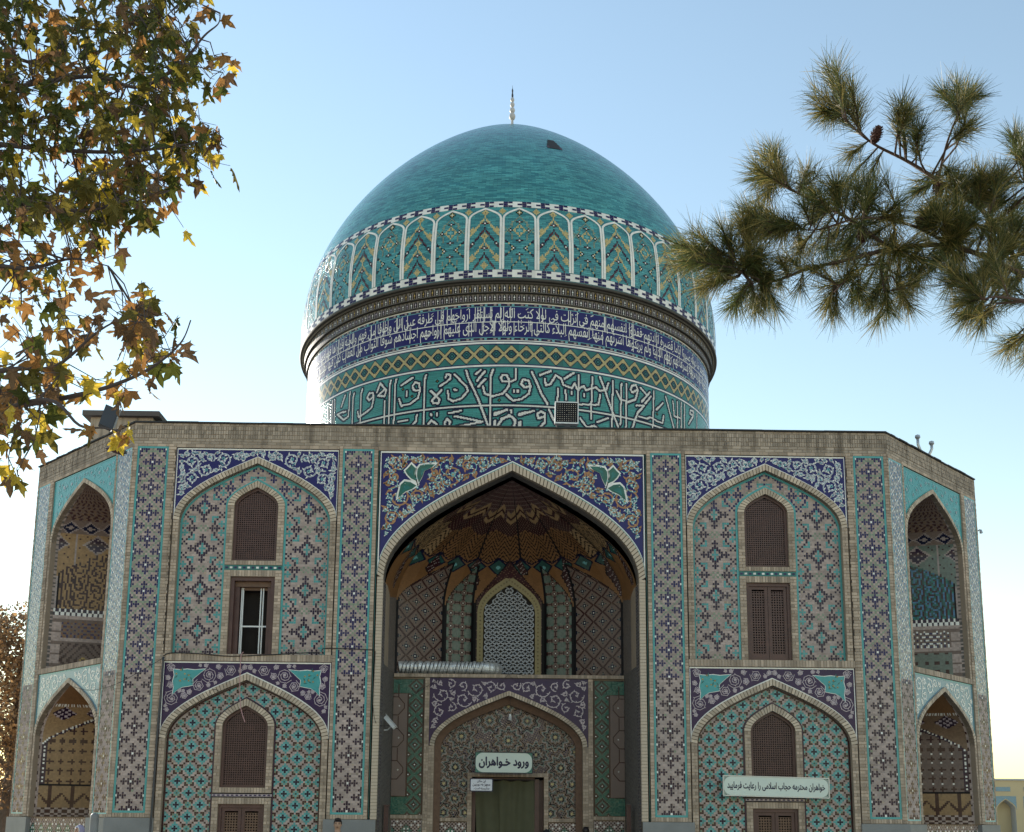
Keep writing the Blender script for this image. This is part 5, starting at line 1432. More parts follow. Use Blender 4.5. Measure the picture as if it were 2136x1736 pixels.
# ---- dome base: checker bands and arched tile panels
fdome = lambda u, v, off: dome_pt(u / 6.5, v, off)
S0, S1 = s_of_z(15.92), s_of_z(17.79)           # panels between these profile lengths
ck = Curved(fdome)
def checker(v0, v1):
    ck.band(v0, v1, 'white', .006, R=6.5)
    n = 316; wd = 2 * math.pi * 6.5 / n; h = (v1 - v0) / 3
    for k in range(n):
        u = -math.pi * 6.5 + k * wd
        for row in range(3):
            q = (k + (1 if row == 1 else 0)) % 4
            if (row == 1 and q in (0, 1)) or (row != 1 and q in (0, 1)):
                ck.cell(u + .004, u + wd - .004, v0 + row * h + .003, v0 + (row + 1) * h - .003, 'cobalt', .010)
checker(S0 - .225, S0 - .015); checker(S1 + .03, S1 + .23)
ck.build('checker_band', DM)
NP = 44; PW = 2 * math.pi * 6.5 / NP; TH0 = math.radians(1.63) * 6.5
NC, NR = 21, 42; cw = (PW - .09) / NC; chh = (S1 - S0) / NR
panel_top = arch_top(NC / 2, 34.0, 41.5)
def lam(dx, j, apex, sl=1.3, th=1.4): d = (apex - sl * abs(dx)) - j; return 0 <= d < th * sl
def blossom(dx, j, r): return abs(dx) + abs(j - r)
def pat_A(dx, j):      # stacked chevrons
    for r in (13, 30):
        s = blossom(dx, j, r)
        if s == 0: return 'white'
        if s <= 1 or (s == 2 and dx != 0 and j == r) or (j == r and abs(dx) == 2): return 'maroon_red'
    for r in (21, 38):
        s = blossom(dx, j, r)
        if s == 0: return 'gold_trim'
        if s <= 2: return 'yellow'
    if blossom(abs(dx) - 8, j, 16) <= 1: return 'white' if blossom(abs(dx) - 8, j, 16) == 0 else 'maroon'
    for ap in (10, 27):
        if lam(dx, j, ap): return 'maroon_red' if (j + abs(dx)) % 3 else 'plum'
    for ap in (18, 35):
        if lam(dx, j, ap, 1.3, 1.5): return 'yellow'
    if blossom(abs(dx) - 8, j, 7) <= 2 or blossom(abs(dx) - 8, j, 25) <= 2: return 'yellow'
    if blossom(dx, j, 2) <= 2: return 'yellow'
    return None
def pat_B(dx, j):      # blossoms and lozenges
    for r in (9, 18, 31):
        s = blossom(dx, j, r)
        if s == 0: return 'white'
        if s <= 1 or (j == r and abs(dx) == 2): return 'maroon'
    s = blossom(dx, j, 38)
    if s == 0: return 'white'
    if s <= 2: return 'black' if s == 2 else 'yellow'
    for c, r, rad in ((0, 25, 4),):
        s = blossom(dx, j, r)
        if s == rad: return 'black' if (dx + j) % 2 == 0 and dx % 2 == 0 else 'yellow'
        if s == rad - 1 and dx % 2: return 'yellow'
        if s <= 1: return 'turq_pale'
    for c, r in ((4, 13.0), (6, 25)):
        s = abs(abs(dx) - c) + abs(j - r)
        if s == 0: return 'white'
        if s == 1: return 'black'
    if lam(dx, j, 7, 1.2, 1): return 'black' if dx % 2 else 'yellow'
    if abs(abs(dx) - 4 - abs(j - 13)) < 1 and abs(dx) < 9: return 'black' if j % 2 else 'yellow'
    if abs(dx) == 5 and (j in (19, 20, 21, 29, 30, 31, 4, 5, 6)): return 'green_grey'
    if abs(abs(abs(dx) - 8) - abs(j - 25)) < 1 and abs(j - 25) < 4: return 'green_grey'
    if abs(dx) == 9 and j in (8, 9, 17, 18): return 'plum'
    if abs(abs(dx) + abs(j - 28) - 7) < 1 and j > 28: return 'green_grey'
    return None
for k in range(NP):
    u0 = TH0 - PW / 2 + (k - NP // 2) * PW
    um = u0 + PW / 2
    c = Curved(fdome); isA = (k - NP // 2) % 2 != 0
    half = NC // 2
    for i in range(NC):
        for j in range(NR):
            dx = i - half
            if j > panel_top(dx) - .6: continue
            key = (pat_A if isA else pat_B)(dx, j)
            if key: c.cell(um + (dx - .48) * cw, um + (dx + .48) * cw, S0 + (j + .02) * chh, S0 + (j + .98) * chh, key, .007)
    # yellow blossom at the shoulder between two panels
    for a in range(-2, 3):
        for b in range(-2, 3):
            if abs(a) + abs(b) <= 2: c.cell(u0 + (a - .48) * cw, u0 + (a + .48) * cw, S0 + (39 + b) * chh, S0 + (39.96 + b) * chh, 'yellow' if abs(a) + abs(b) else 'ochre', .007)
    # white frame: posts and pointed head
    hw = PW / 2
    pts = [(hw - .035, q_) for q_ in (0, 4, 8, 12, 16, 20, 24, 28, 31)] + [(x / (NC / 2) * (hw - .035), z) for x, z in arch(NC / 2, 34.0, 41.6, 8)] + [(-hw + .035, q_) for q_ in (31, 28, 24, 20, 16, 12, 8, 4, 0)]
    rb = MB(); rb.ribbon([(x, z * chh) for x, z in pts], .058, 0, 'white')
    n4 = len(rb.v) // 2
    for f in rb.f:
        c.q.append([fdome(um + rb.v[i][0], S0 + rb.v[i][2], .012) for i in f]); c.k.append('white')
    o = c.build('tile_panel', DM, 'stuff')

# ---- ventilation opening and finial
hl = Curved(fdome)
for k in range(6):
    for j in range(4):
        w_ = .62 * (1 - .16 * j); u = 1.35 + j * .06
        hl.cell(u + w_ * k / 6, u + w_ * (k + 1) / 6, s_of_z(20.62) + j * .2, s_of_z(20.62) + (j + 1) * .2, 'bitumen' if 0 < k < 5 or j else 'maroon_flat', .012)
hl.build('vent_opening', DM, None)
fin = empty('finial', loc=(AX, AXY, 24.0), parent=MZ)
m = MB(); m.lathe([(.02, 24.1), (.14, 24.2), (.09, 24.34), (.045, 24.42), (.04, 24.64)], 'pvc_pale', 20, AX + .05, AXY)
mat('pvc_pale', (0.48, 0.46, 0.46), 0.45, 0, 0.15)
m.build('base', fin, smooth=True)
for z, rx, rz in ((24.78, .105, .14), (25.01, .088, .115), (25.22, .075, .10), (25.40, .065, .085)):
    b = MB(); b.lathe([(max(.03, rx * math.cos(a)), z + rz * math.sin(a)) for a in [(-.5 + k / 10) * math.pi for k in range(11)]], 'pvc_pale', 18, AX + .05, AXY); b.build('bead', fin, smooth=True)
sk = MB(); sk.lathe([(.03, 25.46), (.035, 25.58), (.02, 25.66), (.03, 25.75), (.008, 25.83), (.002, 25.95)], 'metal_dark', 10, AX + .05, AXY); sk.build('spike', fin, smooth=True)
# ------------------------------------------------------------------ ground: stone paving of the courtyard
def paving(name):
    m = bpy.data.materials.new(name); m.use_nodes = True; t = m.node_tree; N = t.nodes; L = t.links; b = N['Principled BSDF']; b.inputs['Roughness'].default_value = .8
    tc = N.new('ShaderNodeTexCoord'); br = N.new('ShaderNodeTexBrick'); L.new(tc.outputs['Object'], br.inputs['Vector'])
    br.inputs['Color1'].default_value = (.38, .36, .33, 1); br.inputs['Color2'].default_value = (.32, .305, .285, 1); br.inputs['Mortar'].default_value = (.18, .17, .16, 1)
    br.inputs['Scale'].default_value = 1; br.inputs['Brick Width'].default_value = .8; br.inputs['Row Height'].default_value = .4; br.inputs['Mortar Size'].default_value = .008
    nz = N.new('ShaderNodeTexNoise'); nz.inputs['Scale'].default_value = .6; nz.inputs['Detail'].default_value = 7; L.new(tc.outputs['Object'], nz.inputs['Vector'])
    mr = N.new('ShaderNodeMapRange'); mr.inputs[3].default_value = .7; mr.inputs[4].default_value = 1.25; L.new(nz.outputs['Fac'], mr.inputs[0])
    sc = N.new('ShaderNodeVectorMath'); sc.operation = 'SCALE'; L.new(br.outputs['Color'], sc.inputs[0]); L.new(mr.outputs[0], sc.inputs['Scale']); L.new(sc.outputs[0], b.inputs['Base Color'])
    MAT[name] = m
paving('paving')
gm = MB(); gm.face([(-700, -500, 0), (700, -500, 0), (700, 900, 0), (-700, 900, 0)], 'paving')
tag(gm.build('ground'), kind='structure')
# ------------------------------------------------------------------ things on and around the building
def sheet(mb, pts, m): mb.face(pts, m)
# stair hut on the roof
hu = empty('roof_hut', parent=MZ)
Yh = 6.0
a = atY(188, 890, Yh); b = atY(318, 890, Yh); ztop = atY(250, 862, Yh).z
m = MB(); m.box(a.x, b.x, Yh, Yh + 2.4, 9.6, ztop - .12, 'brick_grey'); m.build('wall', hu)
m = MB(); m.box(a.x - .18, b.x + .2, Yh - .15, Yh + 2.6, ztop - .12, ztop + .02, 'brick_dark'); m.build('cap', hu)
m = MB(); m.box(a.x + .55, a.x + .62, Yh - .03, Yh + .02, 9.6, ztop - .13, 'metal_dark'); m.build('door_post', hu)

# square LED floodlight on the parapet
p0 = atY(1182, 893, .15); W2 = .255
fl = tag(empty('floodlight', loc=(p0.x, .15, HT + .03)), 'square white-framed floodlight with rows of small LEDs standing on the front parapet', 'floodlight')
zc = atY(1182, 862, .15).z; Rt = Matrix.Translation((p0.x, .15, zc)) @ Matrix.Rotation(math.radians(-4), 4, 'X') @ Matrix.Rotation(math.radians(1), 4, 'Y')
m = MB()
for x0, x1, z0, z1 in ((-W2, W2, W2 - .022, W2), (-W2, W2, -W2, -W2 + .03), (-W2, -W2 + .02, -W2 + .03, W2 - .022), (W2 - .02, W2, -W2 + .03, W2 - .022)): m.box(x0, x1, -.03, .05, z0, z1, 'pvc')
m.build('frame', fl, Rt)
m = MB(); m.box(-W2 + .02, W2 - .02, -.02, .045, -W2 + .03, W2 - .022, 'black'); m.build('lamp_face', fl, Rt)
m = MB()
for i in range(9):
    for j in range(9):
        if (i, j) == (4, 4): continue
        x, z = (i - 4) * .048, (j - 4) * .048 + .004
        m.face([(x + .007 * math.cos(k * math.pi / 3), -.022, z + .007 * math.sin(k * math.pi / 3)) for k in range(6)], 'led')
mat('led', (0.85, 0.75, 0.62), 0.3, 0.2, 0.0)
m.build('led', fl, Rt, kind='stuff')
m = MB(); zz = zc - W2; m.box(p0.x - .23, p0.x + .23, .12, .16, zz - .05, zz - .02, 'metal_dark'); m.box(p0.x - .05, p0.x + .07, .1, .2, HT + .025, zz - .02, 'metal_dark'); m.box(p0.x - .22, p0.x - .19, .12, .16, HT + .025, zz - .05, 'metal_dark'); m.box(p0.x + .19, p0.x + .22, .12, .16, HT + .025, zz - .05, 'metal_dark'); m.build('bracket', fl)

# tilted dark floodlight over the left corner, seen from behind
q = atY(226, 872, .9)
f2 = tag(empty('floodlight', loc=(q.x, .9, HT)), 'tilted dark box floodlight on the left roof corner behind plane leaves', 'floodlight')
Rt = Matrix.Translation(q) @ Matrix.Rotation(math.radians(17), 4, 'Y') @ Matrix.Rotation(math.radians(28), 4, 'Z') @ Matrix.Rotation(math.radians(-18), 4, 'X')
m = MB(); m.hexa([(-.15, -.07, -.26), (.15, -.07, -.26), (.13, .10, -.24), (-.13, .10, -.24), (-.15, -.07, .26), (.15, -.07, .26), (.13, .10, .24), (-.13, .10, .24)], 'metal_dark'); m.build('housing', f2, Rt)
m = MB(); m.box(.152, .19, -.10, .12, -.27, .27, 'stone'); m.build('side_bracket', f2, Rt)
m = MB(); m.tube([(q.x + .12, .95, HT), (q.x + .08, .95, q.z - .1)], .025, 'metal_dark'); m.build('post', f2)
q = atY(240, 941, -.12)
wl_ = tag(empty('wall_lamp', loc=(-8.0, 0, q.z)), 'brown wedge lamp hood under the parapet at the left corner', 'lamp')
m = MB(); m.hexa([(q.x - .18, -.22, q.z + .02), (q.x + .02, -.30, q.z - .09), (q.x + .17, -.04, q.z - .09), (q.x + .05, .02, q.z - .02), (q.x - .02, -.22, q.z + .08), (q.x + .06, -.28, q.z + .06), (q.x + .17, -.04, q.z + .08), (q.x + .05, .02, q.z + .09)], 'maroon_flat'); m.build('hood', wl_)
m = MB(); m.box(q.x + .08, q.x + .20, -.06, .02, q.z - .02, q.z + .04, 'metal_dark'); m.build('mount', wl_)

# pair of goose-neck vent pipes on the right corner
for k, (u, v0, v1, du) in enumerate(((1921, 940, 907, -7), (1937, 944, 920, 6))):
    Yp = 1.55 + .1 * k
    b = atY(u + (6 if k == 0 else 0), v0 + 8, Yp); t = atY(u + du, v1 + 4, Yp)
    vp = tag(empty('vent_pipe', loc=(b.x, Yp, HT - .15)), ('taller bent vent pipe with a cap on the right roof corner', 'shorter bent vent pipe with a cap, right of its taller neighbour')[k], 'pipe')
    pts = [(b.x, Yp, HT - .15), (b.x - .02, Yp, b.z - .03), (b.x + (t.x - b.x) * .5, Yp, b.z + .05 + (0 if k == 0 else .04)), (t.x, Yp, b.z + (t.z - b.z) * .55), (t.x, Yp, t.z - .05)]
    m = MB(); m.tube(pts, .032, 'metal', 10); m.build('pipe', vp, smooth=True)
    m = MB(); m.tube([(t.x, Yp, t.z - .06), (t.x, Yp, t.z - .02), (t.x, Yp, t.z + .03), (t.x, Yp, t.z + .05)], [.035, .065, .055, .01], 'metal', 8); m.build('cap', vp)
# small lamp bracket on the far right edge
q = onq = FD[1] @ Vector((4.7, .0, 8.55))
cl = tag(empty('wall_lamp', loc=q), 'small lamp sticking out of the far right edge of the wall', 'lamp')
m = MB(); m.tube([q, q + Vector((.03, -.02, .030)), q + Vector((.05, -.03, -.01))], .015, 'metal_dark', 6); m.build('arm', cl)
m = MB(); m.tube([q + Vector((.05, -.03, .03)), q + Vector((.055, -.035, -.01)), q + Vector((.06, -.04, -.06))], [.02, .035, .04], 'metal', 8); m.build('lamp_shade', cl)

# ---- signs
def text_on(parent, name, lines, cx, cz, Wd, Hh, y, m, F, bold=.02, lead=1.0):
    """lettering fitted into a box Wd x Hh centred on (cx, cz)"""
    n = len(lines)
    for i, tx in enumerate(lines):
        V, Fc = text_mesh(tx, bold, 70); lo, hi = V.min(0), V.max(0)
        h = Hh / n * .86; w_ = min(Wd, (hi[0] - lo[0]) / (hi[1] - lo[1]) * h * lead) if n > 1 else Wd
        zc_ = cz + Hh / 2 - Hh / n * (i + .5)
        P = [(cx + ((x - lo[0]) / (hi[0] - lo[0]) - .5) * w_, y, zc_ + ((z - lo[1]) / (hi[1] - lo[1]) - .5) * h) for x, z in V]
        mb = MB(); mb.shared(P, Fc, m); mb.build(name, parent, F, kind='stuff')
def rounded(w_, h, r, n=6):
    P = []
    for sx, sz, a0 in ((1, 1, 0), (-1, 1, 90), (-1, -1, 180), (1, -1, 270)):
        for k in range(n + 1):
            an = math.radians(a0 + 90 * k / n); P.append((sx * (w_ / 2 - r) + r * math.cos(an), sz * (h / 2 - r) + r * math.sin(an)))
    return P
mat('sign_pale', (0.60, 0.66, 0.60), 0.35, 0, 0.06); mat('sign_green', (0.08, 0.20, 0.15), 0.35, 0, 0.3, 30); mat('sign_ink', (0.012, 0.012, 0.045), 0.4, 0, 0.05); mat('sign_white', (0.66, 0.66, 0.72), 0.35, 0, 0.05)
mat('sign_grey', (0.30, 0.34, 0.30), 0.35, 0, 0.3, 40)
def sign(name, label, loc, w_, h, roty, rotx, border, field, lines, box, r, bold, support=None):
    s = tag(empty(name, loc=loc), label, 'sign')
    F = Matrix.Translation(loc) @ Matrix.Rotation(rotx, 4, 'X') @ Matrix.Rotation(roty, 4, 'Y')
    m = MB(); m.box(-w_ / 2, w_ / 2, 0, .03, -h / 2, h / 2, border); m.build('board', s, F)
    m = MB()
    for x0, x1, z0, z1 in ((-w_ / 2, w_ / 2, h / 2 - .012, h / 2 + .006), (-w_ / 2, w_ / 2, -h / 2 - .006, -h / 2 + .012), (-w_ / 2 - .006, -w_ / 2 + .012, -h / 2 + .012, h / 2 - .012), (w_ / 2 - .012, w_ / 2 + .006, -h / 2 + .012, h / 2 - .012)): m.box(x0, x1, -.012, .034, z0, z1, 'sign_ink' if border == 'sign_ink' else 'metal_dark' if border == 'sign_green' else 'metal')
    m.build('frame', s, F)
    m = MB(); m.face([(x, -.003, z) for x, z in rounded(w_ - .03, h - .03, r)][::-1], field)
    if border != 'sign_ink':
        for sx in (-1, 1):
            for sz in (-1, 1):
                for k in range(3): leaf2(m, sx * (w_ / 2 - .05 - .02 * k), sz * (h / 2 - .04 - .012 * k), 1.2 * k + sx, .05, .02, -.0025, 'teal')
    m.build('panel', s, F)
    text_on(s, 'lettering', lines, 0, 0, box[0], box[1], -.006, 'sign_ink', F, bold, .8)
    if support:
        m = MB()
        for x in support: m.box(x - .012, x + .012, .03, .12, -.02, .02, 'metal_dark')
        m.build('bracket', s, F)
sign('entrance_sign', 'pale green sign with large dark lettering over the portal doorway', (-.10, 1.96, 2.825), 1.265, .455, math.radians(.3), math.radians(6), 'sign_green', 'sign_pale', ['ورود خـواهران'], (1.10, .30), .16, .045)
sign('notice_sign', 'small white three-line notice beside the green curtain', (-.585, 1.90, 2.337), .495, .275, math.radians(.4), 0, 'sign_ink', 'sign_white', ['این مکان', 'مجهز به دوربین', 'مداربسته است .'], (.40, .235), .02, .030)
sign('long_sign', 'long pale sign with one line of lettering across the right bay', (5.375, -.05, 2.293), 2.15, .40, math.radians(1.05), 0, 'sign_grey', 'sign_pale', ['خواهران محترمه حجاب اسلامی را رعایت فرمایید'], (1.98, .21), .15, .030, support=(-.8, .8))

# ---- curtain in the doorway
mat('curtain', (0.085, 0.082, 0.045), 0.75, 0, 0.12, 6)
YT = 2.40
V = []; nx, nz = 80, 24
for i in range(nx + 1):
    for j in range(nz + 1):
        t = i / nx; x = -.74 + 1.34 * t; z = 2.47 - 2.35 * j / nz; h = j / nz
        gather = math.sin(t * 26 + .8 * math.sin(t * 9)) * .02 * (1 - .35 * h) + .028 * math.sin(t * 9 + h * 2.6)
        x += .07 * h * math.sin(t * math.pi * 2) + (.10 * h * (1 - t) if t < .4 else 0)
        V.append((x, YT + .13 + gather, z - (.035 * abs(math.sin(t * 13)) if j == 0 else 0)))
Fq = [(i * (nz + 1) + j, (i + 1) * (nz + 1) + j, (i + 1) * (nz + 1) + j + 1, i * (nz + 1) + j + 1) for i in range(nx) for j in range(nz)]
cr = tag(empty('curtain', loc=(-.1, YT + .13, 0)), 'olive green curtain hanging across the portal doorway', 'curtain')
m = MB(); m.shared(V, Fq, 'curtain'); m.build('cloth', cr, smooth=True)
m = MB(); m.tube([(-.80, YT + .13, 2.475), (.62, YT + .13, 2.475)], .012, 'metal_dark', 6); m.build('rail', cr)

# ---- foil duct lying on the ledge
dc = tag(empty('foil_duct', loc=(-1.4, 2.17, 4.775)), 'silver foil duct lying on the ledge of the portal niche', 'duct')
def ductmesh(x0, x1, elbow=False):
    pts, R = [], []; n = int((x1 - x0) / .022)
    for k in range(n + 1):
        x = x0 + (x1 - x0) * k / n; pts.append((x, 2.17, 4.93 + .006 * math.sin(k * .7))); R.append(.145 + (.006 if k % 4 < 2 else -.006) + .002 * math.sin(k * 1.7))
    if elbow:
        for k in range(1, 13):
            an = math.pi / 2 * k / 12; pts.append((x1 + .26 * math.sin(an), 2.17 + .26 * (1 - math.cos(an)), 4.93 - .02 * k / 12)); R.append(.145 + (.007 if k % 3 else -.008))
    mm = MB(); mm.tube(pts, R, 'foil', 20); return mm
ductmesh(-2.46, -1.25).build('duct_section', dc, smooth=False)
ductmesh(-1.24, -.56, True).build('duct_section', dc, smooth=False)
pts = []
for k in range(int(1.9 / .085) * 12):
    x = -2.44 + .085 * k / 12; an = k * math.pi / 6
    if -1.29 < x < -1.21: continue
    pts.append((x + .03 * math.cos(an), 2.17 + .150 * math.sin(an), 4.93 + .150 * math.cos(an)))
m = MB(); m.tube(pts, .008, 'metal_dark', 4); m.build('wire_coil', dc)
m = MB(); m.tube([(-1.262, 2.17, 4.93), (-1.232, 2.17, 4.93)], .148, 'metal', 20); m.build('clamp', dc)
m = MB(); m.tube([(-.32, 2.42, 4.83), (.25, 2.42, 4.83)], .02, 'metal_dark', 6); m.build('drain_pipe', dc)

# ---- camera, bulb
cc = tag(empty('security_camera', loc=(-2.60, .8, 3.45)), 'white security camera on the left jamb of the portal', 'camera')
F = Matrix.Translation((-2.50, .72, 3.575)) @ Matrix.Rotation(math.radians(48), 4, 'Y') @ Matrix.Rotation(math.radians(-20), 4, 'Z')
m = MB(); m.hexa([(-.17, -.045, -.045), (.16, -.04, -.04), (.16, .04, -.04), (-.17, .045, -.045), (-.17, -.045, .04), (.16, -.04, .035), (.16, .04, .035), (-.17, .045, .04)], 'pvc'); m.build('housing', cc, F)
m = MB(); m.box(-.20, .17, -.055, .055, .042, .052, 'pvc'); m.build('sunshield', cc, F)
m = MB(); m.tube([(-.171, 0, 0), (-.178, 0, 0)], .03, 'black', 10); m.build('lens', cc, F)
m = MB(); m.tube([(-2.64, .8, 3.42), (-2.56, .8, 3.43), (-2.47, .75, 3.5)], .014, 'pvc', 8); m.tube([(-2.655, .8, 3.42), (-2.635, .8, 3.42)], .04, 'pvc', 10); m.build('bracket', cc)
q = atY(1064, 1497, 2.2)
bl = tag(empty('light_bulb', loc=q), 'white energy-saving bulb hanging from the door arch', 'bulb')
m = MB(); m.tube([(q.x + .03 * math.cos(k * .9), 2.2 + .03 * math.sin(k * .9), q.z - .06 + k * .0042) for k in range(22)], .011, 'pvc', 6); m.build('spiral', bl, smooth=True)
m = MB(); m.tube([(q.x, 2.2, q.z + .03), (q.x, 2.2, q.z + .08)], .025, 'pvc', 10); m.build('socket', bl)
m = MB(); m.tube([(q.x, 2.2, q.z + .08), (q.x + .004, 2.2, 4.28)], .004, 'cable', 5); m.build('flex', bl)

# ---- cables and pipes
def wire(label, pix, Y, r, mname, name='cable', cat='cable'):
    pts = [atY(u, v, Y if not callable(Y) else Y(i)) for i, (u, v) in enumerate(pix)]
    # smooth
    P = []
    for i in range(len(pts) - 1):
        for k in range(5):
            t = k / 5; p0, p1, p2, p3 = pts[max(i - 1, 0)], pts[i], pts[i + 1], pts[min(i + 2, len(pts) - 1)]
            P.append(.5 * ((2 * p1) + (p2 - p0) * t + (2 * p0 - 5 * p1 + 4 * p2 - p3) * t * t + (3 * p1 - p0 - 3 * p2 + p3) * t ** 3))
    P.append(pts[-1])
    m = MB(); m.tube(P, r, mname, 6); o = m.build(name, None, smooth=True)
    return tag(o, label, cat)
wire('black cable lying along the brick ledge of the left bay', [(341, 1368), (360, 1362), (420, 1364), (480, 1369), (560, 1366), (640, 1362), (668, 1362)], -.03, .011, 'cable')
wire('black cable crossing from the left bay to the portal pilaster', [(672, 1362), (676, 1353), (720, 1353), (781, 1356)], -.03, .009, 'cable')
wire('pink cable hanging down over the lower left lattice window', [(508, 1360), (503, 1368), (501, 1400), (500, 1440), (502, 1475), (506, 1492), (511, 1507)], -.06, .009, 'cable_pink')
wire('looped black wire hooked on the lower left arch', [(447 + 11 * math.cos(a), 1449 + 11 * math.sin(a)) for a in [k * .52 for k in range(14)]], -.03, .005, 'cable')
wire('thin wire sagging from the left corner face to the left bay', [(150, 1432), (190, 1440), (240, 1428), (290, 1402), (345, 1370)], -.12, .005, 'cable')
wire('thin tangled wire above the portal doorway', [(1030, 1440), (1050, 1418), (1062, 1407), (1064, 1412), (1072, 1416), (1085, 1424), (1078, 1408), (1095, 1410)], 1.93, .004, 'cable')
wire('black cable drooping across the green tile panel left of the doorway', [(862, 1450), (880, 1438), (900, 1426), (918, 1412)], 1.94, .005, 'cable')
wire('black cable running down the left jamb brickwork to the security camera', [(783, 1358), (780, 1420), (778, 1470), (784, 1508), (800, 1514), (812, 1513)], lambda i: -.02 if i < 4 else .5, .006, 'cable')
wire('dark rain pipe beside the lower left arch', [(341, 1370), (336, 1440), (328, 1530), (322, 1620), (315, 1712), (312, 1760)], -.05, .022, 'metal_dark', 'rain_pipe', 'pipe')
for k, (u, lab) in enumerate(((806, 'brown timber rail post at the left side of the portal'), (1311, 'brown timber rail post at the right side of the portal'))):
    q = atY(u, 1682, .9)
    ps = tag(empty('rail_post', loc=(q.x, .9, 0)), lab, 'post')
    m = MB(); m.box(q.x - .045, q.x + .045, .86, .94, 0, q.z, 'wood'); m.build('shaft', ps)
    m = MB(); m.box(q.x - .055, q.x + .055, .85, .95, q.z + .001, q.z + .03, 'wood'); m.build('cap', ps)
q = atY(198, 1697, -.9)
gp = tag(empty('stone_post', loc=(q.x, -.9, 0)), 'grey round-topped stone post in front of the left corner', 'post')
m = MB(); m.lathe([(.10, 0), (.085, .3), (.08, q.z - .1), (.078, q.z - .04), (.05, q.z), (.002, q.z + .012)], 'stone', 16, q.x, -.9); m.build('shaft', gp, smooth=True)
m = MB(); m.lathe([(.15, 0), (.15, .12), (.11, .13)], 'stone', 16, q.x, -.9); m.build('base', gp)
# ------------------------------------------------------------------ far arcade on the right
mat('far_brick', (0.50, 0.40, 0.24), 0.9, 0, 0.1, .5); mat('far_plaster', (0.45, 0.45, 0.44), 0.8, 0, 0.1, .5)
YA = 97.0; D = YA - CAM.y
x_at = lambda u: atY(u, 1700, YA).x
z_at = lambda v: atY(2100, v, YA).z
ar = tag(empty('courtyard_arcade', loc=(x_at(2150), YA, 0)), 'far yellow brick arcade with blue-tiled pointed arches right of the mausoleum', 'building')
zt = z_at(1628); xs0 = x_at(2084); bw = x_at(2128) - x_at(2072)
m = MB(); m.box(xs0 - 3, xs0 + 30, YA + 1.2, YA + 6, 0, zt, 'far_brick'); m.build('wall', ar)
m = MB(); m.box(xs0 - 3.1, xs0 + 30.1, YA - .15, YA + 6.1, zt, zt + .18, 'far_plaster'); m.build('coping', ar)
a_ = (x_at(2120) - x_at(2081)) / 2
for k in range(-1, 8):
    cx = x_at(2100) + k * (2 * a_ + 1.0)
    zs, za = z_at(1690), z_at(1668)
    oc = arch(a_, zs, za, 14, cx)
    br_ = MB(); L, R_ = cx - a_ - .5, cx + a_ + .5
    spandrel(br_, L, R_, zt, oc, YA, 'far_brick'); br_.face([(L, YA, 0), (cx - a_, YA, 0), (cx - a_, YA, zs), (L, YA, zs)], 'far_brick'); br_.face([(cx + a_, YA, 0), (R_, YA, 0), (R_, YA, zs), (cx + a_, YA, zs)], 'far_brick')
    for p, q in zip(oc[:-1], oc[1:]): br_.face([(p[0], YA, p[1]), (q[0], YA, q[1]), (q[0], YA + 1.2, q[1]), (p[0], YA + 1.2, p[1])], 'far_plaster')
    for e in (-1, 1): br_.face([(cx + e * a_, YA, 0), (cx + e * a_, YA + 1.2, 0), (cx + e * a_, YA + 1.2, zs), (cx + e * a_, YA, zs)], 'far_plaster')
    br_.build('arch_bay', ar)
    sp = MB(); spandrel(sp, cx - a_ - .12, cx + a_ + .12, z_at(1661), arch(a_ + .1, zs, za + .1, 14, cx), YA - .02, 'blue_mid_flat'); sp.build('spandrel', ar)
    st_ = MB(); st_.box(cx - a_ * 1.0, cx + a_ * .55, YA - .05, YA - .01, z_at(1651), z_at(1642), 'blue_mid_flat'); st_.build('name_panel', ar)

# ------------------------------------------------------------------ leaves
def leaf_shape(seed, teeth=True):
    """five-lobed plane leaf, about 1 wide, stalk at the origin, tip towards +y, slightly folded"""
    r = random.Random(seed)
    lob = [(-128, .50), (-62, .72), (0, 1.0), (62, .72), (128, .50)]
    out = []
    for i, (an, ln) in enumerate(lob):
        ln *= r.uniform(.88, 1.12); an += r.uniform(-6, 6)
        for da, f in ((-17, .62), (-9, .74), (0, 1.0), (9, .74), (17, .62)) if teeth else ((-14, .66), (0, 1.0), (14, .66)):
            out.append((an + da, ln * f))
        if i < 4: out.append(((an + lob[i + 1][0]) / 2, .36))
    P = [(0, .08, 0)]
    curl = r.uniform(-.25, .25); droop = r.uniform(.1, .45)
    for an, ln in out:
        a = math.radians(an); x, y = ln * .62 * math.sin(a), .28 + ln * .62 * math.cos(a)
        P.append((x, y, -droop * y * y * .6 + curl * abs(x) + .04 * math.sin(an * .2)))
    P[0] = (0, .26, .03)
    n = len(P) - 1
    F = [(0, k, k + 1) for k in range(1, n)] + [(0, n, 1)]
    # stalk
    return P, F
mat('leaf_green', (0.070, 0.078, 0.014), 0.5, 0.25, 0.15, 30, 0.3, transl=.45)
mat('leaf_olive', (0.14, 0.112, 0.022), 0.5, 0.25, 0.15, 30, 0.3, transl=.45)
mat('leaf_yellow', (0.60, 0.43, 0.05), 0.5, 0.2, 0.2, 30, 0.3, transl=.5)
mat('leaf_rust', (0.32, 0.16, 0.05), 0.55, 0.25, 0.2, 30, 0.3, transl=.45)
mat('leaf_brown', (0.17, 0.10, 0.05), 0.6, 0.25, 0.2, 30, 0.3, transl=.35)
mat('bark', (0.13, 0.10, 0.08), 0.9, 0.1, 0.3, 12, 0.2, 0.5, 40)
mat('twig', (0.075, 0.055, 0.05), 0.85, 0.1, 0.2, 12)
SHAPES = [leaf_shape(k) for k in range(8)]
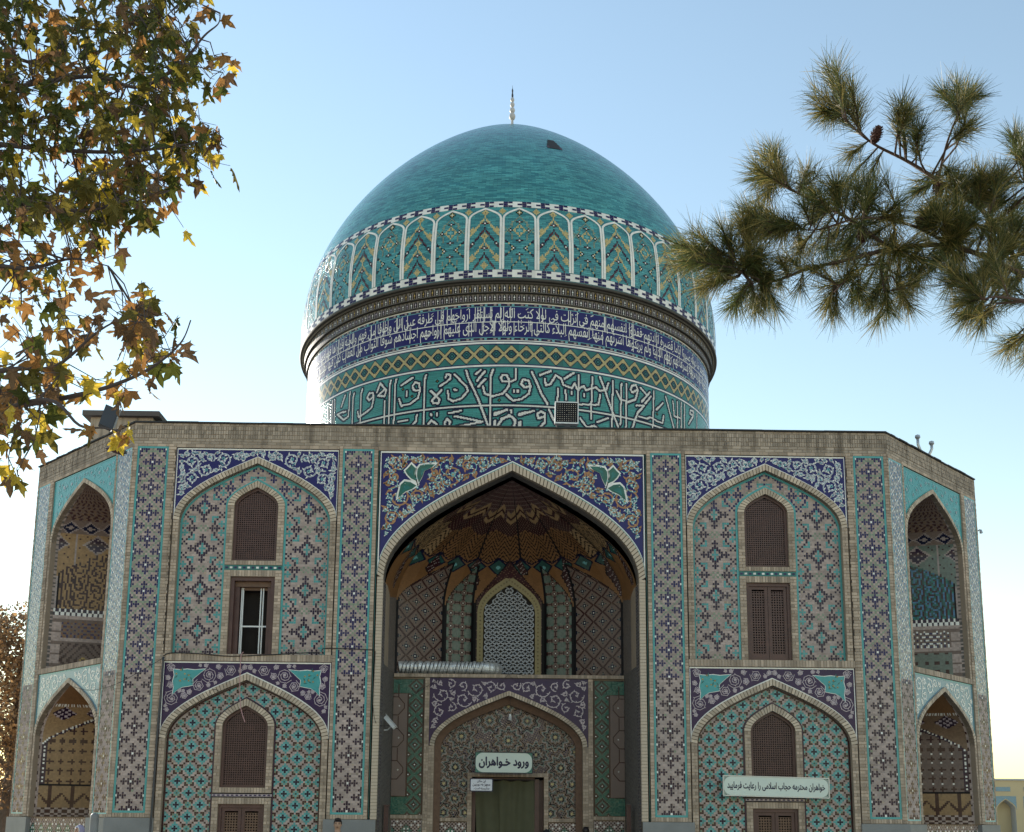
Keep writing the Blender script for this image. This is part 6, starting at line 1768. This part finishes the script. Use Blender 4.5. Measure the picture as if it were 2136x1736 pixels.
def in_poly(x, y, P):
    c = False; n = len(P)
    for i in range(n):
        x1, y1 = P[i]; x2, y2 = P[(i + 1) % n]
        if (y1 > y) != (y2 > y) and x < (x2 - x1) * (y - y1) / (y2 - y1) + x1: c = not c
    return c
def smooth_path(pts, n=6):
    P = []
    for i in range(len(pts) - 1):
        for k in range(n):
            t = k / n; p0, p1, p2, p3 = pts[max(i - 1, 0)], pts[i], pts[i + 1], pts[min(i + 2, len(pts) - 1)]
            P.append(.5 * ((2 * p1) + (p2 - p0) * t + (2 * p0 - 5 * p1 + 4 * p2 - p3) * t * t + (3 * p1 - p0 - 3 * p2 + p3) * t ** 3))
    P.append(pts[-1]); return P

# ---- plane tree on the left
rt = random.Random(11)
base = at(-420, 1712, 8.6); base.z = 0
PT = tag(empty('plane_tree', loc=base), 'plane tree with yellowing star-shaped leaves reaching in from the left', 'tree')
tk = MB(); crown_top = Vector((base.x + .3, base.y + .2, 8.2))
tk.tube(smooth_path([base, base + Vector((.05, 0, 1.2)), base + Vector((-.05, .1, 2.6)), base + Vector((.15, .1, 4.6)), base + Vector((.1, .2, 6.5)), crown_top]), [.26 - .2 * k / 30 for k in range(31)], 'bark', 14); tk.build('trunk', PT, smooth=True)
LIMBS = [  # (pixel path, depths, start height on trunk, radius)
 ([(-300, 330), (-60, 300), (97, 312), (250, 317), (386, 302), (442, 290)], (8.5, 8.3, 8.0, 7.9, 7.8, 7.8), .017),
 ([(-300, 210), (-80, 200), (94, 171), (200, 160), (293, 182), (378, 130), (426, 75), (455, 50), (459, 28)], (8.6, 8.5, 8.3, 8.2, 8.2, 8.1, 8.0, 8.0, 8.0), .014),
 ([(-300, 120), (-60, 60), (60, 130), (150, 60), (250, 70), (331, 44), (372, 8)], (9.2, 9.1, 9.0, 8.9, 8.9, 8.8, 8.8), .014),
 ([(-300, 480), (-60, 430), (80, 430), (180, 440), (260, 420), (340, 400)], (8.2, 8.0, 7.8, 7.6, 7.5, 7.5), .013),
 ([(-300, 640), (-60, 560), (60, 560), (150, 540), (225, 555)], (8.0, 7.8, 7.6, 7.5, 7.5), .016),
 ([(-300, 800), (-60, 780), (44, 769), (118, 763), (207, 690), (281, 652)], (7.6, 7.3, 7.1, 7.0, 6.9, 6.9), .016),
 ([(-300, 900), (-60, 860), (80, 840), (160, 825), (236, 804), (313, 769), (375, 718), (398, 668)], (7.4, 7.1, 6.9, 6.8, 6.7, 6.7, 6.6, 6.6), .016),
 ([(-300, 960), (-40, 870), (98, 834), (165, 887), (215, 893), (251, 899)], (7.0, 6.6, 6.3, 6.1, 6.0, 5.9), .011),
 ([(-300, 20), (-60, -40), (60, -20), (200, -30), (330, -30)], (9.4, 9.3, 9.2, 9.1, 9.1), .02)]
NODES = []
for pix, dep, r0 in LIMBS:
    pts = [at(u, v, d) for (u, v), d in zip(pix, dep)]
    root = Vector((base.x + .1, base.y + .1, max(1.5, pts[0].z - 1.0))); path = smooth_path([root] + pts)
    b = MB(); b.tube(path, [max(.004, r0 * 1.6 * (1 - k / len(path)) ** .8) for k in range(len(path))], 'twig', 7); b.build('branch', PT, smooth=True)
    NODES += path[4:]
OUT = [(-60, -60), (405, -60), (425, 20), (440, 90), (462, 110), (474, 200), (455, 235), (470, 285), (440, 325), (385, 340), (358, 395), (325, 435), (265, 465), (205, 480), (235, 545), (222, 568), (165, 580), (95, 610), (140, 640), (215, 655), (255, 615), (330, 665), (370, 660), (385, 690), (350, 735), (300, 775), (330, 825), (320, 840), (260, 838), (180, 815), (140, 862), (165, 880), (130, 905), (60, 925), (30, 955), (-60, 965)]
leaves = []       # (position, size, matrix, shape, material, score)
tw = MB()
def place_leaf(p, size, mname, shp=None):
    # blade hangs roughly downward with the face turned any way
    tip = Vector((rt.gauss(0, .65), rt.gauss(0, .5), -1 + rt.gauss(0, .55))).normalized()
    nrm = Vector((rt.gauss(-.25, .6), rt.gauss(-.5, .7), rt.gauss(.35, .5))); nrm = (nrm - tip * nrm.dot(tip)).normalized()
    xax = tip.cross(nrm).normalized()
    Mx = Matrix(((xax.x, tip.x, nrm.x, p.x), (xax.y, tip.y, nrm.y, p.y), (xax.z, tip.z, nrm.z, p.z), (0, 0, 0, 1))) @ Matrix.Scale(size, 4)
    leaves.append((size / max(1, (p - CAM).length), Mx, rt.randrange(len(SHAPES)) if shp is None else shp, mname))
cnt = 0; tries = 0
while cnt < 370 and tries < 20000:
    tries += 1
    u, v = rt.uniform(-60, 480), rt.uniform(-60, 965)
    if not in_poly(u, v, OUT): continue
    dense = v < 470 and u < 400
    if not dense and rt.random() < .45: continue
    # sky gaps
    if any(((u - a) / c) ** 2 + ((v - b) / d) ** 2 < 1 for a, b, c, d in ((60, 140, 38, 30), (160, 205, 34, 40), (255, 225, 30, 45), (70, 360, 20, 22), (150, 350, 40, 28), (60, 480, 45, 22), (190, 590, 60, 16), (95, 15, 18, 25), (30, 720, 30, 14), (270, 160, 22, 16), (235, 700, 25, 14), (60, 665, 20, 16))) and rt.random() < .85: continue
    d0 = 8.6 - (v / 960) * 2.0
    p = at(u, v, d0 + rt.uniform(-.55, .75))
    nd = min(NODES, key=lambda q: (q - p).length_squared)
    if (nd - p).length > 1.4: continue
    mid = nd.lerp(p, .5) + Vector((rt.uniform(-.04, .04), rt.uniform(-.04, .04), rt.uniform(0, .06)))
    tw.tube([nd, mid, p], [.006, .0045, .003], 'twig', 4, cap=False)
    edge = not in_poly(u + 45, v, OUT) or not in_poly(u, v + 40, OUT)
    for _ in range(rt.choice((3, 4, 4, 5, 5))):
        q = p + Vector((rt.gauss(0, .085), rt.gauss(0, .09), rt.gauss(-.02, .075)))
        t = rt.random()
        if edge or v > 500: mn = 'leaf_rust' if t < .28 else 'leaf_brown' if t < .52 else 'leaf_olive' if t < .72 else 'leaf_yellow' if t < .90 else 'leaf_green'
        else: mn = 'leaf_green' if t < .42 else 'leaf_olive' if t < .74 else 'leaf_brown' if t < .86 else 'leaf_yellow' if t < .94 else 'leaf_rust'
        tw.tube([p, q], [.003, .002], 'twig', 3, cap=False)
        place_leaf(q, rt.uniform(.12, .205), mn)
    cnt += 1
# bright cluster in front of the parapet
for u, v, mn, sz in ((268, 876, 'leaf_yellow', .15), (275, 893, 'leaf_yellow', .11), (235, 893, 'leaf_yellow', .12), (242, 905, 'leaf_yellow', .13), (263, 915, 'leaf_yellow', .15), (272, 905, 'leaf_rust', .12), (190, 890, 'leaf_olive', .13), (205, 895, 'leaf_rust', .13), (180, 885, 'leaf_yellow', .11), (165, 895, 'leaf_brown', .14), (250, 885, 'leaf_brown', .11)):
    place_leaf(at(u, v, 6.0 + rt.uniform(-.1, .1)), sz, mn)
visible = leaves; leaves = []
for k in range(95):                       # the rest of the crown, outside the picture
    z = rt.uniform(3.6, 8.8); an = rt.uniform(2.0, 4.3); rad = rt.uniform(.4, 2.6) * math.sin(math.pi * min(1, (z - 2.6) / 6.8)) ** .5
    p = Vector((base.x + rad * math.cos(an), base.y + rad * math.sin(an), z)); tz = max(2.2, z - .5 - rad * .4)
    tw.tube([Vector((base.x + .05, base.y + .1, tz)), Vector((base.x, base.y, tz)).lerp(p, .6) + Vector((0, 0, .15)), p], [.02, .012, .004], 'twig', 5, cap=False)
    for _ in range(9): place_leaf(p + Vector((rt.gauss(0, .22), rt.gauss(0, .22), rt.gauss(0, .18))), rt.uniform(.12, .2), rt.choice(('leaf_green', 'leaf_olive', 'leaf_olive', 'leaf_yellow', 'leaf_brown')))
hidden = leaves; leaves = visible
tw.build('twig', PT, kind='stuff')
leaves.sort(key=lambda t: -t[0])
cache = {}
for sc_, Mx, sh, mn in leaves[:300]:
    if (sh, mn) not in cache:
        me = bpy.data.meshes.new('leaf'); me.from_pydata(SHAPES[sh][0], [], SHAPES[sh][1]); me.materials.append(MAT[mn]); me.update(); cache[(sh, mn)] = me
    o = bpy.data.objects.new('leaf', cache[(sh, mn)]); COL.objects.link(o); o.matrix_basis = Mx; attach(o, PT)
fo = MB()
for sc_, Mx, sh, mn in leaves[300:] + hidden:
    fo.shared([tuple(Mx @ Vector(p)) for p in SHAPES[sh][0]], SHAPES[sh][1], mn)
fo.build('foliage', PT, kind='stuff')
print('leaves', len(leaves))

# ---- pine on the right
rp = random.Random(5)
mat('needle', (0.085, 0.10, 0.030), 0.45, 0.35, 0.1, 8, 0.4, transl=.35)
mat('needle_lit', (0.30, 0.235, 0.075), 0.45, 0.3, 0.1, 8, 0.4, transl=.4)  # gold of sunlit needles, painted in as a second needle colour
mat('pine_bark', (0.10, 0.065, 0.05), 0.9, 0.1, 0.3, 30, 0.2, 0.4, 60)
mat('cone', (0.085, 0.035, 0.026), 0.7, 0.3, 0.2, 20)
pb = at(2720, 1712, 7.0); pb.z = 0
PN = tag(empty('pine_tree', loc=pb), 'pine branch with long needle tufts and cones reaching in from the right', 'tree')
tk = MB(); tk.tube(smooth_path([pb, pb + Vector((-.05, .05, 2)), pb + Vector((.1, 0, 4.5)), pb + Vector((0, .1, 8))]), [.20 - .12 * k / 18 for k in range(19)], 'pine_bark', 12); tk.build('trunk', PN, smooth=True)
PL = [([(2500, 760), (2300, 660), (2136, 575), (1990, 515), (1860, 520), (1780, 540), (1690, 560), (1605, 588), (1548, 567), (1500, 545)], 5.9, .019),
      ([(2136, 575), (2060, 450), (1956, 376), (1890, 335), (1822, 300), (1770, 255), (1735, 200)], 6.0, .014),
      ([(1956, 376), (1975, 300), (2000, 228), (1998, 190)], 6.0, .008), ([(1890, 335), (1882, 280), (1874, 225)], 6.0, .007),
      ([(1860, 520), (1760, 450), (1670, 406), (1627, 376), (1600, 330)], 5.9, .010),
      ([(2300, 660), (2200, 640), (2090, 620), (2050, 625)], 5.6, .012), ([(2400, 720), (2250, 690), (2150, 690)], 5.5, .012), ([(2500, 400), (2300, 430), (2150, 390), (2120, 330)], 6.3, .012),
      ([(1990, 515), (1900, 470), (1800, 455), (1700, 480), (1640, 470)], 5.8, .010), ([(1780, 540), (1790, 575), (1760, 590), (1740, 610)], 5.8, .006), ([(1860, 520), (1850, 570), (1845, 610)], 5.8, .006), ([(2136, 575), (2040, 470), (1990, 440)], 6.1, .010)]
ntree = []
for pix, d, r0 in PL:
    pts = [at(u, v, d + .08 * math.sin(i * 2.1)) for i, (u, v) in enumerate(pix)]
    path = smooth_path(pts)
    if pix[0][0] >= 2500: path = smooth_path([Vector((pb.x, pb.y, max(2.5, pts[0].z - .5)))] + pts)
    b = MB(); b.tube(path, [max(.0035, r0 * (1 - .8 * k / len(path))) for k in range(len(path))], 'pine_bark', 7); b.build('branch', PN, smooth=True)
    ntree += path
SH = [((1800, 285), (1722, 105)), ((1775, 262), (1698, 175)), ((1795, 275), (1772, 160)), ((1760, 245), (1742, 130)), ((1750, 230), (1705, 235)), ((1878, 300), (1870, 205)), ((1876, 285), (1895, 215)), ((2000, 250), (1995, 165)), ((2000, 235), (2030, 185)), ((1998, 240), (1965, 190)), ((1990, 300), (2040, 260)), ((1910, 330), (1925, 250)), ((1655, 400), (1575, 305)), ((1640, 385), (1605, 290)), ((1640, 390), (1565, 345)), ((1665, 405), (1690, 350)), ((1620, 370), (1580, 380)),
      ((1560, 560), (1420, 500)), ((1530, 545), (1440, 475)), ((1500, 530), (1395, 505)), ((1520, 550), (1400, 545)), ((1530, 540), (1500, 460)), ((1540, 560), (1415, 540)), ((1540, 575), (1460, 600)), ((1570, 590), (1570, 650)), ((1560, 585), (1530, 640)), ((1590, 590), (1600, 650)), ((1545, 560), (1480, 570)), ((1560, 520), (1545, 450)), ((1600, 480), (1565, 420)), ((1640, 470), (1580, 440)), ((1640, 480), (1590, 490)),
      ((1740, 590), (1725, 655)), ((1790, 570), (1790, 630)), ((1845, 590), (1855, 670)), ((1840, 590), (1820, 650)), ((1870, 585), (1885, 640)), ((1930, 540), (1900, 610)), ((2060, 625), (2010, 670)), ((2070, 625), (2040, 690)), ((2050, 620), (1985, 640)), ((2150, 690), (2110, 740)), ((2180, 690), (2140, 760)), ((2130, 350), (2110, 270)), ((2150, 380), (2136, 300)), ((2080, 430), (2085, 350)), ((2040, 430), (2050, 350)), ((1990, 440), (2000, 360)), ((1700, 480), (1690, 410)), ((1750, 450), (1745, 370)), ((1800, 450), (1790, 380))]
shoots = [(at(a[0], a[1], 5.9 + rp.uniform(-.15, .15)), at(b[0], b[1], 5.9 + rp.uniform(-.25, .2))) for a, b in SH]
for a, b in SH:                          # side shoots beside each traced one
    for _ in range(2):
        ja, jb = rp.uniform(-10, 14), rp.uniform(-28, 28)
        shoots.append((at(a[0] + ja, a[1] + ja, 5.9 + rp.uniform(-.2, .2)), at(b[0] + jb, b[1] + rp.uniform(-16, 20), 5.9 + rp.uniform(-.3, .25))))
ENV = [(1540, 520), (1600, 440), (1700, 400), (1800, 385), (1900, 380), (2000, 350), (2180, 360), (2180, 640), (2050, 600), (1900, 590), (1750, 600), (1620, 610)]
n = 0
while n < 190:
    u, v = rp.uniform(1520, 2200), rp.uniform(350, 640)
    if not in_poly(u, v, ENV): continue
    p = at(u, v, 5.9 + rp.uniform(-.35, .35)); nd = min(ntree, key=lambda q: (q - p).length_squared)
    if (p - nd).length > .60 or (p - nd).length < .03: continue
    tip = nd + (p - nd).normalized() * rp.uniform(.10, .30) + Vector((-rp.uniform(0, .08), 0, rp.uniform(-.04, .03)))
    shoots.append((nd, tip)); n += 1
nq, nk = [], []; tb = MB()
for k in range(15):                      # limbs on the far side of the trunk, outside the picture
    z = 3.2 + k * .36; an = -1.9 + (k * 2.4) % 3.6; Lb = 2.3 * (1 - (z - 3) / 7.5) + .3
    p0 = Vector((pb.x, pb.y, z)); p1 = p0 + Vector((Lb * math.cos(an), Lb * math.sin(an), .35 * Lb))
    tb.tube([p0, p0.lerp(p1, .5) + Vector((0, 0, -.06)), p1], [.035, .02, .008], 'pine_bark', 6, cap=False)
    for q in range(9):
        a = p0.lerp(p1, .25 + .085 * q); b = a + Vector((math.cos(an) * .16 + rp.gauss(0, .12), math.sin(an) * .16 + rp.gauss(0, .12), rp.uniform(-.02, .2))); shoots.append((a, b)); ntree.append(a)
for a, b in shoots:
    ax = (b - a); L = ax.length; ax.normalize(); wood = a.lerp(b, .72)
    nd = min(ntree, key=lambda q: (q - a).length_squared)
    tb.tube([nd, a, wood], [.006, .005, .003], 'pine_bark', 5, cap=False)
    lit_tuft = rp.random() < .45  # these tufts get more of the painted sunlit gold
    for k in range(rp.randint(120, 165)):
        t = rp.random() ** .85 * .80
        o_ = a.lerp(b, t)
        rnd = Vector((rp.gauss(0, 1), rp.gauss(0, 1), rp.gauss(0, 1))); rnd = (rnd - ax * rnd.dot(ax)).normalized()
        sp_ = math.radians(rp.uniform(10, 62)); d = ax * math.cos(sp_) + rnd * math.sin(sp_); ln = rp.uniform(.075, .165)
        e1 = o_ + d * ln * .5; e2 = o_ + d * ln + Vector((0, 0, -.006))
        wv = d.cross(Vector((rp.gauss(0, 1), rp.gauss(0, 1), rp.gauss(0, 1)))).normalized() * .00115
        key = 'needle_lit' if rp.random() < (.5 if lit_tuft else .15) else 'needle'
        nq.append([o_ - wv, o_ + wv, e1 + wv, e1 - wv]); nk.append(key)
        nq.append([e1 - wv, e1 + wv, e2 + wv * .3, e2 - wv * .3]); nk.append(key)
quads_obj('needles', nq, nk, PN, None, 'stuff'); tb.build('twig', PN, kind='stuff')
def cone_mesh(p, ax, L, R):
    c = MB(); ax = ax.normalized(); s1 = ax.orthogonal().normalized(); s2 = ax.cross(s1)
    core_ = []
    for k in range(9):
        t = k / 8; core_.append(p + ax * L * t)
    c.tube(core_, [max(.004, R * .8 * math.sin(math.pi * (.12 + .83 * k / 8)) ** .7) for k in range(9)], 'cone', 10)
    for k in range(70):                      # overlapping scales
        t = .05 + .88 * k / 70; an = k * 2.39996; r_ = R * math.sin(math.pi * (.12 + .83 * t)) ** .7
        rad = s1 * math.cos(an) + s2 * math.sin(an); tan = ax.cross(rad); q = p + ax * L * t + rad * r_ * .78
        w_ = R * .34
        c.face([q - tan * w_ * .6, q + tan * w_ * .6, q + tan * w_ * .7 + rad * r_ * .3 + ax * L * .07, q + rad * r_ * .36 + ax * L * .10, q - tan * w_ * .7 + rad * r_ * .3 + ax * L * .07], 'cone')
    c.build('pine_cone', PN)
for (u0, v0), (u1, v1), R in (((1821, 300), (1834, 265), .030), ((1606, 570), (1594, 606), .028), ((1800, 505), (1795, 475), .028), ((1960, 410), (1955, 385), .026), ((1912, 455), (1935, 470), .030)):
    a, b = at(u0, v0, 5.85), at(u1, v1, 5.8); cone_mesh(a, b - a, (b - a).length * 1.08, R)

# ---- autumn tree far left behind the building
ra = random.Random(2)
fb = at(8, 1712, 40); fb.z = 0
FT = tag(empty('autumn_tree', loc=fb), 'hazy golden-brown autumn tree behind the left corner of the building', 'tree')
tk = MB(); tk.tube([fb, fb + Vector((.1, 0, 3)), fb + Vector((0, .2, 7.5))], [.28, .2, .06], 'bark', 10)
for k in range(9):
    z = 2.5 + k * .55; an = k * 2.4; tk.tube([fb + Vector((0, 0, z)), fb + Vector((1.3 * math.cos(an), 1.3 * math.sin(an), z + 1.0)), fb + Vector((2.0 * math.cos(an), 2.0 * math.sin(an), z + 1.7))], [.09, .05, .02], 'bark', 6)
tk.build('trunk', FT)
mat('autumn_leaf_hazed', (0.34, 0.20, 0.09), 0.6, 0.5, 0.2, 3, transl=.4); mat('autumn_leaf_dark', (0.17, 0.115, 0.07), 0.6, 0.4, 0.2, 3, transl=.35)  # first leaf colour is lightened to paint in haze
qs, ks = [], []
cl = [(ra.gauss(0, 1.15), ra.gauss(0, 1.15), ra.uniform(1.6, 8.7)) for _ in range(210)]
for cx, cy, cz in cl:
    lim = 2.4 * math.sin(math.pi * min(1, max(0.08, (cz - .6) / 9.4))) ** .6
    r_ = math.hypot(cx, cy)
    if r_ > lim: cx, cy = cx * lim / r_, cy * lim / r_
    dark = ra.random() < .5
    for k in range(75):
        p = fb + Vector((cx + ra.gauss(0, .33), cy + ra.gauss(0, .33), cz + ra.gauss(0, .30)))
        a = Vector((ra.gauss(0, 1), ra.gauss(0, 1), ra.gauss(0, 1))).normalized() * ra.uniform(.05, .10); b = a.cross(Vector((ra.gauss(0, 1), ra.gauss(0, 1), ra.gauss(0, 1)))).normalized() * ra.uniform(.03, .07)
        qs.append([p - a, p + b, p + a, p - b]); ks.append('autumn_leaf_dark' if dark and ra.random() < .8 else 'autumn_leaf_hazed')
quads_obj('crown', qs, ks, FT, None, 'stuff')
# ------------------------------------------------------------------ people
mat('skin', (0.42, 0.25, 0.17), 0.55, 0, 0.08, 20); mat('hair_dark', (0.016, 0.010, 0.009), 0.5, 0, 0.2, 40); mat('cloth_navy', (0.018, 0.018, 0.026), 0.8, 0, 0.15, 10); mat('cloth_black', (0.010, 0.010, 0.012), 0.85, 0, 0.15, 10)
mat('cloth_shirt', (0.05, 0.05, 0.06), 0.8, 0, 0.1, 10); mat('scarf_lavender', (0.30, 0.27, 0.40), 0.8, 0, 0.15, 10); mat('scarf_white', (0.62, 0.61, 0.64), 0.8, 0, 0.1, 10); mat('cloth_jeans', (0.04, 0.05, 0.08), 0.8, 0, 0.15, 10); mat('shoe', (0.015, 0.013, 0.012), 0.5, 0, 0.1)
def skin_body(H, robe=False):
    """one continuous body surface grown over a skeleton; returns verts, faces"""
    s = H / 1.75
    J = dict(pel=(0, 0, .95, .15, .11), wst=(0, 0, 1.10, .135, .095), che=(0, -.01, 1.30, .165, .105), nek=(0, .0, 1.47, .062, .062), hd0=(0, -.01, 1.56, .068, .078), hd1=(0, -.012, 1.66, .074, .094), hd2=(0, -.005, 1.725, .05, .065))
    E = [('pel', 'wst'), ('wst', 'che'), ('che', 'nek'), ('nek', 'hd0'), ('hd0', 'hd1'), ('hd1', 'hd2')]
    for e, t in ((1, 'r'), (-1, 'l')):
        J.update({'sh' + t: (e * .19, 0, 1.40, .062, .062), 'el' + t: (e * .245, .02, 1.13, .046, .046), 'wr' + t: (e * .235, -.05, .90, .032, .032), 'hn' + t: (e * .232, -.075, .82, .036, .022),
                  'hp' + t: (e * .095, 0, .88, .095, .10), 'kn' + t: (e * .105, -.01, .50, .062, .064), 'an' + t: (e * .11, .03, .09, .042, .045), 'to' + t: (e * .125, -.13, .035, .042, .032)})
        E += [('che', 'sh' + t), ('sh' + t, 'el' + t), ('el' + t, 'wr' + t), ('wr' + t, 'hn' + t), ('pel', 'hp' + t), ('hp' + t, 'kn' + t), ('kn' + t, 'an' + t), ('an' + t, 'to' + t)]
        for k, (dx, L_) in enumerate(((-.024, .075), (-.008, .085), (.008, .08), (.022, .065))):      # fingers
            J['f%d%s' % (k, t)] = (e * .232 + dx * .4, -.085 + dx, .78, .0085, .0085); J['g%d%s' % (k, t)] = (e * .225 + dx * .3, -.10 + dx * .8, .78 - L_, .007, .007)
            E += [('hn' + t, 'f%d%s' % (k, t)), ('f%d%s' % (k, t), 'g%d%s' % (k, t))]
        J['th' + t] = (e * .20, -.115, .80, .0095, .0095); E.append(('hn' + t, 'th' + t))
    names = list(J); ix = {n: i for i, n in enumerate(names)}
    me = bpy.data.meshes.new('body'); me.from_pydata([(J[n][0] * s, J[n][1] * s, J[n][2] * s) for n in names], [(ix[a], ix[b]) for a, b in E], [])
    o = bpy.data.objects.new('body', me); COL.objects.link(o)
    md = o.modifiers.new('skin', 'SKIN'); md.use_smooth_shade = True
    for n in names:
        sv = me.skin_vertices[0].data[ix[n]]; sv.radius = (J[n][3] * s, J[n][4] * s); sv.use_root = (n == 'pel')
    o.modifiers.new('sub', 'SUBSURF').levels = 2
    dg = bpy.context.evaluated_depsgraph_get(); ev = o.evaluated_get(dg); m2 = ev.to_mesh()
    V = [tuple(v.co) for v in m2.vertices]; F = [tuple(p.vertices) for p in m2.polygons]
    ev.to_mesh_clear(); bpy.data.objects.remove(o)
    return V, F
def person(loc, H, yaw, label, top, legs, head='hair', scarf=None, robe=None, group=None):
    s = H / 1.75; p = tag(empty('person', loc=loc), label, 'person')
    F = Matrix.Translation(loc) @ Matrix.Rotation(yaw, 4, 'Z')
    V, Fc = skin_body(H)
    b = MB()
    for f in Fc:
        c = [sum(V[i][k] for i in f) / len(f) / s for k in range(3)]
        m = 'skin' if c[2] > 1.455 or (abs(c[0]) > .16 and c[2] < .90 and c[2] > .6) else ('shoe' if c[2] < .07 else (legs if c[2] < .96 and abs(c[0]) < .19 else top))
        b.f.append(f); b.m.append(b.mi(m))
    b.v = V; b.build('body', p, F, smooth=True)
    def ell(mb, cx, cy, cz, rx, ry, rz, m, cond=None, seg=16, rings=12):
        for i in range(rings):
            for k in range(seg):
                P = []
                for a, c in ((i, k), (i, k + 1), (i + 1, k + 1), (i + 1, k)):
                    la = -math.pi / 2 + math.pi * a / rings; lo = 2 * math.pi * c / seg
                    P.append((cx + rx * math.cos(la) * math.cos(lo), cy + ry * math.cos(la) * math.sin(lo), cz + rz * math.sin(la)))
                q = [sum(v[j] for v in P) / 4 for j in range(3)]
                if cond is None or cond(*q): mb.face([tuple(x * s for x in v) for v in P], m)
    # face
    fm = MB(); ell(fm, 0, -.018, 1.625, .076, .092, .115, 'skin'); ell(fm, 0, -.112, 1.610, .012, .018, .024, 'skin'); ell(fm, -.077, .0, 1.62, .012, .022, .032, 'skin', None, 8, 6); ell(fm, .077, .0, 1.62, .012, .022, .032, 'skin', None, 8, 6); fm.build('face', p, F, smooth=True)
    ft = MB()
    for e in (-1, 1):
        ell(ft, e * .031, -.100, 1.640, .013, .006, .007, 'hair_dark', None, 8, 6); ell(ft, e * .032, -.101, 1.660, .022, .007, .006, 'hair_dark', None, 8, 6)
    ell(ft, 0, -.106, 1.572, .024, .006, .007, 'maroon_flat', None, 8, 6); ft.build('features', p, F)
    if head == 'hair':
        h = MB(); ell(h, 0, .004, 1.662, .088, .106, .098, 'hair_dark', lambda x, y, z: z > 1.685 or (y > -.045 and z > 1.60) or (y > .02 and z > 1.56), 20, 16); ell(h, 0, -.055, 1.735, .070, .055, .034, 'hair_dark'); h.build('hair', p, F, smooth=True)
        cl_ = MB(); ell(cl_, 0, .0, 1.452, .105, .085, .035, top); cl_.build('collar', p, F, smooth=True)
    else:
        h = MB(); ell(h, 0, .012, 1.632, .104, .118, .135, scarf, lambda x, y, z: y > -.06 or z > 1.70 or z < 1.545, 22, 18); ell(h, 0, .01, 1.46, .15, .12, .12, scarf); h.build('headscarf', p, F, smooth=True)
        if head == 'scarf2':
            rim = MB(); pts = [(.083 * math.sin(a) * s, -.062 * s, (1.628 + .100 * math.cos(a)) * s) for a in [k * math.pi / 10 - math.pi for k in range(21)]]; rim.tube(pts, .012 * s, 'scarf_white', 6); rim.build('scarf_edge', p, F, smooth=True)
    if robe:
        rb = MB(); rb.lathe([(.34 * s, .04), (.30 * s, .5 * s), (.24 * s, .95 * s), (.23 * s, 1.2 * s), (.22 * s, 1.36 * s), (.12 * s, 1.46 * s)], robe, 20); rb.build('robe', p, F, smooth=True)
q = atY(705, 1708, -.75)
person((q.x, -.75, 0), q.z + .0, math.radians(4), 'dark-haired man in a black jacket standing in front of the stone dado', 'cloth_navy', 'cloth_jeans')
q = atY(166, 1722, -1.4)
person((q.x, -1.4, 0), q.z, math.radians(-35), 'woman in a lavender headscarf below the left corner niche', 'cloth_black', 'cloth_black', 'scarf2', 'scarf_lavender', 'cloth_black')
q = atY(1222, 1726, .9)
person((q.x, .9, 0), q.z, math.radians(170), 'man with greying brown hair entering the portal, only his head in view', 'cloth_shirt', 'cloth_jeans')
q = atY(1140, 1731, .4)
person((q.x, .4, 0), q.z, math.radians(180), 'woman in a black headscarf by the curtain, only the top of her head in view', 'cloth_black', 'cloth_black', 'scarf', 'cloth_black', 'cloth_black')
